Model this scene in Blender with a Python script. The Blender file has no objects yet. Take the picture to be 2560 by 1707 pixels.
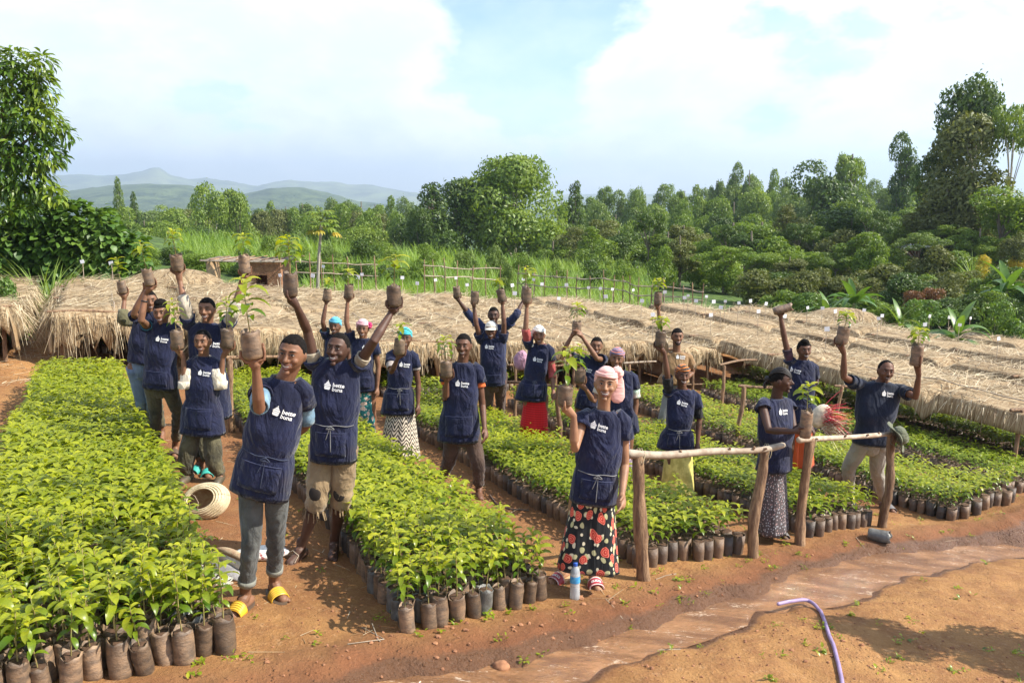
import bpy, math, random
import numpy as np
from mathutils import Vector, Matrix
from mathutils.bvhtree import BVHTree
random.seed(7)
RNG = np.random.default_rng(7)
SC = bpy.context.scene
COL = SC.collection
R = math.radians

# ------------------------------------------------------------------ camera
FPX, CX, CY, HY = 1991.0, 1280.0, 853.5, 505.0
PITCH = math.atan((CY - HY) / FPX)
cd = bpy.data.cameras.new('camera')
cam = bpy.data.objects.new('camera', cd)
COL.objects.link(cam)
cam.location = (0, 0, 0)
cam.rotation_euler = (math.pi / 2 - PITCH, 0, 0)
cd.sensor_width = 36.0
cd.lens = FPX / 2560 * 36.0
cd.clip_start = 0.1
cd.clip_end = 20000
SC.camera = cam

# ------------------------------------------------------------------ sun, sky, exposure
SUN_EL = R(42)
SUN_AZ = R(98)          # clockwise from +Y: from the right, a little to the camera's side
SUN_DIR = Vector((math.sin(SUN_AZ) * math.cos(SUN_EL), math.cos(SUN_AZ) * math.cos(SUN_EL), math.sin(SUN_EL)))
ld = bpy.data.lights.new('sun', 'SUN')
ld.energy = 5.0
ld.angle = R(0.53)
ld.color = (1.0, 0.93, 0.82)
sun = bpy.data.objects.new('sun', ld)
COL.objects.link(sun)
sun.rotation_euler = SUN_DIR.to_track_quat('Z', 'Y').to_euler()

world = bpy.data.worlds.new('World')
SC.world = world
world.use_nodes = True
SC.view_settings.view_transform = 'Standard'
SC.view_settings.look = 'None'
SC.view_settings.exposure = 1.0
SC.view_settings.gamma = 1.0
SC.view_settings.use_curve_mapping = False


class NT:
    """small helper to write node trees"""
    def __init__(s, tree):
        s.t = tree
        tree.nodes.clear()

    def n(s, typ, ins=None, **kw):
        nd = s.t.nodes.new(typ)
        for k, v in kw.items():
            setattr(nd, k, v)
        if ins:
            for k, v in ins.items():
                s.set(nd, k, v)
        return nd

    def set(s, nd, k, v):
        sock = nd.inputs[k]
        if isinstance(v, bpy.types.Node):
            v = v.outputs[0]
        if isinstance(v, bpy.types.NodeSocket):
            s.t.links.new(v, sock)
        else:
            if hasattr(sock, 'default_value'):
                dv = sock.default_value
                if hasattr(dv, '__len__') and len(dv) == 4 and len(v) == 3:
                    v = (*v, 1)
                sock.default_value = v

    def math(s, op, a, b=0.0, c=None, clamp=False):
        nd = s.t.nodes.new('ShaderNodeMath')
        nd.operation = op
        nd.use_clamp = clamp
        s.set(nd, 0, a)
        s.set(nd, 1, b)
        if c is not None:
            s.set(nd, 2, c)
        return nd.outputs[0]

    def mix(s, fac, a, b, blend='MIX'):
        nd = s.t.nodes.new('ShaderNodeMix')
        nd.data_type = 'RGBA'
        nd.blend_type = blend
        s.set(nd, 0, fac)
        s.set(nd, 6, a)
        s.set(nd, 7, b)
        return nd.outputs[2]

    def noise(s, scale, detail=4, rough=0.55, vec=None, dist=0.0):
        nd = s.n('ShaderNodeTexNoise', {'Scale': scale, 'Detail': detail, 'Roughness': rough, 'Distortion': dist})
        if vec is not None:
            s.set(nd, 'Vector', vec)
        return nd.outputs['Fac']

    def ramp(s, fac, stops):
        nd = s.t.nodes.new('ShaderNodeValToRGB')
        el = nd.color_ramp.elements
        while len(el) < len(stops):
            el.new(0.5)
        for e, (p, c) in zip(el, stops):
            e.position = p
            e.color = (*c, 1) if len(c) == 3 else c
        s.set(nd, 0, fac)
        return nd.outputs[0]

    def rng(s, v, a, b, c=0.0, d=1.0):
        nd = s.n('ShaderNodeMapRange', {'Value': v, 'From Min': a, 'From Max': b, 'To Min': c, 'To Max': d})
        nd.interpolation_type = 'SMOOTHSTEP'
        return nd.outputs[0]

    def mapping(s, vec, scale=(1, 1, 1), loc=(0, 0, 0), rot=(0, 0, 0)):
        nd = s.n('ShaderNodeMapping', {'Vector': vec, 'Scale': scale, 'Location': loc, 'Rotation': rot})
        return nd.outputs[0]

    def bump(s, h, strength=0.5, dist=0.01, normal=None):
        nd = s.n('ShaderNodeBump', {'Height': h, 'Strength': strength, 'Distance': dist})
        if normal is not None:
            s.set(nd, 'Normal', normal)
        return nd.outputs[0]


def build_world():
    w = NT(world.node_tree)
    sky = w.n('ShaderNodeTexSky', sky_type='NISHITA')
    sky.sun_disc = False
    sky.sun_elevation = SUN_EL
    sky.sun_rotation = SUN_AZ
    sky.altitude = 1500
    sky.air_density = 1.0
    sky.dust_density = 1.4
    sky.ozone_density = 1.0
    co = w.n('ShaderNodeTexCoord').outputs['Generated']
    sep = w.n('ShaderNodeSeparateXYZ', {0: co})
    # heaped clouds: noise in the direction of sight, a little flattened
    v = w.mapping(co, scale=(1.0, 1.0, 1.9))
    n1 = w.noise(2.3, 9, 0.58, w.mapping(v, loc=(5.15, 2.3, 1.0)), 0.15)
    n2 = w.noise(7.5, 7, 0.6, w.mapping(v, loc=(9.1, 4.0, 2.0)), 0.1)
    d = w.math('ADD', n1, w.math('MULTIPLY', w.math('SUBTRACT', n2, 0.5), 0.20))

    def mass(x, y, z, r, k):
        l = math.sqrt(x * x + y * y + z * z)
        dt = w.n('ShaderNodeVectorMath', {0: co, 1: (x / l, y / l, z / l)}, operation='DOT_PRODUCT')
        return w.math('MULTIPLY', w.rng(dt.outputs['Value'], math.cos(R(r)), 1.0), k)
    # the two great cloud banks, the blue gap between them, and others round the sky
    for (x, y, z, r, k) in ((-.33, .92, .16, 21, .17), (-.12, .97, .08, 12, .08), (.42, .88, .17, 25, .22), (.10, .98, .06, 12, .08), (.02, .93, .27, 12, -.09), (-.62, .75, .27, 9, -.10),
                            (.95, .1, .3, 30, .12), (-.9, -.3, .3, 34, .14), (.2, -.95, .3, 36, .14), (0, .1, .99, 24, -.05)):
        d = w.math('ADD', d, mass(x, y, z, r, k))
    # thinner, paler air and low cloud towards the horizon
    d = w.math('ADD', d, w.rng(sep.outputs[2], 0.0, 0.13, 0.05, 0.0))
    cov = w.rng(d, 0.555, 0.675)
    cov = w.math('MULTIPLY', cov, 0.97)
    thin = w.rng(w.noise(3.0, 6, 0.6, w.mapping(v, loc=(1, 7, 3))), 0.30, 0.70, 0.06, 0.55)
    cov = w.math('MAXIMUM', cov, thin)
    shade = w.rng(w.math('ADD', d, w.math('MULTIPLY', w.math('SUBTRACT', w.noise(5.0, 6, .6, w.mapping(v, loc=(3, 1, 8))), .5), .35)), 0.58, 0.80)
    cc = w.mix(shade, (10.6, 10.8, 10.9), (7.6, 8.3, 8.9))
    blue = w.mix(1.0, sky.outputs[0], (1.28, 1.62, 1.98), 'MULTIPLY')
    col = w.mix(cov, blue, cc)
    bg = w.n('ShaderNodeBackground', {'Color': col, 'Strength': 0.074})
    w.n('ShaderNodeOutputWorld', {'Surface': bg})


build_world()

# ------------------------------------------------------------------ calibrated view of the land
Sp, Cp = math.sin(PITCH), math.cos(PITCH)


def ray(px, py):
    u = (px - CX) / FPX
    v = -(py - CY) / FPX
    r = np.array([u, Cp + v * Sp, -Sp + v * Cp])
    return r / r[1]


def at(px, py, Y):
    return ray(px, py) * Y


def Hs(y):
    y = np.asarray(y, float)
    a = np.minimum(y, 9) * .096
    t = np.clip(y - 9, 0, 3)
    b = .096 * t + (.035 - .096) * t * t / 6
    t2 = np.clip(y - 12, 0, 60)
    return a + b + t2 * .035 - t2 * t2 * .035 / 120


def sstep(x, a, b):
    t = np.clip((x - a) / (b - a), 0, 1)
    return t * t * (3 - 2 * t)


def g0(x, y):
    x = np.asarray(x, float)
    xx = np.clip(x, -14, 14)
    return -2.25 - .079 * xx - .02 * (np.clip(x, -60, 30) - xx) - Hs(y)


# bed axes: A runs along the beds (away from the stream), B across them
AX = np.array([-.46, .89]); AX = AX / np.linalg.norm(AX)
BX = np.array([AX[1], -AX[0]])


def AB(a, b):
    return AX[0] * a + BX[0] * b, AX[1] * a + BX[1] * b


def toAB(x, y):
    return x * AX[0] + y * AX[1], x * BX[0] + y * BX[1]


STREAM_F = np.array([(-6, 3.2), (-2, 3.55), (0.2, 3.78), (1.15, 3.86), (1.75, 3.86), (2.57, 3.89), (3.13, 4.03), (4.26, 4.22), (5.01, 4.43), (5.98, 4.58), (6.79, 4.57), (8.16, 4.45), (11, 4.4), (18, 4.1)])
STREAM_N = np.array([(-6, 2.5), (-2, 2.9), (0.2, 3.25), (1.2, 3.42), (2.4, 3.61), (3.43, 3.79), (4.25, 3.96), (4.72, 3.94), (5.15, 3.95), (6.1, 4.17), (7.42, 4.22), (11, 4.05), (18, 3.8)])


def stream_sd(x, y):
    """signed distance-like value: positive inside the channel (metres from its bank)"""
    a, b = toAB(x, y)
    wob = .035 * np.sin(b * 5.1 + 1) + .025 * np.sin(b * 11.3) + .014 * np.sin(b * 23 + 2)
    wob2 = .04 * np.sin(b * 4.3 + 2.2) + .022 * np.sin(b * 12.7 + .4)
    f = np.interp(b, STREAM_F[:, 0], STREAM_F[:, 1]) + wob
    n = np.interp(b, STREAM_N[:, 0], STREAM_N[:, 1]) + wob2
    return np.minimum(f - a, a - n), f - a, a - n


def vnoise(x, y, seed=0):
    """cheap smooth value noise, numpy"""
    x = np.asarray(x, float); y = np.asarray(y, float)
    xi = np.floor(x).astype(np.int64); yi = np.floor(y).astype(np.int64)
    fx = x - xi; fy = y - yi
    fx = fx * fx * (3 - 2 * fx); fy = fy * fy * (3 - 2 * fy)

    def h(i, j):
        n = (i * 374761393 + j * 668265263 + seed * 974634777) & 0x7fffffff
        n = ((n ^ (n >> 13)) * 1274126177) & 0x7fffffff
        return ((n ^ (n >> 16)) & 0xffff) / 65535.0
    a = h(xi, yi); b = h(xi + 1, yi); c = h(xi, yi + 1); d = h(xi + 1, yi + 1)
    return (a * (1 - fx) + b * fx) * (1 - fy) + (c * (1 - fx) + d * fx) * fy


def fbm(x, y, oct=4, seed=0):
    s = 0; am = 1; t = 0
    for i in range(oct):
        s = s + am * (vnoise(x * 2 ** i, y * 2 ** i, seed + i) - .5); t += am; am *= .5
    return s / t


def hill(x, y):
    """the wooded slope that climbs on the right behind the nursery"""
    x = np.asarray(x, float); y = np.asarray(y, float)
    r = x / np.maximum(y, 5)
    up = sstep(y, 34, 150) * sstep(r, .12, .66) * 11 - 9.5 * sstep(y, 50, 105)
    bank = sstep(r, .28, .75) * sstep(y, 24, 40) * .9
    left = sstep(-r, .30, .62) * sstep(y, 24, 60) * 2.0
    return up + bank + left


def ground_z(x, y):
    x = np.asarray(x, float); y = np.asarray(y, float)
    z = g0(x, y) + hill(x, y)
    near = 1 - sstep(np.hypot(x, y), 14, 26)
    a, b = toAB(x, y)
    z = z + near * (.035 * fbm(x * 1.1, y * 1.1, 3, 5) + .03 * fbm(x * 5, y * 5, 3, 9) * sstep(4.9 - a, -.3, .4) + .016 * fbm(x * 9 + 4, y * 9, 3, 31))
    sd, f, n = stream_sd(x, y)
    z = z - .13 * sstep(f, -.11, .11) * sstep(n, -.42, .42) * (1 - sstep(np.abs(b), 14, 18))
    # crumbly spoil along the far bank
    spoil = np.exp(-((f + .32) / .16) ** 2)
    z = z + near * spoil * (.03 + .075 * fbm(x * 4, y * 4, 4, 21))
    # earth heaps at the right and between beds
    for hx, hy, hr, hh in ((6.05, 8.55, .6, .22), (-1.15, 12.0, .55, .2), (3.05, 7.75, .22, .06), (-8.4, 12.9, .7, .12), (5.3, 7.95, .5, .07)):
        z = z + hh * np.exp(-(((x - hx) ** 2 + (y - hy) ** 2) / hr ** 2)) * (1 + .7 * fbm(x * 7, y * 7, 3, 4))
    return z


def gz(x, y):
    return float(ground_z(x, y))


def gp(px, py, dz=0.0):
    """point of the land (raised by dz) that a sight line meets"""
    r = ray(px, py)
    Y = np.linspace(2, 90, 4400)
    d = r[2] * Y - (ground_z(r[0] * Y, Y) + dz)
    i = int(np.argmax(d < 0))
    return r * Y[i]


# ------------------------------------------------------------------ object helpers
def tag(o, label=None, cat=None, group=None, kind=None):
    if label: o['label'] = label
    if cat: o['category'] = cat
    if group: o['group'] = group
    if kind: o['kind'] = kind
    return o


def mesh(name, V, F, mat=None, smooth=True, uv=None, tint=None, mats=None, fm=None):
    me = bpy.data.meshes.new(name)
    V = np.asarray(V, float)
    if isinstance(F, np.ndarray) and F.ndim == 2:
        k = F.shape[1]
        me.vertices.add(len(V)); me.vertices.foreach_set('co', V.ravel())
        me.loops.add(F.size); me.loops.foreach_set('vertex_index', F.ravel().astype(np.int32))
        me.polygons.add(len(F))
        me.polygons.foreach_set('loop_start', np.arange(0, F.size, k, dtype=np.int32))
        me.polygons.foreach_set('loop_total', np.full(len(F), k, dtype=np.int32))
        me.update(calc_edges=True)
    else:
        me.from_pydata([tuple(v) for v in V], [], [tuple(int(i) for i in f) for f in F])
        me.update()
    if smooth:
        me.polygons.foreach_set('use_smooth', np.ones(len(me.polygons), bool))
    if uv is not None:
        l = me.uv_layers.new(name='UVMap')
        idx = np.empty(len(me.loops), np.int32); me.loops.foreach_get('vertex_index', idx)
        l.data.foreach_set('uv', np.asarray(uv, float)[idx].ravel())
    if tint is not None:
        at_ = me.attributes.new('tint', 'FLOAT', 'POINT')
        at_.data.foreach_set('value', np.asarray(tint, float))
    if mats:
        for m in mats: me.materials.append(m)
        me.polygons.foreach_set('material_index', np.asarray(fm, np.int32))
    elif mat:
        me.materials.append(mat)
    return me


def obj(name, data, parent=None, loc=None, rot=None, scale=None):
    o = bpy.data.objects.new(name, data)
    COL.objects.link(o)
    if parent: o.parent = parent
    if loc is not None: o.location = loc
    if rot is not None: o.rotation_euler = rot
    if scale is not None: o.scale = scale if hasattr(scale, '__len__') else (scale,) * 3
    return o


class MB:
    """collects pieces of geometry to be linked as one mesh"""
    def __init__(s):
        s.V = []; s.F = []; s.T = []; s.U = []; s.M = []; s.n = 0

    def add(s, V, F, tint=0.0, uv=None, mi=0):
        V = np.asarray(V, float)
        s.V.append(V)
        for f in F: s.F.append([int(i) + s.n for i in f])
        s.M += [mi] * len(F)
        s.T.append(np.full(len(V), tint) if np.isscalar(tint) else np.asarray(tint, float))
        s.U.append(np.zeros((len(V), 2)) if uv is None else np.asarray(uv, float))
        s.n += len(V)
        return s

    def box(s, c, size, rot=None, tint=0.0, mi=0):
        c = np.asarray(c, float); h = np.asarray(size, float) / 2
        v = np.array([[x, y, z] for x in (-1, 1) for y in (-1, 1) for z in (-1, 1)], float) * h
        if rot is not None: v = v @ np.asarray(rot).T
        return s.add(v + c, [(0, 1, 3, 2), (4, 6, 7, 5), (0, 4, 5, 1), (2, 3, 7, 6), (0, 2, 6, 4), (1, 5, 7, 3)], tint, None, mi)

    def tube(s, P, r, n=8, tint=0.0, caps=True, squash=None, mi=0):
        V, F, U = tube_geo(P, r, n, caps, squash)
        return s.add(V, F, tint, U, mi)

    def mesh(s, name, mat=None, smooth=True, mats=None):
        return mesh(name, np.concatenate(s.V), s.F, mat, smooth, np.concatenate(s.U), np.concatenate(s.T), mats, s.M if mats else None)

    def obj(s, name, mat=None, parent=None, smooth=True, mats=None):
        return obj(name, s.mesh(name, mat, smooth, mats), parent)


def frames(P):
    P = np.asarray(P, float)
    T = np.gradient(P, axis=0)
    T /= np.linalg.norm(T, axis=1)[:, None] + 1e-9
    ref = np.array([0, -1.0, 0]) if abs(T[0][1]) < .9 else np.array([1.0, 0, 0])
    N = []
    nrm = ref - T[0] * np.dot(ref, T[0]); nrm /= np.linalg.norm(nrm)
    for t in T:
        nrm = nrm - t * np.dot(nrm, t); nrm /= np.linalg.norm(nrm) + 1e-9
        N.append(nrm.copy())
    N = np.array(N)
    return T, N, np.cross(T, N)


def tube_geo(P, r, n=8, caps=True, squash=None):
    P = np.asarray(P, float); m = len(P)
    r = np.full(m, r) if np.isscalar(r) else np.asarray(r, float)
    T, N, B = frames(P)
    if caps:      # rounded ends
        def cap(p, t, rad, sgn):
            return [p + sgn * t * rad * .55, p + sgn * t * rad * .9]
        P = np.concatenate([[P[0] - T[0] * r[0] * .9], [P[0] - T[0] * r[0] * .55], P, [P[-1] + T[-1] * r[-1] * .55], [P[-1] + T[-1] * r[-1] * .9]])
        N = np.concatenate([[N[0]] * 2, N, [N[-1]] * 2]); B = np.concatenate([[B[0]] * 2, B, [B[-1]] * 2])
        r = np.concatenate([[r[0] * .35, r[0] * .8], r, [r[-1] * .8, r[-1] * .35]])
        if squash is not None:
            squash = np.asarray(squash, float)
            if squash.ndim: squash = np.concatenate([[squash[0]] * 2, squash, [squash[-1]] * 2])
        m += 4
    th = np.linspace(0, 2 * np.pi, n, endpoint=False)
    sq = 1.0 if squash is None else squash
    sq = np.full(m, sq) if np.ndim(sq) == 0 else sq
    V = P[:, None, :] + r[:, None, None] * (np.cos(th)[None, :, None] * N[:, None, :] * sq[:, None, None] + np.sin(th)[None, :, None] * B[:, None, :])
    V = V.reshape(-1, 3)
    F = []
    for i in range(m - 1):
        for j in range(n):
            k = (j + 1) % n
            F.append((i * n + j, i * n + k, (i + 1) * n + k, (i + 1) * n + j))
    F.append(tuple(range(n - 1, -1, -1)))
    F.append(tuple((m - 1) * n + j for j in range(n)))
    U = np.array([(j / n, i / (m - 1)) for i in range(m) for j in range(n)])
    return V, F, U


def ellipsoid(c, r, nu=16, nv=10, M=None):
    V = []
    for i in range(nv + 1):
        ph = math.pi * i / nv
        if i in (0, nv):
            V.append((0, 0, math.cos(ph))); continue
        for j in range(nu):
            t = 2 * math.pi * j / nu
            V.append((math.sin(ph) * math.cos(t), math.sin(ph) * math.sin(t), math.cos(ph)))
    V = np.array(V)
    F = []
    for j in range(nu):
        F.append((0, 1 + j, 1 + (j + 1) % nu))
    for i in range(nv - 2):
        for j in range(nu):
            a = 1 + i * nu + j; b = 1 + i * nu + (j + 1) % nu
            F.append((a, a + nu, b + nu, b))
    last = len(V) - 1; base = 1 + (nv - 2) * nu
    for j in range(nu):
        F.append((last, base + (j + 1) % nu, base + j))
    U = V * np.asarray(r, float)
    if M is not None: U = U @ np.asarray(M).T
    return U + np.asarray(c, float), F, V
# ------------------------------------------------------------------ materials
MATS = {}


def mat(name, color, rough=.7, var=.25, vscale=8.0, bump=0.0, bscale=40.0, bdist=.003, spec=.5, color2=None, coords='Object', sheen=0.0, stretch=None, objrand=0.0, trans=0.0, detail=5):
    if name in MATS: return MATS[name]
    m = bpy.data.materials.new(name); m.use_nodes = True
    t = NT(m.node_tree)
    co = t.n('ShaderNodeTexCoord').outputs[coords]
    if stretch: co = t.mapping(co, scale=stretch)
    n = t.noise(vscale, detail, .6, co)
    c2 = color2 if color2 else tuple(min(1, c * (1 - var)) for c in color)
    c1 = color if color2 else tuple(min(1, c * (1 + var * .6)) for c in color)
    col = t.mix(t.rng(n, .32, .68), c2, c1)
    if objrand:
        r = t.n('ShaderNodeObjectInfo').outputs['Random']
        col = t.mix(1.0, col, t.ramp(r, [(0, (1 - objrand,) * 3), (1, (1 + objrand * .3,) * 3)]), 'MULTIPLY')
    ins = {'Base Color': col, 'Roughness': rough, 'Specular IOR Level': spec}
    if sheen: ins['Sheen Weight'] = sheen
    if bump:
        ins['Normal'] = t.bump(t.noise(bscale, 5, .6, co), bump, bdist)
    b = t.n('ShaderNodeBsdfPrincipled', ins)
    sh = b
    if trans:
        tr = t.n('ShaderNodeBsdfTranslucent', {'Color': col})
        sh = t.n('ShaderNodeMixShader', {0: trans, 1: b, 2: tr})
    t.n('ShaderNodeOutputMaterial', {'Surface': sh})
    MATS[name] = m
    return m


def leaf_mat(name, dark, light, young, trans=.35, rough=.42, tmix=1.0, bumpy=False, spec=.45):
    """tint attribute: 0 old leaf .. 1 young leaf; each leaf (mesh island) differs a little"""
    m = bpy.data.materials.new(name); m.use_nodes = True
    t = NT(m.node_tree)
    ti = t.n('ShaderNodeAttribute', attribute_name='tint').outputs['Fac']
    isl = t.n('ShaderNodeNewGeometry').outputs['Random Per Island']
    orr = t.n('ShaderNodeObjectInfo').outputs['Random']
    rn = t.math('FRACT', t.math('ADD', isl, orr))
    base = t.mix(rn, dark, light)
    col = t.mix(t.math('MULTIPLY', ti, tmix, clamp=True), base, young)
    n = t.noise(9, 3, .6, t.n('ShaderNodeTexCoord').outputs['Object'])
    col = t.mix(t.rng(n, .3, .7, 0, .35), col, dark)
    b = t.n('ShaderNodeBsdfPrincipled', {'Base Color': col, 'Roughness': rough, 'Specular IOR Level': spec})
    tc = t.mix(1.0, col, (1.5, 1.45, .55), 'MULTIPLY')
    tr = t.n('ShaderNodeBsdfTranslucent', {'Color': tc})
    sh = t.n('ShaderNodeMixShader', {0: trans, 1: b, 2: tr})
    t.n('ShaderNodeOutputMaterial', {'Surface': sh})
    MATS[name] = m
    return m


def soil_material():
    m = bpy.data.materials.new('soil'); m.use_nodes = True
    t = NT(m.node_tree)
    pos = t.n('ShaderNodeNewGeometry').outputs['Position']
    wet = t.n('ShaderNodeAttribute', attribute_name='wet').outputs['Fac']
    grass = t.n('ShaderNodeAttribute', attribute_name='grass').outputs['Fac']
    damp = t.n('ShaderNodeAttribute', attribute_name='damp').outputs['Fac']
    n1 = t.noise(.9, 6, .62, pos); n2 = t.noise(6, 6, .65, pos); n3 = t.noise(38, 5, .7, pos); n4 = t.noise(150, 3, .7, pos)
    dry = t.mix(t.rng(n1, .35, .66), (.275, .132, .044), (.405, .212, .074))
    dry = t.mix(t.rng(n2, .38, .72, 0, .6), dry, (.20, .078, .031))
    dry = t.mix(t.rng(n3, .50, .75, 0, .55), dry, (.48, .27, .12))
    dry = t.mix(t.rng(n4, .55, .8, 0, .45), dry, (.22, .085, .04))
    dry = t.mix(t.rng(t.noise(2.6, 6, .7, pos), .50, .68, 0, .5), dry, (.215, .098, .040))
    dry = t.mix(t.rng(t.noise(14, 5, .75, pos), .56, .70, 0, .5), dry, (.50, .30, .15))
    red = t.mix(t.rng(n2, .35, .7), (.135, .048, .023), (.225, .086, .037))
    col = t.mix(damp, dry, red)
    w = t.math('ADD', wet, t.math('MULTIPLY', t.math('ADD', t.math('SUBTRACT', n2, .5), t.math('SUBTRACT', n3, .5)), .75), clamp=True)
    wf = t.math('MULTIPLY', t.rng(w, .30, .75), t.rng(wet, 0, .08))
    col = t.mix(wf, col, t.mix(n3, (.085, .038, .018), (.165, .080, .038)))
    gr = t.mix(t.rng(t.noise(1.3, 6, .75, pos), .35, .65), (.022, .045, .010), (.10, .16, .028))
    gf = t.rng(t.math('ADD', grass, t.math('MULTIPLY', t.math('SUBTRACT', n1, .5), .6)), .35, .65)
    col = t.mix(gf, col, gr)
    rough = t.mix(wf, (.9, .9, .9), t.mix(t.rng(n3, .35, .6), (.12,) * 3, (.5,) * 3))
    h = t.math('ADD', t.math('MULTIPLY', n2, .6), t.math('ADD', t.math('MULTIPLY', n3, .3), t.math('MULTIPLY', n4, .1)))
    vor = t.n('ShaderNodeTexVoronoi', {'Vector': pos, 'Scale': 26.0, 'Randomness': 1.0})
    peb = t.rng(vor.outputs['Distance'], .08, .3, 1, 0)
    h = t.math('ADD', h, t.math('MULTIPLY', peb, t.math('MULTIPLY', t.rng(n1, .4, .7), .25)))
    b = t.n('ShaderNodeBsdfPrincipled', {'Base Color': col, 'Roughness': rough, 'Specular IOR Level': .3, 'Normal': t.bump(h, 1.0, .06)})
    t.n('ShaderNodeOutputMaterial', {'Surface': b})
    return m


def build_ground():
    def axis(segs):
        out = []
        for a, b, s in segs:
            out += list(np.arange(a, b, s))
        return np.array(sorted(set(np.round(out, 4))))
    xs = axis([(-9000, -1500, 1500), (-1500, -300, 200), (-300, -100, 25), (-100, -30, 5), (-30, -12, 1), (-12, -5, .25), (-5, 9, .045), (9, 14, .2), (14, 30, 1), (30, 100, 4), (100, 300, 25), (300, 1500, 200), (1500, 9001, 1500)])
    ys = axis([(-300, -60, 60), (-60, -6, 9), (-6, 1.5, .8), (1.5, 3.0, .15), (3.0, 8.6, .045), (8.6, 14, .12), (14, 24, .5), (24, 60, 2), (60, 200, 6), (200, 1000, 60), (1000, 9001, 1000)])
    X, Y = np.meshgrid(xs, ys)
    Z = ground_z(X, Y)
    far = sstep(np.hypot(X, Y), 140, 420)
    Z = Z * (1 - far) + (-30) * far
    V = np.stack([X, Y, Z], -1).reshape(-1, 3)
    ny, nx = X.shape
    i = np.arange(ny - 1)[:, None] * nx + np.arange(nx - 1)[None, :]
    F = np.stack([i, i + 1, i + 1 + nx, i + nx], -1).reshape(-1, 4)
    me = mesh('ground', V, F, soil_material())
    sd, f, n = stream_sd(X, Y)
    a, b = toAB(X, Y)
    wet = np.maximum(sstep(f, -.26, -.02) * sstep(n, -.1, 0), sstep(n, -.16, .04) * sstep(f, -.1, 0)) * (np.hypot(X, Y) < 25)
    dmp = np.maximum(sstep(-f, .62, .15) * sstep(f, .1, -.1) * .8, 0) * (np.hypot(X, Y) < 25)
    inbeds = sstep(a, 5.2, 5.8) * .4 * (b > .4) * (b < 14)
    dmp = np.maximum(dmp, inbeds)
    grass = np.maximum(sstep(Y, 24, 30), 0)
    grass = np.maximum(grass, sstep(a, 20.5, 22.5))
    for nm, arr in (('wet', wet), ('damp', dmp), ('grass', grass)):
        at_ = me.attributes.new(nm, 'FLOAT', 'POINT')
        at_.data.foreach_set('value', np.asarray(arr, float).ravel())
    tag(obj('ground', me), kind='structure')


build_ground()


def build_water():
    m = bpy.data.materials.new('muddy_water'); m.use_nodes = True
    t = NT(m.node_tree)
    pos = t.n('ShaderNodeNewGeometry').outputs['Position']
    fl = t.mapping(pos, rot=(0, 0, -R(27.3 - 4)), scale=(1, 3.0, 1))
    n1 = t.noise(2.2, 5, .6, fl, .6); n2 = t.noise(16, 5, .62, fl, .8); n3 = t.noise(60, 3, .6, fl)
    col = t.mix(t.rng(n1, .35, .68), (.175, .078, .027), (.37, .185, .075))
    foam_sparkle = t.rng(t.math('MULTIPLY', t.noise(4, 4, .6, fl, .4), t.noise(30, 5, .7, fl, .8)), .325, .385)  # foam flecks, with sun sparkle painted into the water colour
    col = t.mix(t.math('MULTIPLY', foam_sparkle, .7), col, (.74, .60, .44))
    h = t.math('ADD', t.math('MULTIPLY', n2, .7), t.math('MULTIPLY', n3, .25))
    b = t.n('ShaderNodeBsdfPrincipled', {'Base Color': col, 'Roughness': .04, 'IOR': 1.46, 'Specular IOR Level': 1.0, 'Normal': t.bump(h, .8, .045)})
    t.n('ShaderNodeOutputMaterial', {'Surface': b})
    bs = np.arange(-6, 18, .05)
    us = np.linspace(-.12, 1.12, 14)
    f = np.interp(bs, STREAM_F[:, 0], STREAM_F[:, 1]); n = np.interp(bs, STREAM_N[:, 0], STREAM_N[:, 1])
    a = n[:, None] + (f - n)[:, None] * us[None]
    B = np.repeat(bs[:, None], len(us), 1)
    X, Y = AB(a, B)
    mid = (f + n) / 2
    mx, my = AB(mid, bs)
    Z = np.repeat((g0(mx, my) - .052)[:, None], len(us), 1) + .007 * fbm(X * 6, Y * 6, 3, 3)
    V = np.stack([X, Y, Z], -1).reshape(-1, 3)
    ny, nx = X.shape
    i = np.arange(ny - 1)[:, None] * nx + np.arange(nx - 1)[None, :]
    F = np.stack([i, i + nx, i + 1 + nx, i + 1], -1).reshape(-1, 4)
    tag(obj('stream_water', mesh('stream_water', V, F, m)), kind='structure')


build_water()


def build_stones():
    m = mat('stone_clod', (.36, .17, .08), .9, .4, 20, .6, 60, .004, color2=(.2, .085, .04))
    mb = MB()
    rr = random.Random(5)
    for i in range(900):
        px = rr.uniform(300, 2560); py = rr.uniform(1330, 1707)
        p = at(px, py, 1); Y = 2.62 / -p[2] if p[2] < 0 else 5
        q = gp(px, py) if i < 60 else p * Y
        x, y = q[0], q[1]
        s_, f_, n_ = stream_sd(x, y)
        if s_ > -.02: continue
        sz = rr.uniform(.003, .009) * (1.9 if rr.random() < .06 else 1)
        if abs(f_ + .25) < .25: sz *= 1.5
        V, F, _ = ellipsoid((x, y, gz(x, y) + sz * .3), (sz * rr.uniform(.8, 1.5), sz * rr.uniform(.8, 1.3), sz * .8), 6, 4)
        V = V + RNG.normal(0, sz * .12, V.shape)
        mb.add(V, F)
    tag(mb.obj('soil_clods', m, smooth=False), 'small clods and pebbles scattered over the red soil by the stream', 'clods', kind='stuff')
    # stone standing in the stream
    q = gp(1252, 1672)
    V, F, U = ellipsoid((0, 0, 0), (.055, .045, .04), 18, 12)
    V = V * (1 + .35 * fbm(U[:, 0:1] * 2.2 + 5, U[:, 1:2] * 2.2 + U[:, 2:3] * 3, 3, 3))
    o = obj('stone', mesh('stone', V, F, m), None, (q[0], q[1], g0(q[0], q[1]) - .045))
    tag(o, 'brown muddy stone poking out of the stream at the bottom of the picture', 'stone')
    q = gp(98, 1640)


build_stones()

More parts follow.
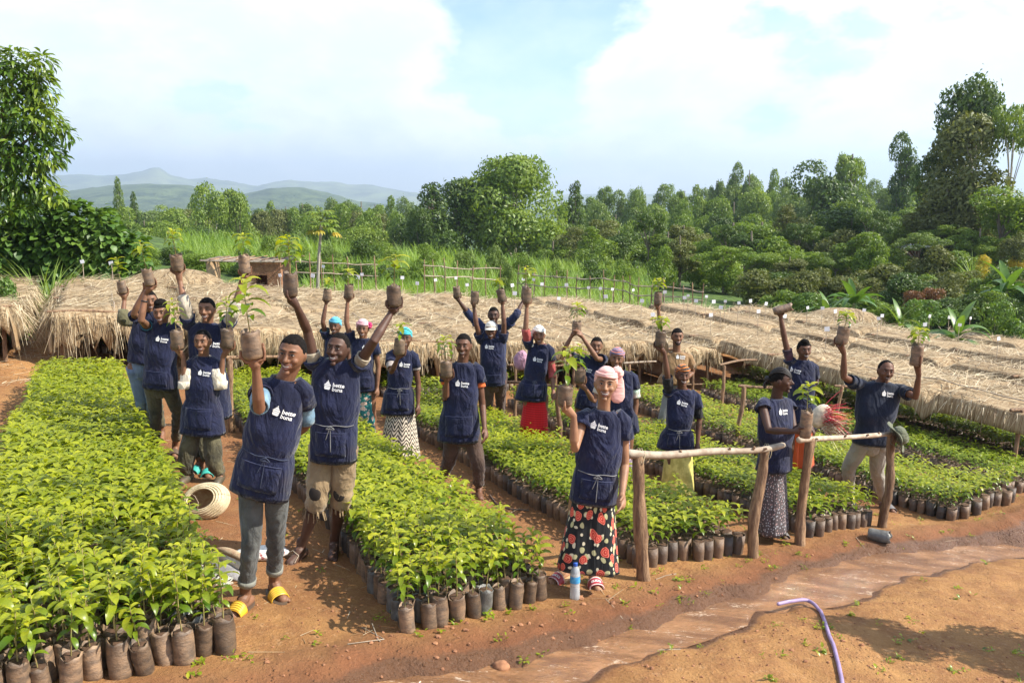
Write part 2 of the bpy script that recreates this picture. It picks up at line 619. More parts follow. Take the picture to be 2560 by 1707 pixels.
# ------------------------------------------------------------------ far hills
def build_hills():
    def strip(name, pts, Y, depth, z0, c1, c2, seed, nsc, fieldy):
        m = bpy.data.materials.new(name + '_cover'); m.use_nodes = True
        t = NT(m.node_tree)
        pos = t.n('ShaderNodeNewGeometry').outputs['Position']
        a = t.noise(nsc, 8, .7, pos); b = t.noise(nsc * .22, 4, .6, pos)
        col = t.mix(t.rng(a, .36, .62), c1, c2)
        if fieldy:
            col = t.mix(t.rng(t.noise(nsc * .8, 3, .5, pos), .52, .60, 0, .6), col, (.22, .27, .11))
            col = t.mix(t.rng(b, .5, .66, 0, .8), col, (.24, .26, .10))
        bs = t.n('ShaderNodeBsdfPrincipled', {'Base Color': col, 'Roughness': .9, 'Specular IOR Level': .1, 'Normal': t.bump(a, 1.0, 14)})
        t.n('ShaderNodeOutputMaterial', {'Surface': bs})
        pts = np.array(pts, float)
        xs = np.linspace(pts[0, 0], pts[-1, 0], 420)
        ys = np.interp(xs, pts[:, 0], pts[:, 1])
        ys = ys + 1.6 * fbm(xs / 9.0, xs * 0 + 4, 3, seed)
        top = np.array([at(x, y, Y) for x, y in zip(xs, ys)])
        rows = 26
        us = np.linspace(0, 1, rows)
        V = []
        for u in us:
            P = top.copy()
            P[:, 1] = Y - depth * (1 - u) + 0 * u
            P[:, 0] = top[:, 0] * (P[:, 1] / Y)
            prof = sstep(u, 0, 1) * .55 + u * .45
            P[:, 2] = z0 + (top[:, 2] - z0) * prof
            rel = Y * .012 * fbm(P[:, 0] / (Y * .045), P[:, 1] / (Y * .045), 5, seed) * (1 - abs(2 * u - 1)) * 1.6
            P[:, 2] += rel + Y * .0012 * fbm(P[:, 0] / (Y * .004), P[:, 1] / (Y * .004), 3, seed + 3)
            V.append(P)
        for u in (.5, 1):
            P = top.copy(); P[:, 1] = Y + depth * u; P[:, 0] *= P[:, 1] / Y
            P[:, 2] = z0 + (top[:, 2] - z0) * (1 - u)
            V.append(P)
        V = np.array(V)
        ny, nx = V.shape[:2]
        i = np.arange(ny - 1)[:, None] * nx + np.arange(nx - 1)[None, :]
        F = np.stack([i, i + 1, i + 1 + nx, i + nx], -1).reshape(-1, 4)
        tag(obj(name, mesh(name, V.reshape(-1, 3), F, m)), kind='structure')
    k = 2560 / 2352.
    S = lambda L: [(x * k, y * k) for x, y in L]
    strip('far_mountains', S([(-700, 420), (-200, 425), (60, 415), (130, 402), (185, 401), (230, 404), (290, 400), (330, 392), (352, 384), (368, 385), (390, 402), (440, 412), (470, 408), (520, 415), (590, 428), (620, 420), (660, 413), (720, 418), (770, 417), (800, 424), (850, 424), (930, 440), (1000, 448), (1400, 446), (2400, 440), (3400, 430)]), 5200, 1500, -60, (.045, .075, .03), (.14, .17, .07), 11, .007, True)
    strip('middle_hills', S([(-800, 430), (-200, 420), (80, 438), (140, 442), (200, 432), (260, 426), (330, 422), (430, 425), (470, 436), (560, 446), (620, 432), (690, 430), (760, 444), (820, 462), (900, 470), (1000, 480), (1500, 480), (3200, 470)]), 2100, 800, -45, (.025, .05, .018), (.10, .14, .05), 29, .02, False)


build_hills()
# ------------------------------------------------------------------ leaves
def leaves(base, az, el, L, W, droop, fold=.25, roll=None, st=5, shape=.85, wave=0.0):
    """N leaves at once: a bent blade folded along its midrib. Returns V (N*3*st,3), F quads"""
    base = np.asarray(base, float); N = len(base)
    az, el, L, W, droop = [np.broadcast_to(np.asarray(q, float), (N,)) for q in (az, el, L, W, droop)]
    s = np.linspace(0, 1, st)
    ang = el[:, None] - droop[:, None] * s[None]
    ds = 1 / (st - 1)
    ca = np.cos(ang); sa = np.sin(ang)
    h = np.concatenate([np.zeros((N, 1)), np.cumsum((ca[:, 1:] + ca[:, :-1]) / 2 * ds, 1)], 1) * L[:, None]
    z = np.concatenate([np.zeros((N, 1)), np.cumsum((sa[:, 1:] + sa[:, :-1]) / 2 * ds, 1)], 1) * L[:, None]
    d = np.stack([np.cos(az), np.sin(az), np.zeros(N)], -1)
    mid = base[:, None] + d[:, None] * h[..., None] + np.array([0, 0, 1.0]) * z[..., None]
    nrm = -d[:, None] * sa[..., None] + np.array([0, 0, 1.0]) * ca[..., None]
    perp = np.stack([-np.sin(az), np.cos(az), np.zeros(N)], -1)
    if roll is None: roll = np.zeros(N)
    cr, sr = np.cos(roll)[:, None, None], np.sin(roll)[:, None, None]
    side = perp[:, None] * cr + nrm * sr
    nn = nrm * cr - perp[:, None] * sr
    prof = np.sin(np.pi * np.clip(s, .02, .985) ** shape) ** .8
    prof[-1] = .04; prof[0] = .08
    w = W[:, None] / 2 * prof[None]
    up = w * fold
    if wave: up = up + wave * W[:, None] * np.sin(s * 9)[None]
    Lf = mid + side * w[..., None] + nn * up[..., None]
    Rt = mid - side * w[..., None] + nn * up[..., None]
    V = np.stack([Lf, mid, Rt], 2).reshape(-1, 3)
    k = np.arange(st - 1)
    f1 = np.stack([3 * k, 3 * k + 1, 3 * k + 4, 3 * k + 3], -1)
    f2 = np.stack([3 * k + 1, 3 * k + 2, 3 * k + 5, 3 * k + 4], -1)
    f = np.concatenate([f1, f2])
    F = (f[None] + (np.arange(N) * 3 * st)[:, None, None]).reshape(-1, 4)
    return V, F


M_LEAF = leaf_mat('coffee_leaf', (.065, .14, .012), (.22, .30, .020), (.50, .50, .026), .42, .33)
M_STEM = mat('green_stem', (.22, .26, .06), .7, .3, 30, color2=(.28, .17, .08))
M_BAG = mat('polythene_bag', (.31, .20, .118), .5, .3, 11, .8, 70, .006, color2=(.12, .085, .06), objrand=.55, spec=.5, stretch=(1, 1, 2.2))
M_BAGG = mat('grey_polythene_bag', (.19, .185, .165), .4, .3, 11, .9, 60, .007, color2=(.09, .088, .08), objrand=.2, spec=.6)
M_EARTH = mat('potting_soil', (.085, .045, .025), .95, .4, 60, .8, 120, .004)

HERO = []


def seedling_pattern(rs, h=.29, lmax=.100, n=None):
    """leaf list of one coffee seedling: opposite pairs up a thin stem"""
    out = []
    npair = n or rs.choice([8, 8, 9, 9])
    a = rs.uniform(0, 6.28)
    for i in range(npair):
        f = (i + 1) / npair
        z = h * (.16 + .84 * f ** .85)
        a += math.pi / 2 + rs.uniform(-.25, .25)
        for k in (0, 1):
            if f < .3 and rs.random() < .3: continue
            az = a + k * math.pi + rs.uniform(-.25, .25)
            l = lmax * (.62 + .5 * math.sin(math.pi * min(1, f * .95) ** 1.2)) * rs.uniform(.8, 1.15)
            if i == npair - 1: l *= .62
            el = .25 + .55 * f + rs.uniform(-.2, .25)
            dr = 1.25 + rs.uniform(-.2, .6) - (.35 if i == npair - 1 else 0)
            tint = max(0, min(1, (f - .35) * 1.4 + rs.uniform(-.2, .2) + (.7 if rs.random() < .04 else 0)))
            out.append((z, az, el, l, l * rs.uniform(.32, .41), dr, tint, rs.uniform(-.35, .35)))
    return out


LEAFMESH = []


def make_leaf_meshes():
    rs = random.Random(3)
    for i in range(10):
        tint = i / 9
        V, F = leaves(np.zeros((1, 3)), [0], [.55 if i % 2 else .35], [1.0], [.37], [1.45 + .25 * (i % 3)], .28, None, 6)
        LEAFMESH.append(mesh('leaf', V, F, M_LEAF, True, tint=np.full(len(V), tint)))


make_leaf_meshes()


def bag_geo(r=.05, h=.19, seed=0, n=14, flare=.0, open_top=True):
    """soft filled nursery bag: wrinkled, bulging, rim a little above the soil"""
    rs = np.random.default_rng(seed)
    zs = np.array([0, .012, .2, .45, .7, .9, 1.0, 1.0, .93, .92]) * h
    zs[1] = .01
    rad = np.array([.86, .97, 1.03, 1.0, 1.02, .97, 1.0, .94, .93, .0]) * r
    th = np.linspace(0, 2 * np.pi, n, endpoint=False)
    V = []
    ph = rs.uniform(0, 6, 4)
    for i, (z, q) in enumerate(zip(zs, rad)):
        wr = 1 + .05 * np.sin(3 * th + ph[0] + z * 30) + .028 * np.sin(7 * th + ph[1] - z * 50) + rs.normal(0, .008, n)
        zz = z + (0.06 * h * np.sin(2 * th + ph[2]) + .045 * h * np.sin(5 * th + ph[3]) if i in (6, 7) else 0)
        x = q * wr * np.cos(th); y = q * wr * np.sin(th)
        V.append(np.stack([x, y, np.broadcast_to(zz, x.shape)], -1))
    V = np.concatenate(V)
    F = [[i * n + j, i * n + (j + 1) % n, (i + 1) * n + (j + 1) % n, (i + 1) * n + j] for i in range(len(zs) - 1) for j in range(n)]
    F.append([j for j in range(n - 1, -1, -1)])
    return V, F, (len(zs) - 3) * n


BAGS = []


def make_bags():
    for i in range(8):
        V, F, _ = bag_geo(.05, .19 + .012 * (i % 3 - 1), i)
        bm = mesh('bag', V, F, M_BAG if i != 3 else M_BAGG)
        BAGS.append((bm, .19 + .012 * (i % 3 - 1)))


make_bags()
_v, _f, _ = ellipsoid((0, 0, 0), (.047, .047, .008), 12, 4)
SOILMESH = mesh('soil', _v + RNG.normal(0, .0016, _v.shape), _f, M_EARTH)
PATTERNS = [seedling_pattern(random.Random(100 + i), .27 + .02 * (i % 5)) for i in range(9)]


def stem_mesh(h, lean, seed):
    rs = random.Random(seed)
    P = [(0, 0, -.02), (lean[0] * .3 + rs.uniform(-.004, .004), lean[1] * .3, h * .35), (lean[0] * .7, lean[1] * .7 + rs.uniform(-.004, .004), h * .7), (lean[0], lean[1], h)]
    V, F, U = tube_geo(P, [.0042, .0035, .0028, .002], 6)
    return mesh('stem', V, F, M_STEM)


STEMS = [stem_mesh(.27 + .02 * (i % 5), (random.uniform(-.012, .012), random.uniform(-.012, .012)), i) for i in range(9)]


def foliage_mesh(pat):
    A = np.array(pat)
    base = np.zeros((len(A), 3)); base[:, 2] = A[:, 0]
    V, F = leaves(base, A[:, 1], A[:, 2], A[:, 3], A[:, 4], A[:, 5], .28, A[:, 7])
    return V, F, np.repeat(A[:, 6], 15)


FOLIAGE = []
for _p in PATTERNS:
    _V, _F, _T = foliage_mesh(_p)
    FOLIAGE.append(mesh('foliage', _V, _F, M_LEAF, tint=_T))


def seedling(loc, rotz, var, bagi, label, group, detail=2, scale=1.0, tilt=(0, 0), bag_dims=None, bare=False, fscale=1.0):
    """a potted seedling: bag > ; soil, stem, leaves"""
    root = obj('potted_seedling', None, None, loc, (tilt[0], tilt[1], rotz), scale)
    tag(root, label, 'seedling', group)
    if bag_dims:
        V, F, _ = bag_geo(bag_dims[0], bag_dims[1], bagi + 40, 20)
        bh = bag_dims[1]
        obj('bag', mesh('bag', V, F, M_BAG if bagi % 5 else M_BAGG), root)
        s = bag_dims[0] / .05
    else:
        bm, bh = BAGS[bagi % 8]
        obj('bag', bm, root); s = 1
    obj('soil', SOILMESH, root, (0, 0, bh * .93), None, (s, s, s))
    if bare: return root
    z0 = bh * .93
    obj('stem', STEMS[var % 9], root, (0, 0, z0), None, (1, 1, fscale))
    big = 1.32 if bag_dims else 1.0
    if detail == 2:
        for (z, az, el, l, w, dr, tint, roll) in PATTERNS[var % 9]:
            lm = LEAFMESH[min(9, int(tint * 9.99))]
            # the leaf mesh starts at el .35/.55: pitch it by the difference
            o = obj('leaf', lm, root, (0, 0, z0 + z * fscale), (roll, -(el - .45) * .8, az), (l * big, l * big, l * big * (dr / 1.5)))
    else:
        obj('foliage', FOLIAGE[var % 9], root, (0, 0, z0), None, (1, 1, fscale))
    return root


# ------------------------------------------------------------------ nursery beds
BEDS = [  # b0, b1, a0, a1, front edge skew, height of plants, label
    (-.86, .44, 4.22, 13.5, .24, 1.08, 'in the leftmost bed'),
    (-1.45, -.86, 4.0, 5.75, 0.0, 1.08, 'in the leftmost bed'),
    (1.56, 2.62, 4.36, 9.6, .22, 1.0, 'in the bed beside the man in torn shorts'),
    (1.50, 2.75, 10.0, 13.2, 0.0, .82, 'in the bed beside the man in torn shorts'),
    (3.68, 4.74, 4.92, 11.2, 0.0, .88, 'in the bed behind the floral skirt'),
    (5.82, 6.84, 5.12, 11.4, .12, .82, 'in the bed left of the man in khaki trousers'),
    (7.95, 9.05, 5.08, 11.2, .02, .80, 'in the bed right of the man in khaki trousers'),
    (10.15, 11.2, 5.75, 11.6, 0.0, .76, 'in the bed beside the thatch on the right'),
    (12.1, 13.2, 6.0, 13, 0.0, .74, 'in the shaded bed at the right edge'),
    (14.3, 15.4, 6.6, 13, 0.0, .74, 'in the shaded bed at the right edge'),
    (3.75, 4.9, 12.4, 15, 0.0, .7, 'under the thatch'),
    (5.9, 7.0, 12.6, 15, 0.0, .7, 'under the thatch'),
    (8.0, 9.2, 12.6, 15, 0.0, .7, 'under the thatch'),
    (1.9, 3.0, 13.6, 16, 0.0, .7, 'under the thatch'),
    (-.2, 1.0, 16.6, 19, 0.0, .7, 'under the thatch'),
    (-3.2, -1.9, 16.1, 19, 0.0, .7, 'under the thatch'),
]
BED_GAPS = []     # places kept free (feet and posts), filled by the people section
KEEP = [(-1.25, 5.45, .0)]


def build_beds():
    rs = np.random.default_rng(11)
    P = []
    for bi, (b0, b1, a0, a1, skew, hs, lab) in enumerate(BEDS):
        step = .112 if bi < 9 else .12
        rows = int(round((b1 - b0) / step))
        for i in range(rows + 1):
            fb = i / rows
            b = b0 + (b1 - b0) * fb
            a = a0 + skew * fb + rs.uniform(-.03, .03)
            while a < a1:
                bb = b if bi else b0 + (b - b0) * (1 - .026 * (a - 4.4))
                edge = i in (0, rows) or a < a0 + skew + .25
                P.append((a + rs.normal(0, .011), bb + rs.normal(0, .011) + .03 * math.sin(a * 1.9 + bi), bi, hs * (1 + .13 * fbm(a * 1.3, b * 1.3, 2, bi) * 2), edge))
                a += step * rs.uniform(.97, 1.06)
    out = []
    for a, b, bi, hs, edge in P:
        x, y = AB(a, b)
        # inside the view, with a margin
        if y < 2.5 or abs(x) > y * .70 + .6: continue
        z = gz(x, y)
        u = CX + FPX * x / (y * Cp - z * Sp); v = CY - FPX * (z * Cp + y * Sp + 0) / (y * Cp - z * Sp)
        if v > 1707 + 330: continue
        out.append((math.sqrt(x * x + y * y + z * z), x, y, z, bi, hs, edge))
    out.sort()
    n_obj = 300
    for k, (d, x, y, z, bi, hs, edge) in enumerate(out[:n_obj]):
        var = int(rs.integers(0, 9)); bagi = int(rs.integers(0, 8))
        lab = BEDS[bi][6]
        tl = (rs.normal(0, .075), rs.normal(0, .075))
        seedling((x, y, z - .01), rs.uniform(0, 6.28), var, bagi, 'green coffee seedling ' + lab, 'coffee seedlings ' + lab, 2 if k < 170 else 1, hs * .98 * rs.uniform(.84, 1.10), tl)
    # the thousands behind: one object
    rest = out[n_obj:]
    BV, BF, bn = [], [], 0
    LV, LF, LT, ln = [], [], [], 0
    SV, SF, sn = [], [], 0
    pats = [np.array(seedling_pattern(random.Random(500 + i), .27, .115, 7)) for i in range(14)]
    th = np.linspace(0, 2 * np.pi, 8, endpoint=False)
    ring = np.stack([np.cos(th), np.sin(th)], -1)
    bagmod = []
    for (d, x, y, z, bi, hs, edge) in rest:
        s = hs * rs.uniform(.9, 1.1)
        bh = .185 * min(1, s + .1)
        n = 8
        r = .05 * rs.uniform(.93, 1.05)
        lean = rs.normal(0, .006, 2)
        for zz, rr, l in ((0, .92, 0), (bh * .5, 1.04, .5), (bh, 1, 1), (bh * .94, .85, 1)):
            BV.append(np.column_stack([x + ring[:, 0] * r * rr + lean[0] * l, y + ring[:, 1] * r * rr + lean[1] * l, np.full(n, z - .01 + zz) + (rs.normal(0, .004, n) if l == 1 else 0)]))
        for q in range(3):
            BF.append(np.array([[bn + q * n + j, bn + q * n + (j + 1) % n, bn + (q + 1) * n + (j + 1) % n, bn + (q + 1) * n + j] for j in range(n)]))
        SV.append(np.column_stack([x + ring[:, 0] * r * .86, y + ring[:, 1] * r * .86, np.full(n, z + bh * .92)]))
        SF.append([sn + j for j in range(n)]); sn += n
        bn += 4 * n
        A = pats[int(rs.integers(0, 14))]
        if d > 12: A = A[rs.random(len(A)) < .8]
        m = len(A)
        base = np.column_stack([np.full(m, x), np.full(m, y), z + bh * .9 + A[:, 0] * s])
        tall = 1 + (rs.random() < .03) * .25
        base[:, 2] = z + bh * .9 + A[:, 0] * s * tall
        V, F = leaves(base, A[:, 1] + rs.uniform(0, 6.28), A[:, 2], A[:, 3] * s, A[:, 4] * s, A[:, 5], .28, A[:, 7], 4)
        LV.append(V); LF.append(F + ln); ln += len(V)
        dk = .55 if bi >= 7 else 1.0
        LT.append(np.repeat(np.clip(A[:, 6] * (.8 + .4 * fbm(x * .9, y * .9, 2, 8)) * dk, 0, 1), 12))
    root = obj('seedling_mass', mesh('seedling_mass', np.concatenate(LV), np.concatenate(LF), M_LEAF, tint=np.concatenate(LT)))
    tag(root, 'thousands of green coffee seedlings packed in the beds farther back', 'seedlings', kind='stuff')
    m2 = MATS['polythene_bag'].copy()
    MATS['bag_mass'] = bag_mass_mat()
    o = obj('bag_mass', mesh('bag_mass', np.concatenate(BV), np.concatenate(BF), MATS['bag_mass']), root); tag(o, kind='stuff')
    o = obj('soil_mass', mesh('soil_mass', np.concatenate(SV), np.array(SF), M_EARTH, False), root); tag(o, kind='stuff')


def bag_mass_mat():
    m = bpy.data.materials.new('bag_mass'); m.use_nodes = True
    t = NT(m.node_tree)
    isl = t.n('ShaderNodeNewGeometry').outputs['Random Per Island']
    pos = t.n('ShaderNodeTexCoord').outputs['Object']
    n = t.noise(25, 4, .6, pos)
    c = t.ramp(isl, [(0, (.055, .048, .042)), (.3, (.11, .075, .052)), (.6, (.17, .105, .062)), (1, (.25, .155, .09))])
    c = t.mix(t.rng(n, .35, .7, 0, .5), c, (.10, .065, .045))
    b = t.n('ShaderNodeBsdfPrincipled', {'Base Color': c, 'Roughness': .6, 'Normal': t.bump(t.noise(60, 3, .6, pos), .8, .005)})
    t.n('ShaderNodeOutputMaterial', {'Surface': b})
    return m


build_beds()

# ------------------------------------------------------------------ posts and rails
M_WOOD = mat('peeled_pole', (.40, .25, .135), .8, .35, 7, 1.0, 26, .014, color2=(.15, .08, .045), stretch=(6, 6, .8), objrand=.3)
M_WOODP = mat('pale_pole', (.47, .39, .29), .7, .35, 11, .7, 45, .005, color2=(.30, .22, .15), objrand=.25)


def crooked(p0, p1, r0, r1, n, amp, rs, sides=9):
    p0 = np.array(p0, float); p1 = np.array(p1, float)
    L = np.linalg.norm(p1 - p0)
    t = np.linspace(0, 1, n)
    P = p0 + (p1 - p0) * t[:, None]
    off = np.zeros((n, 3))
    for k in range(1, 4):
        off += np.sin(t * math.pi * k + rs.uniform(0, 3))[:, None] * np.array([rs.gauss(0, 1), rs.gauss(0, 1), rs.gauss(0, 1)]) * amp / k
    off -= off[0] * (1 - t)[:, None] + off[-1] * t[:, None]
    P = P + off * L
    r = np.linspace(r0, r1, n) * (1 + .13 * np.array([rs.uniform(-1, 1) for _ in range(n)]))
    return P, r


def build_posts():
    rs = random.Random(21)
    k = 2560 / 2352.
    # (bottom display px, top display px, radius)
    fr = [  # frames at the bed ends: [post(bottom, top), post...], rail (x0,y0,x1,y1), words
        ([((1481, 1330), (1465, 1046), .052), ((1732, 1278), (1757, 1034), .045)], ((1446, 1042), (1798, 1022)), 'thick rail nearest the camera, right of the floral skirt'),
        ([((1838, 1252), (1861, 1012), .045), ((2026, 1212), (2048, 1002), .044)], ((1836, 1010), (2044, 996)), 'hat hanging on its right end, in front of the man in khaki trousers'),
        ([((1277, 1030), (1283, 892), .035), ((1182, 1000), (1190, 885), .026)], ((1108, 878), (1290, 888)), 'crooked dark rail in front of the red skirt'),
        ([((1697, 1026), (1709, 890), .034)], ((1698, 886), (1786, 890)), 'short pale rail left of the woman with braids'),
        ([((1921, 1000), (1934, 890), .030)], ((1918, 886), (1966, 889)), 'short rail left of the man in the dark polo shirt'),
        ([((1657, 946), (1664, 842), .030), ((1768, 900), (1772, 836), .028)], ((1654, 838), (1800, 832)), 'rail in the middle distance behind the yellow skirt'),
        ([((532, 992), (528, 826), .040)], ((522, 822), (640, 819)), 'rail behind the two men at the left'),
        ([((1520, 885), (1526, 812), .032)], ((1514, 815), (1590, 806)), 'thin rail beside the man in the tan shirt'),
        ([((1440, 905), (1446, 838), .03)], ((1434, 834), (1506, 830)), 'bleached white rail behind the blue and red headscarf'),
        ([((1182, 930), (1185, 840), .026)], ((1172, 838), (1212, 835)), 'short rail with a pink cloth on it'),
        ([((1316, 905), (1320, 842), .03)], ((1236, 842), (1330, 836)), 'low rail behind the red skirt woman'),
        ([((1588, 905), (1592, 856), .026)], ((1480, 888), (1616, 882)), 'knotty rail just behind the orange headscarf'),
        ([((925, 845), (928, 806), .024)], ((880, 802), (972, 800)), 'thin rail behind the zebra skirt woman'),
        ([((1035, 850), (1040, 790), .024)], ((942, 778), (1042, 786)), 'white rail in front of the middle thatch'),
        ([((1985, 905), (1990, 865), .03), ((2095, 925), (2100, 880), .03)], ((1940, 868), (2110, 884)), 'rail at the thatch edge behind the raised arms'),
    ]
    out = {}
    for fi, (posts, rail, words) in enumerate(fr):
        # depth of the frame from its first post
        pts = []
        root = None
        for (bx, by), (tx, ty), r in posts:
            q = gp(bx * k, by * k)
            top = at(tx * k, ty * k, q[1])
            if root is None:
                root = obj('pole_frame', None, None, tuple(q))
                base = np.array(q)
                tag(root, 'pole frame, ' + words, 'frame', 'pole frames over the beds')
            P, rr = crooked(np.array(q) - base - (0, 0, .12), top - base, r * 1.08, r * .88, 13, .018, rs)
            V, F, U = tube_geo(P, rr, 10)
            obj('post', mesh('post', V, F, M_WOOD), root)
            pts.append((q, top, r))
        Y0 = pts[0][0][1]; Y1 = pts[-1][0][1]
        (rx0, ry0), (rx1, ry1) = rail
        if len(pts) > 1:
            xa = posts[0][1][0]; xb = posts[-1][1][0]
            f = lambda x: Y0 + (Y1 - Y0) * (x - xa) / (xb - xa)
        else:
            # bed ends run along B
            f = lambda x, x0=posts[0][1][0]: Y0 + (x - x0) * k * Y0 / FPX * .30
        p0 = at(rx0 * k, ry0 * k, f(rx0)) - base; p1 = at(rx1 * k, ry1 * k, f(rx1)) - base
        rad = pts[0][2] * (.62 if fi < 3 else .7)
        P, rr = crooked(p0, p1, rad, rad * .8, 14, .016 if fi < 2 else (.022 if fi == 2 else .008), rs)
        V, F, U = tube_geo(P, rr, 9)
        o = obj('rail', mesh('rail', V, F, M_WOODP if fi in (0, 8, 13, 1, 7) else M_WOOD), root)
        # knots where twigs were cut
        mb = MB()
        for j in range(4):
            i0 = rs.randrange(2, 12)
            d = np.array([rs.uniform(-.4, .4), -.7, rs.uniform(.2, 1)]); d /= np.linalg.norm(d)
            mb.tube([P[i0], P[i0] + d * rad * 1.6], [rad * .45, rad * .28], 6)
        mb.obj('knots', M_WOOD, root)
        out[fi] = (base, P)
        # string that ties the rail
        if fi < 3:
            mb = MB()
            for (q, top, r) in pts:
                c = top - base
                a = np.linspace(0, 6.28 * 2, 26)
                pp = np.array([(c[0] + math.cos(t) * rad * .5 + (t * .003), c[1] + math.sin(t) * rad * 1.3, c[2] + math.sin(t) * rad * 1.3 + math.cos(t) * rad * 1.3 - .01) for t in a])
                mb.tube(pp, .003, 5)
            tag(mb.obj('tie', mat('palm_string', (.4, .33, .2), .8), root), kind='stuff')
    return out


FRAMES = build_posts()

# ------------------------------------------------------------------ thatched shades
def thatch_material():
    m = bpy.data.materials.new('straw_thatch'); m.use_nodes = True
    t = NT(m.node_tree)
    uv = t.n('ShaderNodeTexCoord').outputs['UV']
    pos = t.n('ShaderNodeNewGeometry').outputs['Position']
    wp = t.n('ShaderNodeTexNoise', {'Vector': uv, 'Scale': 1.5}).outputs['Color']
    wuv = t.n('ShaderNodeMix', data_type='RGBA', blend_type='LINEAR_LIGHT'); t.set(wuv, 0, .25); t.set(wuv, 6, uv); t.set(wuv, 7, wp)
    f1 = t.noise(1, 6, .7, t.mapping(wuv.outputs[2], scale=(3.0, 26, 1)), .3)
    f2 = t.noise(1, 5, .7, t.mapping(wuv.outputs[2], scale=(9, 60, 1), rot=(0, 0, .25)), .3)
    f3 = t.noise(1, 5, .7, t.mapping(wuv.outputs[2], scale=(9, 44, 1), rot=(0, 0, -.4)), .3)
    big = t.noise(.9, 4, .6, pos)
    f = t.math('MULTIPLY', t.math('ADD', f1, t.math('ADD', f2, f3)), .333)
    col = t.ramp(f, [(.38, (.07, .042, .02)), (.46, (.26, .17, .085)), (.54, (.46, .355, .215)), (.66, (.66, .55, .37))])
    col = t.mix(t.rng(big, .35, .7, 0, .35), col, (.30, .20, .105), 'MIX')
    st = t.noise(1, 5, .65, t.mapping(uv, scale=(4.5, .7, 1)), .8)
    col = t.mix(t.rng(st, .53, .63, 0, .75), col, (.13, .082, .04))
    f = t.math('SUBTRACT', f, t.rng(st, .53, .63, 0, .25))
    b = t.n('ShaderNodeBsdfPrincipled', {'Base Color': col, 'Roughness': .8, 'Specular IOR Level': .25, 'Normal': t.bump(f, 1.0, .05)})
    t.n('ShaderNodeOutputMaterial', {'Surface': b})
    return m


M_THATCH = thatch_material()
M_STRAW = None


def straw_mat():
    m = bpy.data.materials.new('straw_blade'); m.use_nodes = True
    t = NT(m.node_tree)
    isl = t.n('ShaderNodeNewGeometry').outputs['Random Per Island']
    c = t.ramp(isl, [(0, (.14, .085, .04)), (.3, (.33, .245, .14)), (.7, (.55, .44, .27)), (1, (.74, .64, .45))])
    b = t.n('ShaderNodeBsdfPrincipled', {'Base Color': c, 'Roughness': .6, 'Specular IOR Level': .35})
    tr = t.n('ShaderNodeBsdfTranslucent', {'Color': c})
    t.n('ShaderNodeOutputMaterial', {'Surface': t.n('ShaderNodeMixShader', {0: .2, 1: b, 2: tr})})
    return m


M_STRAW = straw_mat()


def strands(P0, D, L, W, droop, nseg=3):
    """ribbon strands: start P0, unit dir D, length, width, downward curl"""
    N = len(P0)
    s = np.linspace(0, 1, nseg + 1)
    mid = P0[:, None] + D[:, None] * (L[:, None] * s[None])[..., None]
    mid[..., 2] -= (droop * L)[:, None] * s[None] ** 2
    side = np.cross(D, np.array([0, 0, 1.0]) + RNG.normal(0, .35, (N, 3)))
    side /= np.linalg.norm(side, axis=1)[:, None] + 1e-9
    w = W[:, None] / 2 * np.array([1 - .6 * q for q in s])[None]
    A = mid + side[:, None] * w[..., None]; B = mid - side[:, None] * w[..., None]
    V = np.stack([A, B], 2).reshape(-1, 3)
    k = np.arange(nseg)
    f = np.stack([2 * k, 2 * k + 1, 2 * k + 3, 2 * k + 2], -1)
    F = (f[None] + (np.arange(N) * 2 * (nseg + 1))[:, None, None]).reshape(-1, 4)
    return V, F


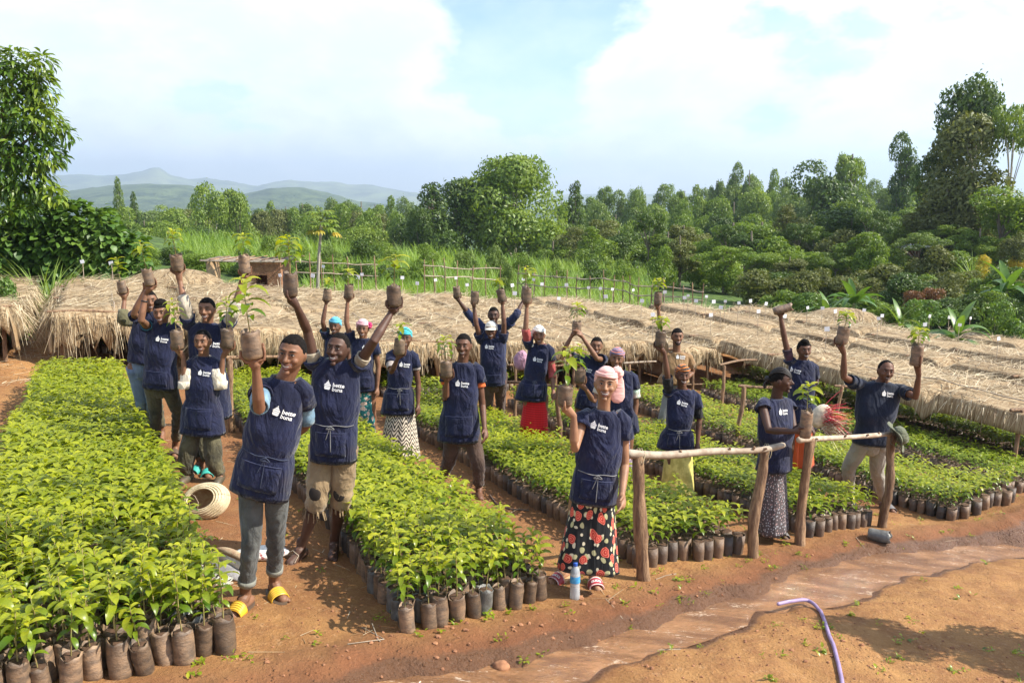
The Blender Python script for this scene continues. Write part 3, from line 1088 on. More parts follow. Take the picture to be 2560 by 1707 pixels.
def build_thatch():
    rs = np.random.default_rng(31)
    pr = random.Random(9)
    roofs = [  # b0,b1,a0,a1,height,side drop near-right, front drop, words
        (-5.6, -4.3, 15.2, 21.6, .92, .5, .35, 'thatched shade cut by the left edge of the picture'),
        (-3.95, -1.42, 15.1, 20.6, .95, .62, .40, 'thatched shade at the far left with a post at its front corner'),
        (-.72, 1.15, 15.0, 20.9, .97, .50, .52, 'thatched shade behind the two men at the far left'),
        (1.55, 3.30, 13.4, 21.2, .95, .42, .45, 'thatched shade behind the man in the beige sleeved shirt'),
        (3.55, 5.45, 12.4, 21.3, .92, .35, .40, 'thatched shade behind the two women with blue and pink headscarves'),
        (5.75, 7.55, 12.6, 21.2, .92, .35, .38, 'thatched shade behind the man in the white cap'),
        (7.80, 9.60, 12.7, 21.0, .90, .35, .38, 'thatched shade behind the woman in the red skirt'),
        (9.85, 10.85, 12.1, 20.6, .88, .3, .3, 'narrow thatched shade behind the man in the tan shirt'),
    ]
    rows = [(11.15, 13.05, 6.3), (13.3, 15.2, 6.3), (15.45, 17.35, 6.5), (17.6, 19.5, 6.8), (19.75, 21.65, 7.0), (21.9, 23.8, 7.4), (24.0, 25.9, 7.8), (26.1, 28, 8.2)]
    w2 = ['thatched shade that runs from the right edge of the picture, nearest row', 'long thatched shade, second row from the right hand front', 'long thatched shade, third row from the right hand front', 'long thatched shade, fourth row from the right hand front', 'long thatched shade, fifth row from the right hand front', 'long thatched shade, sixth row, next to the green slope', 'long thatched shade, seventh row, next to the banana plants', 'short thatched shade in the far right corner']
    for (b0, b1, a0), w in zip(rows, w2):
        a1 = float(np.interp(b0, [11, 16, 20, 23, 28], [20.6, 20.6, 17.5, 13.6, 11.5]))
        roofs.append((b0 + .16, b1 - .24, a0, a1, .84 + .07 * (len(roofs) % 3), .24, .10, w))
    for ri, (b0, b1, a0, a1, hgt, sdrop, fdrop, words) in enumerate(roofs):
        cx, cy = AB(a0, (b0 + b1) / 2)
        cz = gz(cx, cy)
        root = obj('thatched_shade', None, None, (cx, cy, cz))
        tag(root, words, 'thatched shade', 'straw shade roofs over the nursery beds')
        base = np.array([cx, cy, cz])
        na = int((a1 - a0) / .16) + 1; nb = 26
        av = np.linspace(a0, a1, na)
        # cross profile: near side (small b .. left) and far side
        # segments sag between the frames; the joints make darker steps
        seg = 2.35 + .3 * pr.random()
        ph = pr.uniform(0, seg)

        def dip(a):
            u_ = ((np.asarray(a) + ph) / seg) % 1
            return .24 * np.exp(-((u_ - .5) / .035) ** 2) * (.5 + vnoise(np.floor((np.asarray(a) + ph) / seg) * 3.3, np.asarray(a) * 0 + ri, 4))

        def top(a, f):
            wv = .055 * fbm(a * .9, f * 2 + ri * 7, 4, ri) + .030 * fbm(a * 3.7, f * 7 + ri, 3, ri + 5)
            st = .035 * np.abs(((a + ph) / seg) % 1 - .5) * 2
            return hgt + wv * 1.7 - st - dip(a) + .05 * np.sin(np.pi * np.clip(f, 0, 1)) + .03 * fbm(a * .35, f + 3, 2, ri + 9)
        V = []; U = []
        side_t = np.concatenate([[-.26, -.20, -.12, -.05], np.linspace(0, 1, nb - 8), [1.05, 1.12, 1.20, 1.26]])
        for a in av:
            wob = .10 * fbm(a * 1.3, ri * 3.1, 3, 2) * 2
            for s in side_t:
                f = min(max(s, 0), 1)
                over = s - f
                b = b0 + (b1 - b0) * f + wob * (abs(f - .5) * 2) + np.sign(over) * (1 - math.exp(-abs(over) * 5)) * .10
                x, y = AB(a + .05 * fbm(b * 3, a * 2, 2, 6), b)
                z = gz(x, y) + float(top(a, f)) - (abs(over) / .26) ** 1.3 * sdrop * 1.1 * (1 + .5 * float(fbm(a * 2.2, s, 3, 12))) - .02
                V.append((x - cx, y - cy, z - cz)); U.append((b, a))
        V = np.array(V); nbv = len(side_t)
        # front drop: extra rows in front of a0, curling down
        fr = []; fu = []
        for q, (da, dz) in enumerate(((-.10, -.35), (-.12, -.8), (-.10, -1.0))):
            row = V[:nbv].copy()
            row[:, 0] += AX[0] * da; row[:, 1] += AX[1] * da
            mid = np.array([1 if 0 <= s <= 1 else .3 for s in side_t])
            row[:, 2] += dz * fdrop * mid * (1 + .3 * RNG.normal(0, 1, nbv))
            fr.insert(0, row); fu.insert(0, [(u[0], u[1] + dz * fdrop) for u in U[:nbv]])
        back = V[-nbv:].copy(); back[:, 2] -= .3
        V = np.concatenate(fr + [V, back]); U = np.array([u for f in fu for u in f] + U + U[-nbv:])
        ny = len(V) // nbv
        i = np.arange(ny - 1)[:, None] * nbv + np.arange(nbv - 1)[None, :]
        F = np.stack([i, i + 1, i + 1 + nbv, i + nbv], -1).reshape(-1, 4)
        mo = obj('straw_mat', mesh('straw_mat', V, F, M_THATCH, uv=U), root)
        sol = mo.modifiers.new('thickness', 'SOLIDIFY'); sol.thickness = .05; sol.offset = -1
        # loose straw over the top, hanging along the edges
        area = (b1 - b0) * (a1 - a0)
        dist = math.hypot(cx, cy)
        n1 = int(area * (230 if ri < 5 else 170))
        aa = rs.uniform(a0, a1, n1); ff = rs.uniform(-.02, 1.02, n1)
        keep = vnoise(aa * .8 + 3, ff * 5 + ri * 3, 8) > .30
        aa, ff = aa[keep], ff[keep]; n1 = len(aa)
        bb = b0 + (b1 - b0) * ff
        x, y = AB(aa, bb)
        z = ground_z(x, y) + top(aa, ff) + .012
        yaw = math.atan2(BX[1], BX[0]) + rs.normal(0, .65, n1) + (rs.random(n1) < .25) * 1.3
        D = np.stack([np.cos(yaw), np.sin(yaw), rs.normal(.10, .16, n1)], -1)
        D /= np.linalg.norm(D, axis=1)[:, None]
        V1, F1 = strands(np.stack([x, y, z], -1) - base, D, rs.uniform(.12, .5, n1), rs.uniform(.006, .016, n1), rs.uniform(.0, .18, n1), 2)
        parts = [(V1, F1)]
        # fringe: sides and front
        per = []
        ns = int((a1 - a0) * (75 if ri in (1, 2, 3, 4, 8) else 26))
        a = rs.uniform(a0, a1, ns)
        for sidef, out in ((0, -1), (1, 1)):
            bq = b0 + (b1 - b0) * sidef + .10 * out
            x, y = AB(a, bq + rs.normal(0, .04, ns))
            z = ground_z(x, y) + hgt - rs.uniform(0, .14, ns)
            if ri >= 8 and out < 0: z = z - .03
            D = np.stack([BX[0] * out * rs.uniform(.05, .6, ns) + AX[0] * rs.normal(0, .22, ns), BX[1] * out * rs.uniform(.05, .6, ns) + AX[1] * rs.normal(0, .22, ns), -np.ones(ns) * rs.uniform(.4, 1, ns)], -1)
            D /= np.linalg.norm(D, axis=1)[:, None]
            parts.append(strands(np.stack([x, y, z], -1) - base, D, rs.uniform(.08, .60, ns) * (1.15 if sdrop > .4 else (.75 if sdrop > .3 else .5)) * (.5 + vnoise(a * 3, a * 0 + ri + out, 5)), rs.uniform(.007, .014, ns), rs.uniform(0, .3, ns), 3))
        nf = int((b1 - b0) * (190 if ri < 9 else 110))
        bq = rs.uniform(b0 - .05, b1 + .05, nf)
        clump = .35 + 1.1 * vnoise(bq * 6, bq * 0 + ri, 3)
        x, y = AB(a0 - .08 + rs.normal(0, .05, nf), bq)
        z = ground_z(x, y) + hgt - rs.uniform(0, .12, nf)
        D = np.stack([-AX[0] * rs.uniform(0, .3, nf) + BX[0] * rs.normal(0, .16, nf), -AX[1] * rs.uniform(0, .3, nf) + BX[1] * rs.normal(0, .16, nf), -np.ones(nf)], -1)
        D /= np.linalg.norm(D, axis=1)[:, None]
        parts.append(strands(np.stack([x, y, z], -1) - base, D, rs.uniform(.15, .62, nf) * clump * (1.1 if fdrop > .41 else (.7 if fdrop > .2 else .5)), rs.uniform(.007, .015, nf), rs.uniform(-.05, .15, nf), 3))
        off = 0; VV = []; FF = []
        quads = []
        for v, f in parts:
            VV.append(v); FF.append(f + off); off += len(v)
        so = obj('loose_straw', mesh('loose_straw', np.concatenate(VV), np.concatenate(FF), M_STRAW, False), root)
        tag(so, kind='stuff')
        # posts and bearers under the roof
        nposts = 0
        a = a0 + .12
        while a < a1 and nposts < 6:
            for f in (.03, .97):
                b = b0 + (b1 - b0) * f
                x, y = AB(a, b)
                z = gz(x, y)
                P, rr = crooked((x - cx, y - cy, z - cz - .1), (x - cx + rs.normal(0, .04), y - cy, z - cz + hgt - .06), .034, .028, 6, .015, pr)
                V2, F2, _ = tube_geo(P, rr, 7)
                obj('post', mesh('post', V2, F2, M_WOOD), root)
            x0, y0 = AB(a, b0 - .1); x1, y1 = AB(a, b1 + .1)
            P, rr = crooked((x0 - cx, y0 - cy, gz(x0, y0) - cz + hgt - .05), (x1 - cx, y1 - cy, gz(x1, y1) - cz + hgt - .05), .026, .02, 7, .01, pr)
            V2, F2, _ = tube_geo(P, rr, 6)
            obj('bearer', mesh('bearer', V2, F2, M_WOOD), root)
            a += 2.3; nposts += 1
        # weight poles lying on the straw
        for q in range(1):
            f = (.45, .7)[q] + pr.uniform(-.08, .08)
            aL, aR = a0 + pr.uniform(0, .6), min(a1, a0 + pr.uniform(3, 5))
            P = []
            for a_ in np.linspace(aL, aR, 9):
                x, y = AB(a_, b0 + (b1 - b0) * f + pr.uniform(-.02, .02)); P.append((x - cx, y - cy, gz(x, y) - cz + float(top(a_, f)) + .02))
            V2, F2, _ = tube_geo(P, .010, 6)
            obj('weight_pole', mesh('weight_pole', V2, F2, M_WOODP), root)


build_thatch()

# straw litter and a straw heap on the ground by the left shades
def build_litter():
    rs = np.random.default_rng(77)
    n = 1500
    a = rs.uniform(13.6, 19, n); b = rs.choice([-1.05, 1.35, 0.2], n) + rs.normal(0, .5, n)
    x, y = AB(a, b)
    z = ground_z(x, y) + .01
    yaw = rs.uniform(0, 6.28, n)
    D = np.stack([np.cos(yaw), np.sin(yaw), rs.uniform(0, .1, n)], -1)
    V, F = strands(np.stack([x, y, z], -1), D, rs.uniform(.1, .35, n), rs.uniform(.005, .01, n), rs.uniform(0, .05, n), 2)
    # a few stray straws on the paths
    n2 = 420
    a = rs.uniform(4.2, 12, n2); b = rs.choice([1.0, 3.1, 5.3, 7.4, 9.6, .7], n2) + rs.normal(0, .33, n2)
    x, y = AB(a, b); yaw = rs.uniform(0, 6.28, n2)
    z = ground_z(x, y) + .006
    D = np.stack([np.cos(yaw), np.sin(yaw), rs.uniform(0, .05, n2)], -1)
    V2, F2 = strands(np.stack([x, y, z], -1), D, rs.uniform(.05, .22, n2), rs.uniform(.003, .006, n2), rs.uniform(0, .05, n2), 2)
    tag(obj('straw_litter', mesh('straw_litter', np.concatenate([V, V2]), np.concatenate([F, F2 + len(V)]), M_STRAW, False)), 'loose straw strewn on the paths and under the shades', 'straw', kind='stuff')
    # heap
    for (px, py, sc, w) in ((430, 672, (1.3, .9, .55), 'mound of old straw behind the shades left of the raised bags'), (2105, 770, (1.1, .8, .4), 'mound of straw near the banana plants on the right')):
        q = gp(px, py, 1.25)
        V, F, U = ellipsoid((0, 0, 0), sc, 28, 16)
        V = V * (1 + .16 * fbm(U[:, 0:1] * 3 + 9, U[:, 1:2] * 3 + U[:, 2:3] * 2, 4, 3))
        root = obj('straw_heap', None, None, (q[0], q[1], q[2] - sc[2]))
        tag(root, w, 'straw heap')
        obj('heap', mesh('heap', V, F, M_THATCH, uv=U[:, :2] * 2), root)
        n = 900
        th = rs.uniform(0, 6.28, n); ph = rs.uniform(0, 1.5, n)
        d = np.stack([np.sin(ph) * np.cos(th), np.sin(ph) * np.sin(th), np.cos(ph)], -1)
        P = d * np.array(sc)
        D = np.stack([np.cos(th + rs.normal(0, .5, n)), np.sin(th + rs.normal(0, .5, n)), -rs.uniform(.1, .8, n)], -1); D /= np.linalg.norm(D, axis=1)[:, None]
        V, F = strands(P, D, rs.uniform(.15, .5, n), rs.uniform(.008, .014, n), rs.uniform(0, .1, n), 2)
        tag(obj('loose_straw', mesh('loose_straw', V, F, M_STRAW, False), root), kind='stuff')


build_litter()
# ------------------------------------------------------------------ trees and bushes
KD = 2560 / 2352.
G_DARK = leaf_mat('dark_foliage', (.032, .066, .012), (.080, .140, .022), (.15, .22, .03), .28, .5, .6)
G_MID = leaf_mat('mid_foliage', (.075, .135, .017), (.165, .250, .030), (.26, .35, .04), .34, .5, .7)
G_YEL = leaf_mat('yellow_green_foliage', (.10, .17, .024), (.20, .29, .042), (.30, .37, .05), .32, .5, .7)
G_OLIVE = leaf_mat('olive_foliage', (.075, .095, .024), (.155, .175, .042), (.22, .23, .06), .28, .6, .7)
G_BLUE = leaf_mat('grey_green_foliage', (.080, .130, .030), (.165, .235, .050), (.23, .31, .06), .32, .5, .7)
G_MANGO = leaf_mat('mango_leaf', (.040, .095, .012), (.12, .21, .022), (.32, .40, .04), .34, .33, 1.0)
G_BROAD = leaf_mat('broad_leaf', (.045, .105, .018), (.12, .22, .032), (.22, .32, .05), .28, .46, .8, spec=.4)
G_GRASS = leaf_mat('tall_grass_blade', (.12, .21, .03), (.21, .34, .05), (.34, .44, .09), .40, .5, .8)
G_BANANA = leaf_mat('banana_leaf', (.05, .12, .022), (.10, .20, .035), (.17, .27, .05), .3, .35, .8)
G_PAPAYA = leaf_mat('papaya_leaf', (.12, .20, .03), (.22, .30, .05), (.55, .38, .05), .35, .45, 1.0)
G_RED = leaf_mat('reddish_shrub', (.09, .045, .02), (.20, .09, .03), (.30, .12, .04), .25, .5, .7)
G_YFL = leaf_mat('yellow_flowers', (.45, .38, .03), (.62, .48, .04), (.7, .5, .05), .25, .5, .7)
M_BARK = mat('grey_bark', (.20, .165, .12), .9, .4, 6, .9, 30, .03, color2=(.09, .07, .05), stretch=(3, 3, 1))
M_BARKP = mat('pale_bark', (.36, .32, .25), .85, .35, 6, .7, 30, .02, stretch=(3, 3, 1))


def rhombs(P, Nn, L, W, rs):
    """small leaf sprays: bent rhombs centred at P, normal roughly Nn"""
    n = len(P)
    Nn = Nn + rs.normal(0, .55, (n, 3)); Nn /= np.linalg.norm(Nn, axis=1)[:, None]
    t = np.cross(Nn, rs.normal(0, 1, (n, 3))); t /= np.linalg.norm(t, axis=1)[:, None]
    t[:, 2] -= .25; t /= np.linalg.norm(t, axis=1)[:, None]
    b = np.cross(Nn, t)
    L = L[:, None]; W = W[:, None]
    a0 = P - t * L * .5; a1 = P + b * W * .5 + Nn * W * .12; a2 = P + t * L * .5 - Nn * L * .10; a3 = P - b * W * .5 + Nn * W * .12
    V = np.stack([a0, a1, a2, a3], 1).reshape(-1, 3)
    F = (np.array([[0, 1, 2, 3]])[None] + (np.arange(n) * 4)[:, None, None]).reshape(-1, 4)
    return V, F


def crown_points(lobes, n, rs, lumps=1.0, shell=.5):
    """points and outward normals through a crown made of lobes (cx,cy,cz,rx,ry,rz)"""
    Lb = np.array(lobes, float)
    vol = (Lb[:, 3] * Lb[:, 5]) ** 1.0
    idx = rs.choice(len(Lb), n, p=vol / vol.sum())
    d = rs.normal(0, 1, (n, 3)); d /= np.linalg.norm(d, axis=1)[:, None]
    keep = d[:, 2] > -.75
    d[~keep, 2] *= -1
    rad = shell + (1 - shell) * rs.random(n) ** .45
    lump = 1 + .34 * lumps * fbm(d[:, 0] * 3.1 + idx * 7.3, d[:, 1] * 3.1 + d[:, 2] * 4.3 + idx, 3, 5)
    # twigs that stand out of the outline
    twig = 1 + (rs.random(n) < .06) * rs.uniform(.05, .28, n)
    r = Lb[idx]
    P = r[:, :3] + d * r[:, 3:6] * (rad * lump * twig)[:, None]
    # holes
    h = fbm(P[:, 0] * 2.6 / Lb[:, 3].mean(), P[:, 2] * 2.6 / Lb[:, 3].mean() + P[:, 1], 3, 9)
    ok = h > -.23
    return P[ok], (d / r[:, 3:6])[ok] * Lb[:, 3].mean(), rad[ok]


def unit_crown(kind, seed):
    rs = np.random.default_rng(seed)
    L = []
    if kind == 'dome':
        L.append((0, 0, .56, .38, .38, .38)); L.append((0, 0, .34, .36, .36, .28))
        for i in range(26):
            a = rs.uniform(0, 6.28); e = rs.uniform(-.75, 1.3); r = .34
            L.append((math.cos(a) * math.cos(e) * r, math.sin(a) * math.cos(e) * r, .56 + math.sin(e) * .34, .15, .15, .12))
        n, l, w = 24000, .030, .015
    elif kind == 'round':
        for i in range(15):
            a = rs.uniform(0, 6.28); z = rs.uniform(.16, .86); r = .31 * math.sin(math.pi * (z + .12) / 1.12) * rs.uniform(.5, 1)
            q = rs.uniform(.13, .22)
            L.append((math.cos(a) * r, math.sin(a) * r, z, q, q, q * .85))
        n, l, w = 8200, .034, .018
    elif kind == 'cone':
        for i in range(34):
            z = .10 + .86 * (i / 33) ** .9; a = i * 2.4; r = .25 * (1 - z) ** .8 + .015
            q = .05 + .13 * (1 - z)
            L.append((math.cos(a) * r, math.sin(a) * r, z, q, q, q * .75))
        n, l, w = 7200, .040, .015
    elif kind == 'loose':
        for i in range(20):
            z = rs.uniform(.34, .97); a = rs.uniform(0, 6.28); r = rs.uniform(.05, .24) * (1.15 - z * .6)
            q = rs.uniform(.06, .13)
            L.append((math.cos(a) * r, math.sin(a) * r, z, q, q, q * .9))
        n, l, w = 6200, .036, .015
    elif kind == 'flat':
        for i in range(20):
            a = rs.uniform(0, 6.28); r = rs.uniform(.05, .46); q = rs.uniform(.08, .15)
            L.append((math.cos(a) * r, math.sin(a) * r, .82 + rs.uniform(-.10, .10) - r * .2, q, q, q * .45))
        n, l, w = 3800, .036, .018
    else:   # bush
        for i in range(16):
            a = rs.uniform(0, 6.28); r = rs.uniform(.0, .36); q = rs.uniform(.15, .24)
            L.append((math.cos(a) * r, math.sin(a) * r, rs.uniform(.15, .75) * (1 - r * .8), q, q, q * .9))
        n, l, w = 5200, .050, .026
    P, N, rad = crown_points(L, n, rs)
    P = P[P[:, 2] > 0.0] if False else P
    N = N[:len(P)]
    V, F = rhombs(P, N, rs.uniform(.7, 1.4, len(P)) * l, rs.uniform(.7, 1.3, len(P)) * w, rs)
    tint = np.clip(fbm(P[:, 0] * 9, P[:, 2] * 9 + P[:, 1] * 5, 3, seed) * 1.5 + .35 + rs.normal(0, .12, len(P)), 0, 1)
    V[:, 2] = np.maximum(V[:, 2], .0)
    # dark twigs inside stop the light from shining right through
    return V, F, np.repeat(tint, 4), L


CROWNS = {}
for _k, _n in (('dome', 1), ('round', 4), ('cone', 3), ('loose', 3), ('flat', 2), ('bush', 4)):
    for _i in range(_n):
        CROWNS[(_k, _i)] = unit_crown(_k, 40 + _i * 7 + len(_k))
CM = {}


def crown_mesh(kind, i, m):
    key = (kind, i, m.name)
    if key not in CM:
        V, F, T, L = CROWNS[(kind, i)]
        CM[key] = mesh('crown', V, F, m, True, tint=T)
    return CM[key]


TM = {}


def trunk_mesh(kind, i, m):
    key = (kind, i, m.name)
    if key in TM: return TM[key]
    rs = random.Random(hash(kind) % 100 + i)
    L = CROWNS[(kind, i)][3]
    mb = MB()
    topz = .9 if kind in ('cone', 'loose') else .55
    mb.tube([(0, 0, -.04), (.006, .004, topz * .4), (-.008, 0, topz)], [.024, .018, .008], 8)
    rs2 = rs.sample(range(len(L)), min(len(L), 9 if kind != 'dome' else 16))
    for j in rs2:
        c = np.array(L[j][:3]); z0 = min(c[2] * .55, topz * .8)
        mb.tube([(0, 0, z0), (c[0] * .5, c[1] * .5, z0 + (c[2] - z0) * .55), tuple(c)], [.011, .007, .003], 6)
    TM[key] = mb.mesh('trunk', m)
    return TM[key]


WHO_X = [(300, 'the olive sleeve'), (372, 'the man in blue jeans'), (404, 'the man with the tuft of hair'), (518, 'the tall man in beige sleeves'), (610, 'the mud shelter'), (731, 'the front man'), (800, 'the papaya'), (870, 'the man in torn shorts'), (985, 'the zebra skirt'), (1060, 'the gap left of the dark trees'), (1159, 'the man in brown trousers'), (1232, 'the white cap'), (1347, 'the red skirt'), (1440, 'the bag lifted with both hands'), (1514, 'the pink turban'), (1590, 'the gap right of the pink turban'), (1693, 'the man in the tan shirt'), (1790, 'the middle rail'), (1870, 'the gap left of the braided woman'), (1957, 'the sideways bag'), (2030, 'the braided woman'), (2107, 'the left bag of the balding man'), (2214, 'the balding man'), (2292, 'the right bag of the balding man'), (2390, 'the hat on the rail'), (2500, 'the right edge')]
USED_LABELS = {}


def place_label(desc, px):
    who = min(WHO_X, key=lambda w: abs(w[0] - px))[1]
    for extra in ('', ', nearer', ', farther', ', leftmost', ', rightmost'):
        lab = desc + ' above ' + who + extra
        if len(lab.split()) > 16: lab = desc + ' over ' + ' '.join(who.split()[-2:]) + extra
        if len(lab.split()) > 16: lab = desc + extra
        if lab not in USED_LABELS:
            USED_LABELS[lab] = 1
            return lab
    return desc + ' above ' + who


def tree(kind, i, m, px, ytop, Y, wpx, desc, label=None, hmin=.5, trunk=True, bark=None, zbase=None, name=None, cat=None, group='trees beyond the nursery'):
    """px,ytop: picture position of the top; wpx: crown width; all used only to find its real place and size"""
    p = at(px, ytop, Y)
    z0 = gz(p[0], Y) if zbase is None else zbase
    h = max(hmin, p[2] - z0)
    w = wpx / FPX * Y
    nw = {'dome': .84, 'round': .78, 'cone': .62, 'loose': .58, 'flat': 1.05, 'bush': .92}[kind]
    isb = kind == 'bush' or h < 3.2
    root = obj(name or ('bush' if isb else 'tree'), None, None, (p[0], Y, z0), (0, 0, random.uniform(0, 6.28)), (w / nw, w / nw, h))
    tag(root, label or place_label(desc, px), cat or ('bush' if isb else 'tree'), group)
    obj('crown' if not isb else 'foliage', crown_mesh(kind, i, m), root)
    if trunk: obj('trunk' if not isb else 'stems', trunk_mesh(kind, i, bark or M_BARK), root)
    return root


def build_forest():
    rs = random.Random(12)
    k = KD
    T = lambda kind, i, m, x, y, Y, w, desc, **kw: tree(kind, i, m, x * k, y * k, Y, w * k, desc, **kw)
    # the trees that stand out one by one
    T('dome', 0, G_YEL, 1182, 358, 84, 262, '', label='big round domed light green tree standing alone above the white cap', bark=M_BARKP)
    T('cone', 0, G_DARK, 990, 418, 80, 150, '', label='dark pointed tree left of the big domed tree')
    T('round', 1, G_DARK, 1060, 400, 82, 150, '', label='dark bushy tree touching the left side of the big domed tree')
    T('round', 3, G_DARK, 965, 470, 78, 80, '', label='low dark tree at the left foot of the pointed dark tree')
    T('bush', 0, G_DARK, 1020, 505, 76, 150, '', label='dark undergrowth below the pointed tree and the bushy tree')
    T('cone', 1, G_DARK, 1322, 416, 100, 90, '', label='dark spreading fir just right of the big domed tree')
    T('flat', 0, G_OLIVE, 1375, 492, 72, 170, '', label='flat topped olive acacia with a pale crooked trunk, right of the domed tree', bark=M_BARKP)
    T('flat', 1, G_OLIVE, 1640, 520, 74, 150, '', label='flat brownish acacia above the tan shirt')
    T('loose', 0, G_BLUE, 1648, 392, 150, 50, '', label='small round pale tree on the ridge above the tan shirt')
    T('loose', 1, G_BLUE, 1724, 366, 150, 64, '', label='pale slim tree on the ridge, highest above the middle rail')
    T('loose', 2, G_BLUE, 1690, 385, 150, 60, '', label='pale slim tree on the ridge just right of the small round one')
    T('loose', 0, G_YEL, 1960, 325, 118, 110, '', label='tall feathery yellow green tree on the ridge above the sideways bag')
    T('loose', 2, G_DARK, 2082, 322, 100, 105, '', label='dark narrow vine covered tree standing alone against the sky')
    T('round', 0, G_DARK, 1885, 372, 96, 190, '', label='broad dark rounded tree on the ridge above the gap left of the braids')
    T('round', 2, G_DARK, 1965, 480, 62, 240, '', label='very dark spreading tree left of the tin roofed house')
    T('round', 3, G_DARK, 2235, 168, 60, 185, '', label='tallest tree of all, dark green, against the sky at the right')
    T('round', 1, G_OLIVE, 2260, 245, 57, 240, '', label='tall olive tree in front of the tallest tree at the right', bark=M_BARKP)
    T('flat', 1, G_YEL, 2345, 196, 55, 120, '', label='pale branched tree with open crown cut by the right edge', bark=M_BARKP)
    T('loose', 1, G_OLIVE, 2180, 400, 56, 190, '', label='thin olive tree with pale stems between the lone dark tree and the tallest', bark=M_BARKP)
    T('round', 0, G_MID, 2310, 430, 50, 220, '', label='mid green tree under the tallest trees at the right edge')
    T('bush', 1, G_YEL, 1672, 572, 44, 125, '', label='bright green vine covered bush standing above the tan shirted man')
    T('bush', 2, G_MID, 1795, 640, 38, 90, '', label='low bright bush between the sideways bag and the bright vine bush')
    T('round', 2, G_YEL, 480, 422, 100, 110, '', label='yellow green tree against the hills above the tall man', bark=M_BARKP)
    T('round', 1, G_YEL, 545, 428, 104, 105, '', label='second yellow green tree against the hills, right of the first')
    T('cone', 2, G_BLUE, 268, 405, 120, 44, '', label='thin pale conifer against the far hills at the left', bark=M_BARKP)
    T('cone', 1, G_DARK, 305, 440, 118, 42, '', label='small dark conifer right of the thin pale conifer')
    # rows that fill the valley and the slope
    def row(Y, x0, x1, step, tops, ws, kinds, mats_, desc):
        x = x0
        n = 0
        while x < x1:
            y = np.interp(x, [q[0] for q in tops], [q[1] for q in tops]) + rs.uniform(-13, 13)
            kd = rs.choice(kinds); i = rs.randrange(dict(dome=1, round=4, cone=3, loose=3, flat=2, bush=4)[kd])
            m, md = rs.choice(mats_)
            kdn = dict(round='bushy', cone='pointed', loose='feathery', flat='flat topped', bush='low leafy')[kd]
            T(kd, i, m, x, y, Y * rs.uniform(.93, 1.07), ws * rs.uniform(.8, 1.25), md + ' ' + kdn + ' tree ' + desc if kd != 'bush' else md + ' bush ' + desc, hmin=float(np.interp(Y, [30, 46, 60, 98, 140], [1.3, 2.9, 4.6, 7.5, 10])) * rs.uniform(.7, 1.2) * (1 if x > 1300 else .75))
            x += step * rs.uniform(.75, 1.15); n += 1
    MM = [(G_MID, 'mid green'), (G_BLUE, 'grey green'), (G_YEL, 'light green'), (G_MID, 'green')]
    DD = [(G_DARK, 'dark green'), (G_MID, 'mid green'), (G_OLIVE, 'olive')]
    row(165, 1290, 2150, 34, [(1290, 445), (1400, 432), (1500, 440), (1600, 425), (1760, 405), (1850, 420), (1960, 400), (2150, 430)], 62, ['round', 'cone', 'loose', 'round'], MM, 'on the far ridge')
    row(128, 1280, 2140, 44, [(1280, 470), (1500, 462), (1700, 440), (1900, 450), (2140, 440)], 84, ['round', 'loose', 'round'], MM, 'high on the slope')
    row(98, 1285, 2130, 52, [(1285, 505), (1600, 490), (1900, 478), (2130, 480)], 100, ['round', 'loose', 'round', 'flat'], DD + MM, 'half way down the slope')
    row(76, 1270, 2360, 60, [(1270, 545), (1600, 530), (1900, 520), (2360, 520)], 116, ['round', 'loose', 'round', 'cone'], DD + MM, 'low on the slope')
    row(66, 1300, 2400, 56, [(1300, 575), (1600, 560), (1900, 560), (2400, 540)], 124, ['round', 'loose', 'cone', 'round'], MM + DD, 'on the lower slope')
    row(56, 1380, 2400, 56, [(1380, 600), (1700, 585), (2000, 590), (2360, 560)], 116, ['bush', 'round', 'loose', 'flat'], DD + MM, 'at the foot of the slope')
    row(46, 1560, 2420, 52, [(1560, 640), (1800, 628), (2000, 615), (2420, 590)], 112, ['bush', 'round', 'loose', 'flat'], DD + MM, 'on the bank behind the thatch')
    row(31, 1800, 2440, 50, [(1800, 690), (2000, 690), (2200, 685), (2440, 690)], 100, ['bush'], [(G_DARK, 'very dark'), (G_MID, 'soft green'), (G_BROAD, 'shiny green')], 'right behind the thatch')
    row(38, 1740, 2420, 50, [(1740, 665), (1900, 652), (2100, 645), (2420, 635)], 120, ['bush'], DD + [(G_MID, 'leafy green')], 'close behind the thatch')
    row(150, 250, 960, 36, [(250, 482), (500, 470), (700, 462), (960, 452)], 66, ['round', 'loose', 'cone', 'round'], MM + [(G_BLUE, 'grey green')], 'on the far valley side')
    row(112, 255, 950, 44, [(255, 492), (600, 488), (950, 480)], 92, ['round', 'round', 'loose'], MM + [(G_OLIVE, 'olive')], 'in the valley')
    row(88, 300, 930, 56, [(300, 520), (600, 512), (930, 508)], 110, ['round', 'bush'], [(G_MID, 'mid green'), (G_YEL, 'light green'), (G_DARK, 'dark green')], 'behind the tall grass')
    row(42, 620, 1560, 78, [(620, 588), (1000, 592), (1560, 640)], 70, ['bush'], MM + DD, 'standing in the tall grass')
    row(33, 330, 1000, 68, [(330, 600), (420, 612), (700, 615), (1000, 628)], 92, ['bush'], [(G_MID, 'mid green'), (G_DARK, 'dark green')], 'at the edge of the tall grass')
    T('bush', 3, G_BLUE, 1165, 590, 31, 46, '', label='feathery grey green shrub in the grass above the white cap')
    for x, y, w in ((1868, 678, 70), (2098, 648, 60), (2140, 640, 66), (1830, 690, 60)):
        T('bush', 1, G_RED, x, y, 34, w, 'reddish brown shrub')
    for x, y, w in ((2260, 576, 50), (2335, 578, 46)):
        T('bush', 3, G_YFL, x, y, 46, w, 'shrub covered in yellow flowers')
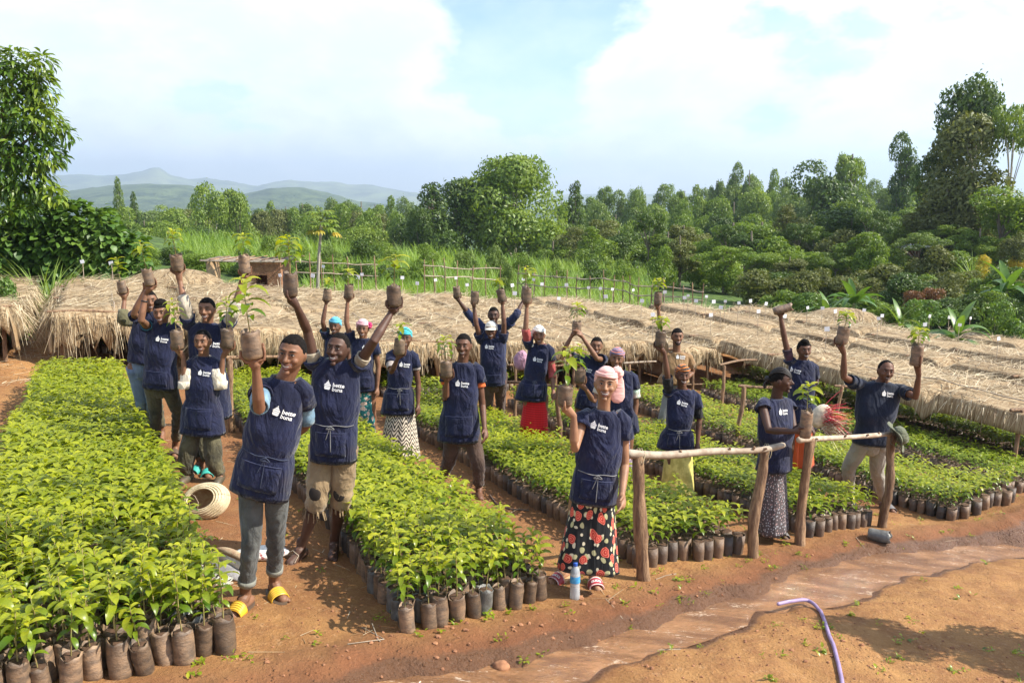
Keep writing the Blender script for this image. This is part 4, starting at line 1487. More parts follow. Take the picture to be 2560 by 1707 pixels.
    T('bush', 0, G_BROAD, 2300, 660, 23, 130, '', label='glossy coffee bush at the right edge behind the thatch')
    T('bush', 2, G_BROAD, 8, 612, 14.6, 95, '', label='small round bush on the straw at the left edge')


build_forest()


def leafy_thing(name, label, cat, group, lobes, n, lsize, asp, m, rs, kind='broad', parts=260, trunk=None, droop=1.2):
    """a plant near enough for its leaves to be seen: the largest ones are parts"""
    P, N, rad = crown_points(lobes, n, rs, .9, .62)
    c0 = P.mean(0)
    base = np.array([c0[0], c0[1], gz(c0[0], c0[1])])
    az = np.arctan2(N[:, 1], N[:, 0]) + rs.normal(0, .7, len(P))
    el = np.clip(N[:, 2] / (np.linalg.norm(N, axis=1) + 1e-6), -.5, 1) * .5 + rs.normal(-.15, .3, len(P))
    L = lsize * rs.uniform(.7, 1.25, len(P))
    tint = np.clip(fbm(P[:, 0] * 1.3, P[:, 2] * 1.3, 3, 3) * 2 + .25 + rs.normal(0, .15, len(P)), 0, 1)
    dist = np.linalg.norm(P, axis=1)
    order = np.argsort(dist - .8 * rad)
    near = order[:parts * 6][rs.permutation(min(parts * 6, len(order)))[:parts]]
    mask = np.ones(len(P), bool); mask[near] = False
    root = obj(name, None, None, tuple(base)); tag(root, label, cat, group)
    V, F = leaves(P[mask] - base, az[mask], el[mask], L[mask], L[mask] * asp, droop, .18, rs.normal(0, .5, mask.sum()), 4, .8 if kind == 'broad' else .9)
    o = obj('foliage', mesh('foliage', V, F, m, tint=np.repeat(tint[mask], 12)), root); tag(o, kind='stuff')
    protos = []
    for q in range(6):
        V, F = leaves(np.zeros((1, 3)), [0], [.2], [1.0], [asp], [droop], .18, [0], 5, .8)
        protos.append(mesh('leaf', V, F, m, tint=np.full(len(V), q / 5)))
    for j in near:
        obj('leaf', protos[int(tint[j] * 5.99)], root, tuple(P[j] - base), (rs.normal(0, .4), -(el[j] - .2), az[j]), L[j])
    if trunk: trunk(root, base)
    return root


def px_lobes(lst, Y, depth=.8):
    out = []
    for q in lst:
        x, y, r = q[:3]; dY = q[3] if len(q) > 3 else 0
        c = at(x * KD, y * KD, Y + dY); rr = r * KD / FPX * Y
        out.append((c[0], c[1], c[2], rr, rr * depth, rr * .95))
    return out


def build_left_green():
    rs = np.random.default_rng(5)
    # the tall tree cut by the left edge
    lob = px_lobes([(40, 165, 52), (95, 150, 26), (5, 210, 70), (90, 205, 36), (40, 270, 70), (-60, 250, 90, 1), (105, 285, 42), (150, 312, 20), (60, 345, 66), (110, 360, 32), (10, 400, 75), (70, 420, 50), (120, 452, 26), (-80, 380, 110, 1), (30, 470, 50), (-120, 150, 90, 1)], 20.5)

    def tr(root, base):
        mb = MB()
        b = at(-70 * KD, 640 * KD, 21) - base; b[2] = 0
        t = at(-40 * KD, 300 * KD, 21) - base
        mb.tube([b - (0, 0, .3), b * .5 + t * .5, t], [.22, .17, .08], 10)
        for l in lob[::2]:
            c = np.array(l[:3]) - base; s = b * .35 + t * .65
            mb.tube([s, s * .5 + c * .5 + (0, 0, .1), c], [.07, .045, .015], 7)
        mb.obj('trunk', M_BARK, root)
    leafy_thing('mango_tree', 'tall leafy tree with long drooping leaves cut by the left edge', 'tree', 'trees beyond the nursery', lob, 7600, .27, .26, G_MANGO, rs, 'long', 280, tr, 1.1)
    # the broad leaved thicket under it
    lob = px_lobes([(20, 520, 52), (70, 500, 44), (120, 500, 46), (175, 505, 46), (225, 520, 42), (60, 560, 56), (130, 560, 56), (200, 565, 52), (255, 560, 40), (235, 600, 42), (150, 610, 50), (90, 615, 50), (20, 600, 60), (285, 590, 34), (300, 560, 28), (310, 620, 34)], 22.5, 1.2)

    def st(root, base):
        mb = MB()
        for l in lob[::2]:
            c = np.array(l[:3]) - base
            mb.tube([(c[0] * .8, c[1], -.1), (c[0], c[1], c[2] * .5), tuple(c)], [.03, .02, .01], 6)
        mb.obj('stems', M_BARK, root)
    leafy_thing('broadleaf_bush', 'large thicket of glossy broad leaves below the tall tree at the left', 'bush', None, lob, 5200, .22, .80, G_BROAD, rs, 'broad', 280, st, .7)
    # coarse grass tufts
    for (x, y, Y, n, L, lab) in ((95, 640, 17.5, 90, 1.15, 'tuft of tall coarse grass in front of the broad leaved thicket'), (2230, 560 + 60, 45, 60, 1.6, 'pale grass tuft on the slope near the yellow flowers')):
        c = at(x * KD, y * KD, Y); z = gz(c[0], Y)
        az = rs.uniform(0, 6.28, n)
        V, F = leaves(np.stack([rs.normal(0, .12, n), rs.normal(0, .1, n), np.full(n, .0)], -1), az, rs.uniform(1.0, 1.45, n), rs.uniform(.7, 1.2, n) * (L + .5), .035, rs.uniform(.5, 1.5, n), .3, None, 6, .5)
        o = obj('grass_tuft', mesh('grass_tuft', V, F, G_GRASS, tint=np.repeat(rs.uniform(.2, .9, n), 18)), None, (c[0], Y, z)); tag(o, lab, 'grass tuft')


build_left_green()


def build_tall_grass():
    rs = np.random.default_rng(8)
    V = []; F = []; T = []; off = 0
    for (n, y0, y1, u0, u1, L) in ((5200, 26.5, 33, -.26, .16, .55), (6200, 33, 46, -.42, .18, .75), (4600, 46, 66, -.42, .2, 1.0), (2400, 24.5, 30, -.02, .22, .5), (1600, 20, 27, .18, .40, .35), (1500, 22.5, 26.5, -.47, -.1, .5)):
        Y = rs.uniform(y0, y1, n); u = rs.uniform(u0, u1, n)
        # clumps
        u = u + .004 * np.round(rs.normal(0, 2, n)); x = u * Y
        a_, b_ = toAB(x, Y)
        ok = (a_ > 21.9) | (Y > 31)
        x, Y = x[ok], Y[ok]; n = len(x)
        z = ground_z(x, Y)
        h = L * rs.uniform(.7, 1.35, n) * (1 + .5 * fbm(x * .35, Y * .35, 3, 2))
        v, f = leaves(np.stack([x, Y, z], -1), rs.uniform(0, 6.28, n), rs.uniform(1.05, 1.5, n), h * 1.25, np.maximum(.028, h * .03) * rs.uniform(.8, 1.4, n), rs.uniform(.3, 1.5, n), .25, None, 5, .45)
        V.append(v); F.append(f + off); off += len(v); T.append(np.repeat(np.clip(fbm(x * .25, Y * .25, 3, 6) * 2 + .45, 0, 1), 15))
    tag(obj('tall_grass', mesh('tall_grass', np.concatenate(V), np.concatenate(F), G_GRASS, tint=np.concatenate(T))), 'band of bright elephant grass behind the thatched shades', 'grass', kind='stuff')


build_tall_grass()


def build_bananas():
    rs = np.random.default_rng(15)
    for (x, yb, ytop, Y, n, lab) in ((1965, 722, 632, 30, 13, 'large banana plant with upright pale new leaves left of the tin roofed house'), (2205, 760, 702, 21.5, 9, 'small banana plant right behind the thatch, bright yellow green'), (2318, 690, 604, 33, 12, 'dark banana plant at the right edge below the yellow flowers'), (1905, 740, 668, 27, 8, 'banana sucker left of the large banana plant'), (2070, 745, 690, 25, 7, 'low banana plant between the large one and the small bright one')):
        c = at(x * KD, ytop * KD, Y); z = gz(c[0], Y); h = c[2] - z
        root = obj('banana_plant', None, None, (c[0], Y, z)); tag(root, lab, 'banana plant', 'banana plants behind the thatch')
        V, F, _ = tube_geo([(0, 0, -.1), (.02, 0, h * .3), (.0, 0, h * .55)], [.11, .09, .05], 10)
        obj('stem', mesh('stem', V, F, mat('banana_stem', (.20, .22, .08), .7, .3)), root)
        for i in range(n):
            az = i * 2.4 + rs.normal(0, .2); up = i > n - 4
            L = h * rs.uniform(.55, .75)
            V, F = leaves(np.array([[0, 0, h * rs.uniform(.38, .55)]]), [az], [1.25 if up else rs.uniform(.6, 1.1)], [L], [L * .20], [.9 if up else rs.uniform(1.4, 2.3)], .30, [rs.normal(0, .3)], 10, .75, .05)
            obj('leaf', mesh('leaf', V, F, G_BANANA, tint=np.full(len(V), .7 if up else rs.uniform(.0, .5))), root)
    # papaya
    Y = 24.0
    b = at(727 * KD, 690 * KD, Y); t = at(738 * KD, 512 * KD, Y); z = gz(b[0], Y)
    root = obj('papaya_tree', None, None, (b[0], Y, z)); tag(root, 'slim papaya tree with a pale bare trunk and yellowing lower leaves behind the front men', 'tree')
    tt = t - np.array([b[0], Y, z])
    V, F, _ = tube_geo([(0, 0, -.1), (tt[0] * .4, 0, tt[2] * .5), tuple(tt)], [.055, .047, .04], 10)
    obj('trunk', mesh('trunk', V, F, M_BARKP), root)
    n = 22
    for i in range(n):
        az = i * 2.4; f = i / n
        el = -.5 + 1.5 * f + rs.normal(0, .12)
        pl = .42 * rs.uniform(.75, 1.1)
        s = tt + (0, 0, -.12 + .2 * f)
        d = np.array([math.cos(az) * math.cos(el), math.sin(az) * math.cos(el), math.sin(el)])
        e = s + d * pl
        leafp = obj('leaf', None, None)
        bpy.data.objects.remove(leafp)
        az_s = az + np.linspace(-2.1, 2.1, 9)
        v, f_ = leaves(np.repeat(e[None], 9, 0), az_s, np.full(9, el * .4 - .1), .30 * (1 - .3 * np.abs(np.linspace(-1, 1, 9))), .085, 1.0, .2, None, 5, .7)
        mb = MB(); mb.add(v, f_, max(0, 1 - f * 3.0) if i % 2 == 0 else .15 * f)
        mb.tube([s, e], [.009, .006], 5, 0.2)
        mb.obj('leaf', G_PAPAYA, root)


build_bananas()

# ------------------------------------------------------------------ mud shelter, house, markers, fence
def build_small_structures():
    rs = random.Random(4)
    M_MUD = mat('mud_wall', (.34, .17, .085), .95, .35, 5, .9, 25, .04, color2=(.20, .09, .045))
    M_CLAY = mat('clay_pillar', (.46, .31, .17), .9, .3, 4, .5, 20, .02)
    Y = 23.4
    c = at(655, 716, Y); z = gz(c[0], Y)
    root = obj('mud_shelter', None, None, (c[0], Y, z)); tag(root, 'low mud walled shelter with a flat roof of sticks behind the front men', 'shelter')
    L = at(611, 700, Y)[0] - c[0]; Rr = at(703, 700, Y)[0] - c[0]
    top = at(611, 655, Y)[2] - z
    ow0 = at(638, 700, Y)[0] - c[0]; ow1 = at(668, 700, Y)[0] - c[0]; oz0 = at(638, 713, Y)[2] - z; oz1 = at(638, 688, Y)[2] - z
    # walls round the opening, uneven
    def wall(x0, x1, y0, y1, z0, z1):
        nx, nz = max(2, int((x1 - x0) / .08)), max(2, int((z1 - z0) / .08))
        bm = MB(); bm.box(((x0 + x1) / 2, (y0 + y1) / 2, (z0 + z1) / 2), (x1 - x0, y1 - y0, z1 - z0))
        o = bm.obj('wall', M_MUD, root, False)
        return o
    wall(L, ow0, 0, .16, -.1, top); wall(ow1, Rr, .001, .161, -.1, top)
    wall(ow0, ow1, .003, .158, -.1, oz0); wall(ow0, ow1, .003, .158, oz1, top)
    wall(L + .002, L + .16, .162, 1.1, -.1, top - .004); wall(Rr - .16, Rr - .002, .163, 1.1, -.1, top - .004); wall(L + .162, Rr - .162, .95, 1.098, -.1, top - .006)
    V, F, U = ellipsoid((0, 0, 0), (.01, .01, .01), 6, 4)
    # roof sticks, one by one
    for i in range(22):
        yy = -.16 + i * .063
        P, r = crooked((L - 1.15 + rs.uniform(-.08, .05), yy, top + .05 + rs.uniform(-.01, .02)), (Rr + .14 + rs.uniform(-.08, .08), yy + rs.uniform(-.03, .03), top + .02 + rs.uniform(-.01, .02)), .024, .02, 7, .004, rs)
        V, F, _ = tube_geo(P, r, 6); obj('roof_stick', mesh('roof_stick', V, F, M_WOODP if i % 3 == 0 else mat('grey_stick', (.22, .19, .15), .85, .4)), root)
    for i in range(7):
        xx = L - .9 + i * .38
        P, r = crooked((xx, -.2, top + .085), (xx + .1, 1.2, top + .10), .018, .016, 5, .004, rs)
        V, F, _ = tube_geo(P, r, 6); obj('roof_stick', mesh('roof_stick', V, F, M_WOOD), root)
    # clay pillar that carries the free end
    x0 = at(512, 700, Y)[0] - c[0]; x1 = at(544, 700, Y)[0] - c[0]; pt = at(520, 649, Y)[2] - z
    V, F, _ = tube_geo([((x0 + x1) / 2, .2, -.1), ((x0 + x1) / 2 + .01, .2, pt * .5), ((x0 + x1) / 2, .2, pt)], np.array([.92, 1.0, 1.05]) * (x1 - x0) / 2, 14, False)
    obj('pillar', mesh('pillar', V, F, M_CLAY), root)
    # tin roofed house on the slope
    Y = 60
    p = at(2075 * KD, 570 * KD, Y)
    root = obj('house', None, None, (p[0], Y, p[2] - 2.3)); tag(root, 'small house with a rusty tin roof half hidden on the wooded slope', 'house')
    b = MB(); b.box((0, 2, 1.0), (2.6, 4, 2.2)); b.obj('wall', mat('dark_red_wall', (.15, .05, .035), .9, .3, 2), root, False)
    M_TIN = mat('tin_sheet', (.42, .44, .46), .35, .25, 3, .5, 60, .02)
    for i in range(6):
        b = MB(); x = -1.55 + i * .62
        b.box((x + .31, 1.9, 2.28 + .02 * (i % 2) + .10 * (x + .31) * .6), (.64, 4.6, .03), np.array(Matrix.Rotation(-.06, 3, 'Y')))
        b.obj('roof_sheet', M_TIN, root, False)
    b = MB(); b.box((.5, -.012, .85), (.7, .05, 1.7)); b.obj('door', mat('dark_door', (.04, .03, .03), .8), root, False)
    # white card markers on sticks
    M_CARD = mat('white_card', (.80, .80, .82), .6, .04)
    cards = [(206, 654), (278, 658), (808, 666), (782, 689), (895, 693), (905, 686), (1006, 694), (1043, 708), (1089, 700), (1168, 712), (1281, 713), (1287, 733), (1308, 698), (1334, 699), (1355, 710), (1397, 746), (1416, 712), (1471, 719), (1501, 721), (1531, 723), (1514, 741), (1583, 725), (1605, 752), (1662, 730), (1711, 744), (1720, 739), (1632, 786), (1777, 787), (1766, 741), (1784, 754), (1813, 753), (1847, 757), (1802, 768), (1876, 752), (1915, 759), (1896, 778), (1962, 790), (2019, 769), (2056, 770), (2067, 822), (2088, 778), (2160, 775), (2196, 796), (2205, 789), (2324, 790), (2312, 811), (2373, 793), (2399, 812), (2426, 795), (2496, 846), (1140, 695), (700, 688), (1740, 752)]
    sp = {(206, 654): 'white card marker before the broad leaved thicket at the far left', (278, 658): 'white card marker beside the smallest raised seedling', (1632, 786): 'white card marker just left of the man in the tan shirt', (1777, 787): 'tilted white card marker standing on the thatch right of the tan shirt', (2496, 846): 'white card marker nearest the right edge'}
    for i, (x, y) in enumerate(cards):
        q = gp(x, y, 1.42)
        Y = q[1]; z = gz(q[0], Y)
        root = obj('plant_marker', None, None, (q[0], Y, z))
        tag(root, sp.get((x, y)) or 'small white card on a thin stick among the thatched shades', 'marker', 'white card markers on sticks')
        hgt = q[2] - z
        V, F, _ = tube_geo([(0, 0, 0), (rs.uniform(-.02, .02), 0, hgt * .5), (0, .012, hgt + .02)], .0065, 6)
        obj('stick', mesh('stick', V, F, M_WOODP), root)
        w = .058 * rs.uniform(.85, 1.2)
        b = MB(); b.box((0, -.012, hgt), (w * 2 * .75, .006, w * 1.35), np.array(Matrix.Rotation(rs.uniform(-.2, .2), 3, 'Y') @ Matrix.Rotation(rs.uniform(-.5, .5), 3, 'Z'))); b.obj('card', M_CARD, root, False)
    # stick fence at the back
    for (pts, lab) in (([(1062, 664), (1110, 668), (1180, 672), (1249, 675)], 'stick fence with two rails in the grass above the man in brown trousers'), ([(1296, 684), (1334, 688), (1390, 694), (1446, 698), (1510, 697), (1560, 702), (1596, 715), (1660, 716), (1710, 722), (1756, 729)], 'long stick fence with wavy rails in the grass right of the white cap'), ([(742, 655), (800, 657), (870, 660), (940, 664)], 'grey stick fence behind the papaya tree')):
        Ys = np.interp([p_[0] for p_ in pts], [700, 1100, 1300, 1760], [25.5, 26.5, 28.5, 27.0])
        P = [at(x, y, Y) for (x, y), Y in zip(pts, Ys)]
        base = np.array([P[0][0], P[0][1], gz(P[0][0], P[0][1])])
        root = obj('stick_fence', None, None, tuple(base)); tag(root, lab, 'fence', 'stick fences at the back')
        for a, b in zip(P[:-1], P[1:]):
            for rail_dz in (0, -.34):
                A_, B_ = a + (0, 0, rail_dz) - base, b + (0, 0, rail_dz + rs.uniform(-.05, .05)) - base
                Q, r = crooked(A_ - (B_ - A_) * .06, B_ + (B_ - A_) * .06, .024, .016, 8, .018, rs)
                V, F, _ = tube_geo(Q, r, 6); obj('rail', mesh('rail', V, F, M_WOODP), root)
        for i, a in enumerate(P):
            for j in range(2 if i < len(P) - 1 else 1):
                c = a if j == 0 else (a + P[i + 1]) / 2
                z = gz(c[0], c[1])
                Q, r = crooked((c[0], c[1], z - .1) - base, (c[0] + rs.uniform(-.06, .06), c[1], c[2] + rs.uniform(.05, .3)) - base, .026, .018, 6, .012, rs)
                V, F, _ = tube_geo(Q, r, 6); obj('post', mesh('post', V, F, M_WOOD), root)


build_small_structures()
# ------------------------------------------------------------------ people
M_SKIN = {}


def skin(key, c, c2=None):
    if key not in M_SKIN:
        m = bpy.data.materials.new('skin_' + key); m.use_nodes = True
        t = NT(m.node_tree)
        pos = t.n('ShaderNodeTexCoord').outputs['Object']
        n = t.noise(9, 4, .6, pos)
        d = tuple(q * .68 for q in c)
        col = t.mix(t.rng(n, .3, .7), d, c)
        b = t.n('ShaderNodeBsdfPrincipled', {'Base Color': col, 'Roughness': .54, 'Specular IOR Level': .32, 'Subsurface Weight': .06, 'Subsurface Radius': (.012, .005, .003), 'Subsurface Scale': .5, 'Normal': t.bump(t.noise(110, 3, .6, pos), .18, .002)})
        t.n('ShaderNodeOutputMaterial', {'Surface': b})
        M_SKIN[key] = m
    return M_SKIN[key]


SK = dict(dark=(.150, .070, .041), deep=(.095, .048, .032), mid=(.235, .115, .064), light=(.35, .185, .105))


def cloth(name, c, c2=None, rough=.85, fold=1.0, weave=260, sheen=.15):
    if name in MATS: return MATS[name]
    m = bpy.data.materials.new(name); m.use_nodes = True
    t = NT(m.node_tree)
    ob = t.n('ShaderNodeTexCoord').outputs['Object']
    n = t.noise(5, 5, .6, ob)
    col = t.mix(t.rng(n, .3, .7), c2 or tuple(q * .74 for q in c), c)
    dust = t.rng(t.noise(3.2, 6, .7, ob), .52, .74, 0, .34)
    col = t.mix(dust, col, tuple(q * .55 + e_ for q, e_ in zip(c, (.055, .030, .018))))
    f = t.noise(1, 4, .5, t.mapping(ob, scale=(6, 6, 3.4), rot=(.3, .5, 0)), 1.2)
    f2 = t.noise(1, 4, .5, t.mapping(ob, scale=(16, 16, 9), rot=(.5, -.4, 0)), .6)
    w = t.noise(weave, 2, .5, ob)
    n1 = t.bump(t.math('ADD', t.math('MULTIPLY', f, 1.0), t.math('MULTIPLY', f2, .35)), .95 * fold, .06)
    n2 = t.bump(w, .25, .001, n1)
    b = t.n('ShaderNodeBsdfPrincipled', {'Base Color': col, 'Roughness': rough, 'Specular IOR Level': .25, 'Sheen Weight': sheen, 'Normal': n2})
    t.n('ShaderNodeOutputMaterial', {'Surface': b})
    MATS[name] = m
    return m


M_NAVY = cloth('navy_cotton', (.012, .016, .050), (.007, .0095, .029))
M_POLO = cloth('dark_navy_jersey', (.010, .016, .036), (.006, .010, .022), fold=.6)
M_WHITEP = mat('white_print', (.82, .82, .80), .8, .03)
M_HAIR = mat('black_hair', (.010, .008, .007), .95, .5, 60, .9, 170, .006, spec=.15)
M_HAIRB = mat('braided_hair', (.016, .012, .010), .6, .3, 30, .6, 120, .004)
M_EYEW = mat('eye_white', (.42, .36, .32), .3, .05)
M_IRIS = mat('dark_iris', (.012, .007, .005), .15, .05)
M_TEETH = mat('teeth', (.64, .61, .54), .3, .05)
M_LIP = mat('lips', (.14, .055, .042), .4, .2)
M_LIPD = mat('dark_lips', (.085, .035, .03), .4, .2)
M_BROW = mat('eyebrow', (.010, .008, .007), .9, .1)
M_MOUTH = mat('mouth_shadow', (.02, .006, .005), .8, .1)


def nrm(v):
    v = np.asarray(v, float)
    return v / (np.linalg.norm(v) + 1e-9)


def head_mat(yaw, tilt, pitch):
    """local: x to the picture's right, -y out of the face, z up"""
    return np.array(Matrix.Rotation(yaw, 3, 'Z') @ Matrix.Rotation(tilt, 3, 'Y') @ Matrix.Rotation(pitch, 3, 'X'))


def skull(d):
    """d unit directions -> surface of a head about 0.235 m high, centred between the ears"""
    x, y, z = d[:, 0], d[:, 1], d[:, 2]
    lo = np.clip(-z, 0, 1)
    X = x * .0785 * (1 - .34 * lo ** 1.6) * (1 + .05 * np.clip(z, 0, 1))
    front = np.clip(-y, 0, 1); bk = np.clip(y, 0, 1)
    Y = y * np.where(y < 0, .090, .103 * (1 - .42 * lo))
    Z = z * np.where(z > 0, .116, .118)
    Y = Y + front * lo * .004
    return np.stack([X, Y, Z], -1)


def hair_mesh(hairline, thick, lump=0.0, back=-.35, seed=0, nu=40, nv=28, inset=.90, side=None):
    """closed cap over the skull: outside it above the hair line, inside below"""
    _, F, U = ellipsoid((0, 0, 0), (1, 1, 1), nu, nv)
    S = skull(U)
    y = U[:, 1]
    sd_ = side if side is not None else -.06
    ff = sstep(-y, .18, .62)
    line = np.where(y < 0, hairline * ff + sd_ * (1 - ff), sd_ * (1 - y) + back * y)
    line = line + .05 * fbm(U[:, 0] * 8 + 3, U[:, 1] * 8 + 7, 2, seed)
    k = sstep(U[:, 2] - line, -.03, .16)
    th = thick if np.isscalar(thick) else thick(U)
    S = S * (inset + (1 + th - inset) * k)[:, None]
    if lump: S = S * (1 + lump * fbm(U[:, 0:1] * 6 + 9, U[:, 1:2] * 6 + U[:, 2:3] * 5, 3, seed) * k[:, None])
    return S, F, U


def solve_joint(P, px, py, L, sgn):
    """the point on a sight line at distance L from P; sgn -1 nearer the camera than P, +1 farther"""
    Ys = P[1] + sgn * np.linspace(0, min(L, .5), 120)
    r = ray(px, py)
    D = np.linalg.norm(r[None] * Ys[:, None] - P[None], axis=1)
    i = int(np.argmin(np.abs(D - L)))
    return r * Ys[i]


def project(bvh, c, l, u, n, pts, off, thick=False):
    out = []
    for (a, b) in pts:
        o = c + l * a + u * b + n * .35
        h = bvh.ray_cast(Vector(o), Vector(-n), 1.0)
        if h[0] is None:
            out.append(c + l * a + u * b + n * off)
        else:
            out.append(np.array(h[0]) + n * off)
    return np.array(out)


def text_geo(txt, size, bold=0.0, align='LEFT'):
    cu = bpy.data.curves.new('txt', 'FONT'); cu.body = txt; cu.size = size; cu.offset = bold; cu.align_x = align; cu.resolution_u = 3
    o = bpy.data.objects.new('txt', cu)
    me = bpy.data.meshes.new_from_object(o)
    V = np.array([v.co[:] for v in me.vertices]); F = [list(p.vertices) for p in me.polygons]
    bpy.data.objects.remove(o); bpy.data.curves.remove(cu); bpy.data.meshes.remove(me)
    return V[:, :2], F


def logo_geo():
    """small hut with banded roof, then two words"""
    V = []; F = []

    def poly(P):
        n = len(V); V.extend(P); F.append(list(range(n, n + len(P))))
    S = .036
    # hut: knob, roof in three bands, round wall
    poly([(-.06 * S, .98 * S), (.06 * S, .98 * S), (.10 * S, .78 * S), (-.10 * S, .78 * S)])
    poly([(-.13 * S, .74 * S), (.13 * S, .74 * S), (.40 * S, .42 * S), (-.40 * S, .42 * S)])
    poly([(-.44 * S, .38 * S), (.44 * S, .38 * S), (.66 * S, .10 * S), (-.66 * S, .10 * S)])
    poly([(-.52 * S, .05 * S), (.52 * S, .05 * S), (.52 * S, -.16 * S), (-.52 * S, -.16 * S)])
    poly([(-.52 * S, -.20 * S), (.52 * S, -.20 * S), (.50 * S, -.42 * S), (.36 * S, -.58 * S), (-.36 * S, -.58 * S), (-.50 * S, -.42 * S)])
    V = [(a - .043, b + .002) for a, b in V]
    n = len(V)
    A, fa = text_geo('bette', .034, .0006)
    B, fb = text_geo('buna', .034, .0003)
    V += [(a - .012, b + .004) for a, b in A]; F += [[i + n for i in f] for f in fa]; n = len(V)
    V += [(a - .012, b - .022) for a, b in B]; F += [[i + n for i in f] for f in fb]
    return np.array(V), F


LOGO_V, LOGO_F = logo_geo()
HEADS = {}


def hand_on_bag(mb, wrist, bottom, up, R, side, s, fr=.0078):
    """palm under the bag, four fingers up its outer side, thumb round the other"""
    up = nrm(up)
    palm = bottom - up * .018 * s
    toward = nrm(palm - wrist)
    # side: unit vector (horizontal) from the bag axis toward the finger side
    sd = nrm(side - up * np.dot(side, up))
    fw = np.cross(up, sd)
    mb.tube([wrist, wrist + (palm - wrist) * .55, palm, palm + sd * .03 * s], np.array([.027, .034, .040, .033]) * s, 10, squash=[.8, .75, .6, .5])
    lens = [.070, .082, .078, .060]
    for i in range(4):
        phi = (-.62 + i * .40)
        d = sd * math.cos(phi) + fw * math.sin(phi)
        p0 = palm + d * .022 * s
        p1 = bottom + d * (R + .006) - up * .012
        p2 = bottom + d * (R + .013) + up * lens[i] * .42 * s
        p3 = bottom + d * (R + .009) + up * lens[i] * .9 * s
        mb.tube([p0, p1, p2, p3], np.array([.0115, .0098, .0088, .0070]) * s, 8)
    d = nrm(-sd * .9 + fw * .5)
    mb.tube([palm - sd * .012, bottom + d * (R * .7) - up * .02, bottom + d * (R + .012) + up * .012, bottom + d * (R + .010) + up * .045 * s], np.array([.015, .0125, .0105, .0085]) * s, 8)


def free_hand(mb, wrist, dirv, side, s, curl=.5, palm_n=None):
    """relaxed open hand: palm, four unequal bent fingers, thumb from the side"""
    d = nrm(dirv); sd = nrm(side - d * np.dot(side, d)); pn = np.cross(d, sd)
    if palm_n is not None and np.dot(pn, palm_n) < 0: pn = -pn
    palm = wrist + d * .055 * s
    mb.tube([wrist, wrist + d * .03 * s, palm, wrist + d * .088 * s], np.array([.025, .031, .037, .034]) * s, 10, squash=None)
    for i, (o, L) in enumerate(((-.026, .062), (-.009, .078), (.009, .084), (.026, .072))):
        p0 = wrist + d * .075 * s + sd * o * s
        p1 = wrist + d * (.09 + L * .30) * s + sd * o * 1.12 * s + pn * .006 * s
        p2 = p1 + (d * math.cos(curl) + pn * math.sin(curl)) * L * .42 * s
        p3 = p2 + (d * math.cos(curl * 1.9) + pn * math.sin(curl * 1.9)) * L * .34 * s
        mb.tube([p0, p1, p2, p3], np.array([.0105, .0095, .0085, .0068]) * s, 8)
    t0 = wrist + d * .03 * s + sd * .026 * s
    t1 = t0 + (sd * .7 + d * .7) * .034 * s + pn * .012 * s
    t2 = t1 + (d * .9 + sd * .2 + pn * .4) * .032 * s
    mb.tube([wrist + d * .02 * s, t0, t1, t2], np.array([.016, .0145, .0115, .0090]) * s, 8)


def foot_geo(mb, ankle, toe, s):
    """bare foot on the ground from heel to five toes"""
    gzv = ankle[2] - .085 * s
    d = toe - ankle; d[2] = 0; L = np.linalg.norm(d); d = nrm(d)
    sd = np.array([d[1], -d[0], 0])
    heel = ankle - d * .045 * s; heel[2] = gzv + .030 * s
    mb.tube([ankle + np.array([0, 0, .05]), ankle + d * .0, ankle + d * .035 * s - np.array([0, 0, .022])], np.array([.036, .038, .040]) * s, 10)
    mb.tube([heel, heel + d * .07 * s, heel + d * .14 * s + (0, 0, -.004), heel + d * .195 * s + (0, 0, -.012 * s)], np.array([.032, .036, .039, .034]) * s, 12, squash=None)
    for i, (o, L, r) in enumerate(((-.030, .052, .0125), (-.011, .044, .0095), (.005, .040, .009), (.019, .034, .0085), (.031, .027, .008))):
        p0 = heel + d * (.165 - .008 * i) * s + sd * o * s; p0[2] = gzv + .018 * s
        p1 = p0 + d * L * .6 * s; p1[2] = gzv + .017 * s
        p2 = p0 + d * L * s * 1.1; p2[2] = gzv + .011 * s
        mb.tube([p0, p1, p2], np.array([r * 1.1, r * 1.1, r]) * s, 8)
    return gzv, d, sd


def loft(rings, n=56, close_top=True, close_bot=True):
    """rings: (centre, xvec, yvec, half width, half depth, fold amp, square) -> V, F, UV"""
    th = np.linspace(0, 2 * np.pi, n, endpoint=False)
    V = []; U = []
    for i, (c, xv, yv, w, dpt, amp, ph, tiltk) in enumerate(rings):
        cs, sn = np.cos(th), np.sin(th)
        q = 2.35
        rr = (np.abs(cs) ** q + np.abs(sn) ** q) ** (-1 / q)
        fold = 1 + amp * (np.sin(th * 5 + ph * 2) * .5 + np.sin(th * 9 - ph * 3.7 + 1) * .3 + np.sin(th * 3 - ph * .6) * .7)
        P = c[None] + xv[None] * (cs * rr * w * fold)[:, None] + yv[None] * (sn * rr * dpt * fold)[:, None]
        P = P + np.array([0, 0, 1.0])[None] * (-np.clip(sn, 0, 1) * tiltk)[:, None]
        V.append(P); U.append(np.stack([th / (2 * np.pi), np.full(n, i / (len(rings) - 1))], -1))
    V = np.concatenate(V); U = np.concatenate(U)
    m = len(rings)
    F = [(i * n + j, i * n + (j + 1) % n, (i + 1) * n + (j + 1) % n, (i + 1) * n + j) for i in range(m - 1) for j in range(n)]
    if close_bot: F.append(tuple(range(n - 1, -1, -1)))
    if close_top: F.append(tuple((m - 1) * n + j for j in range(n)))
    return V, F, U


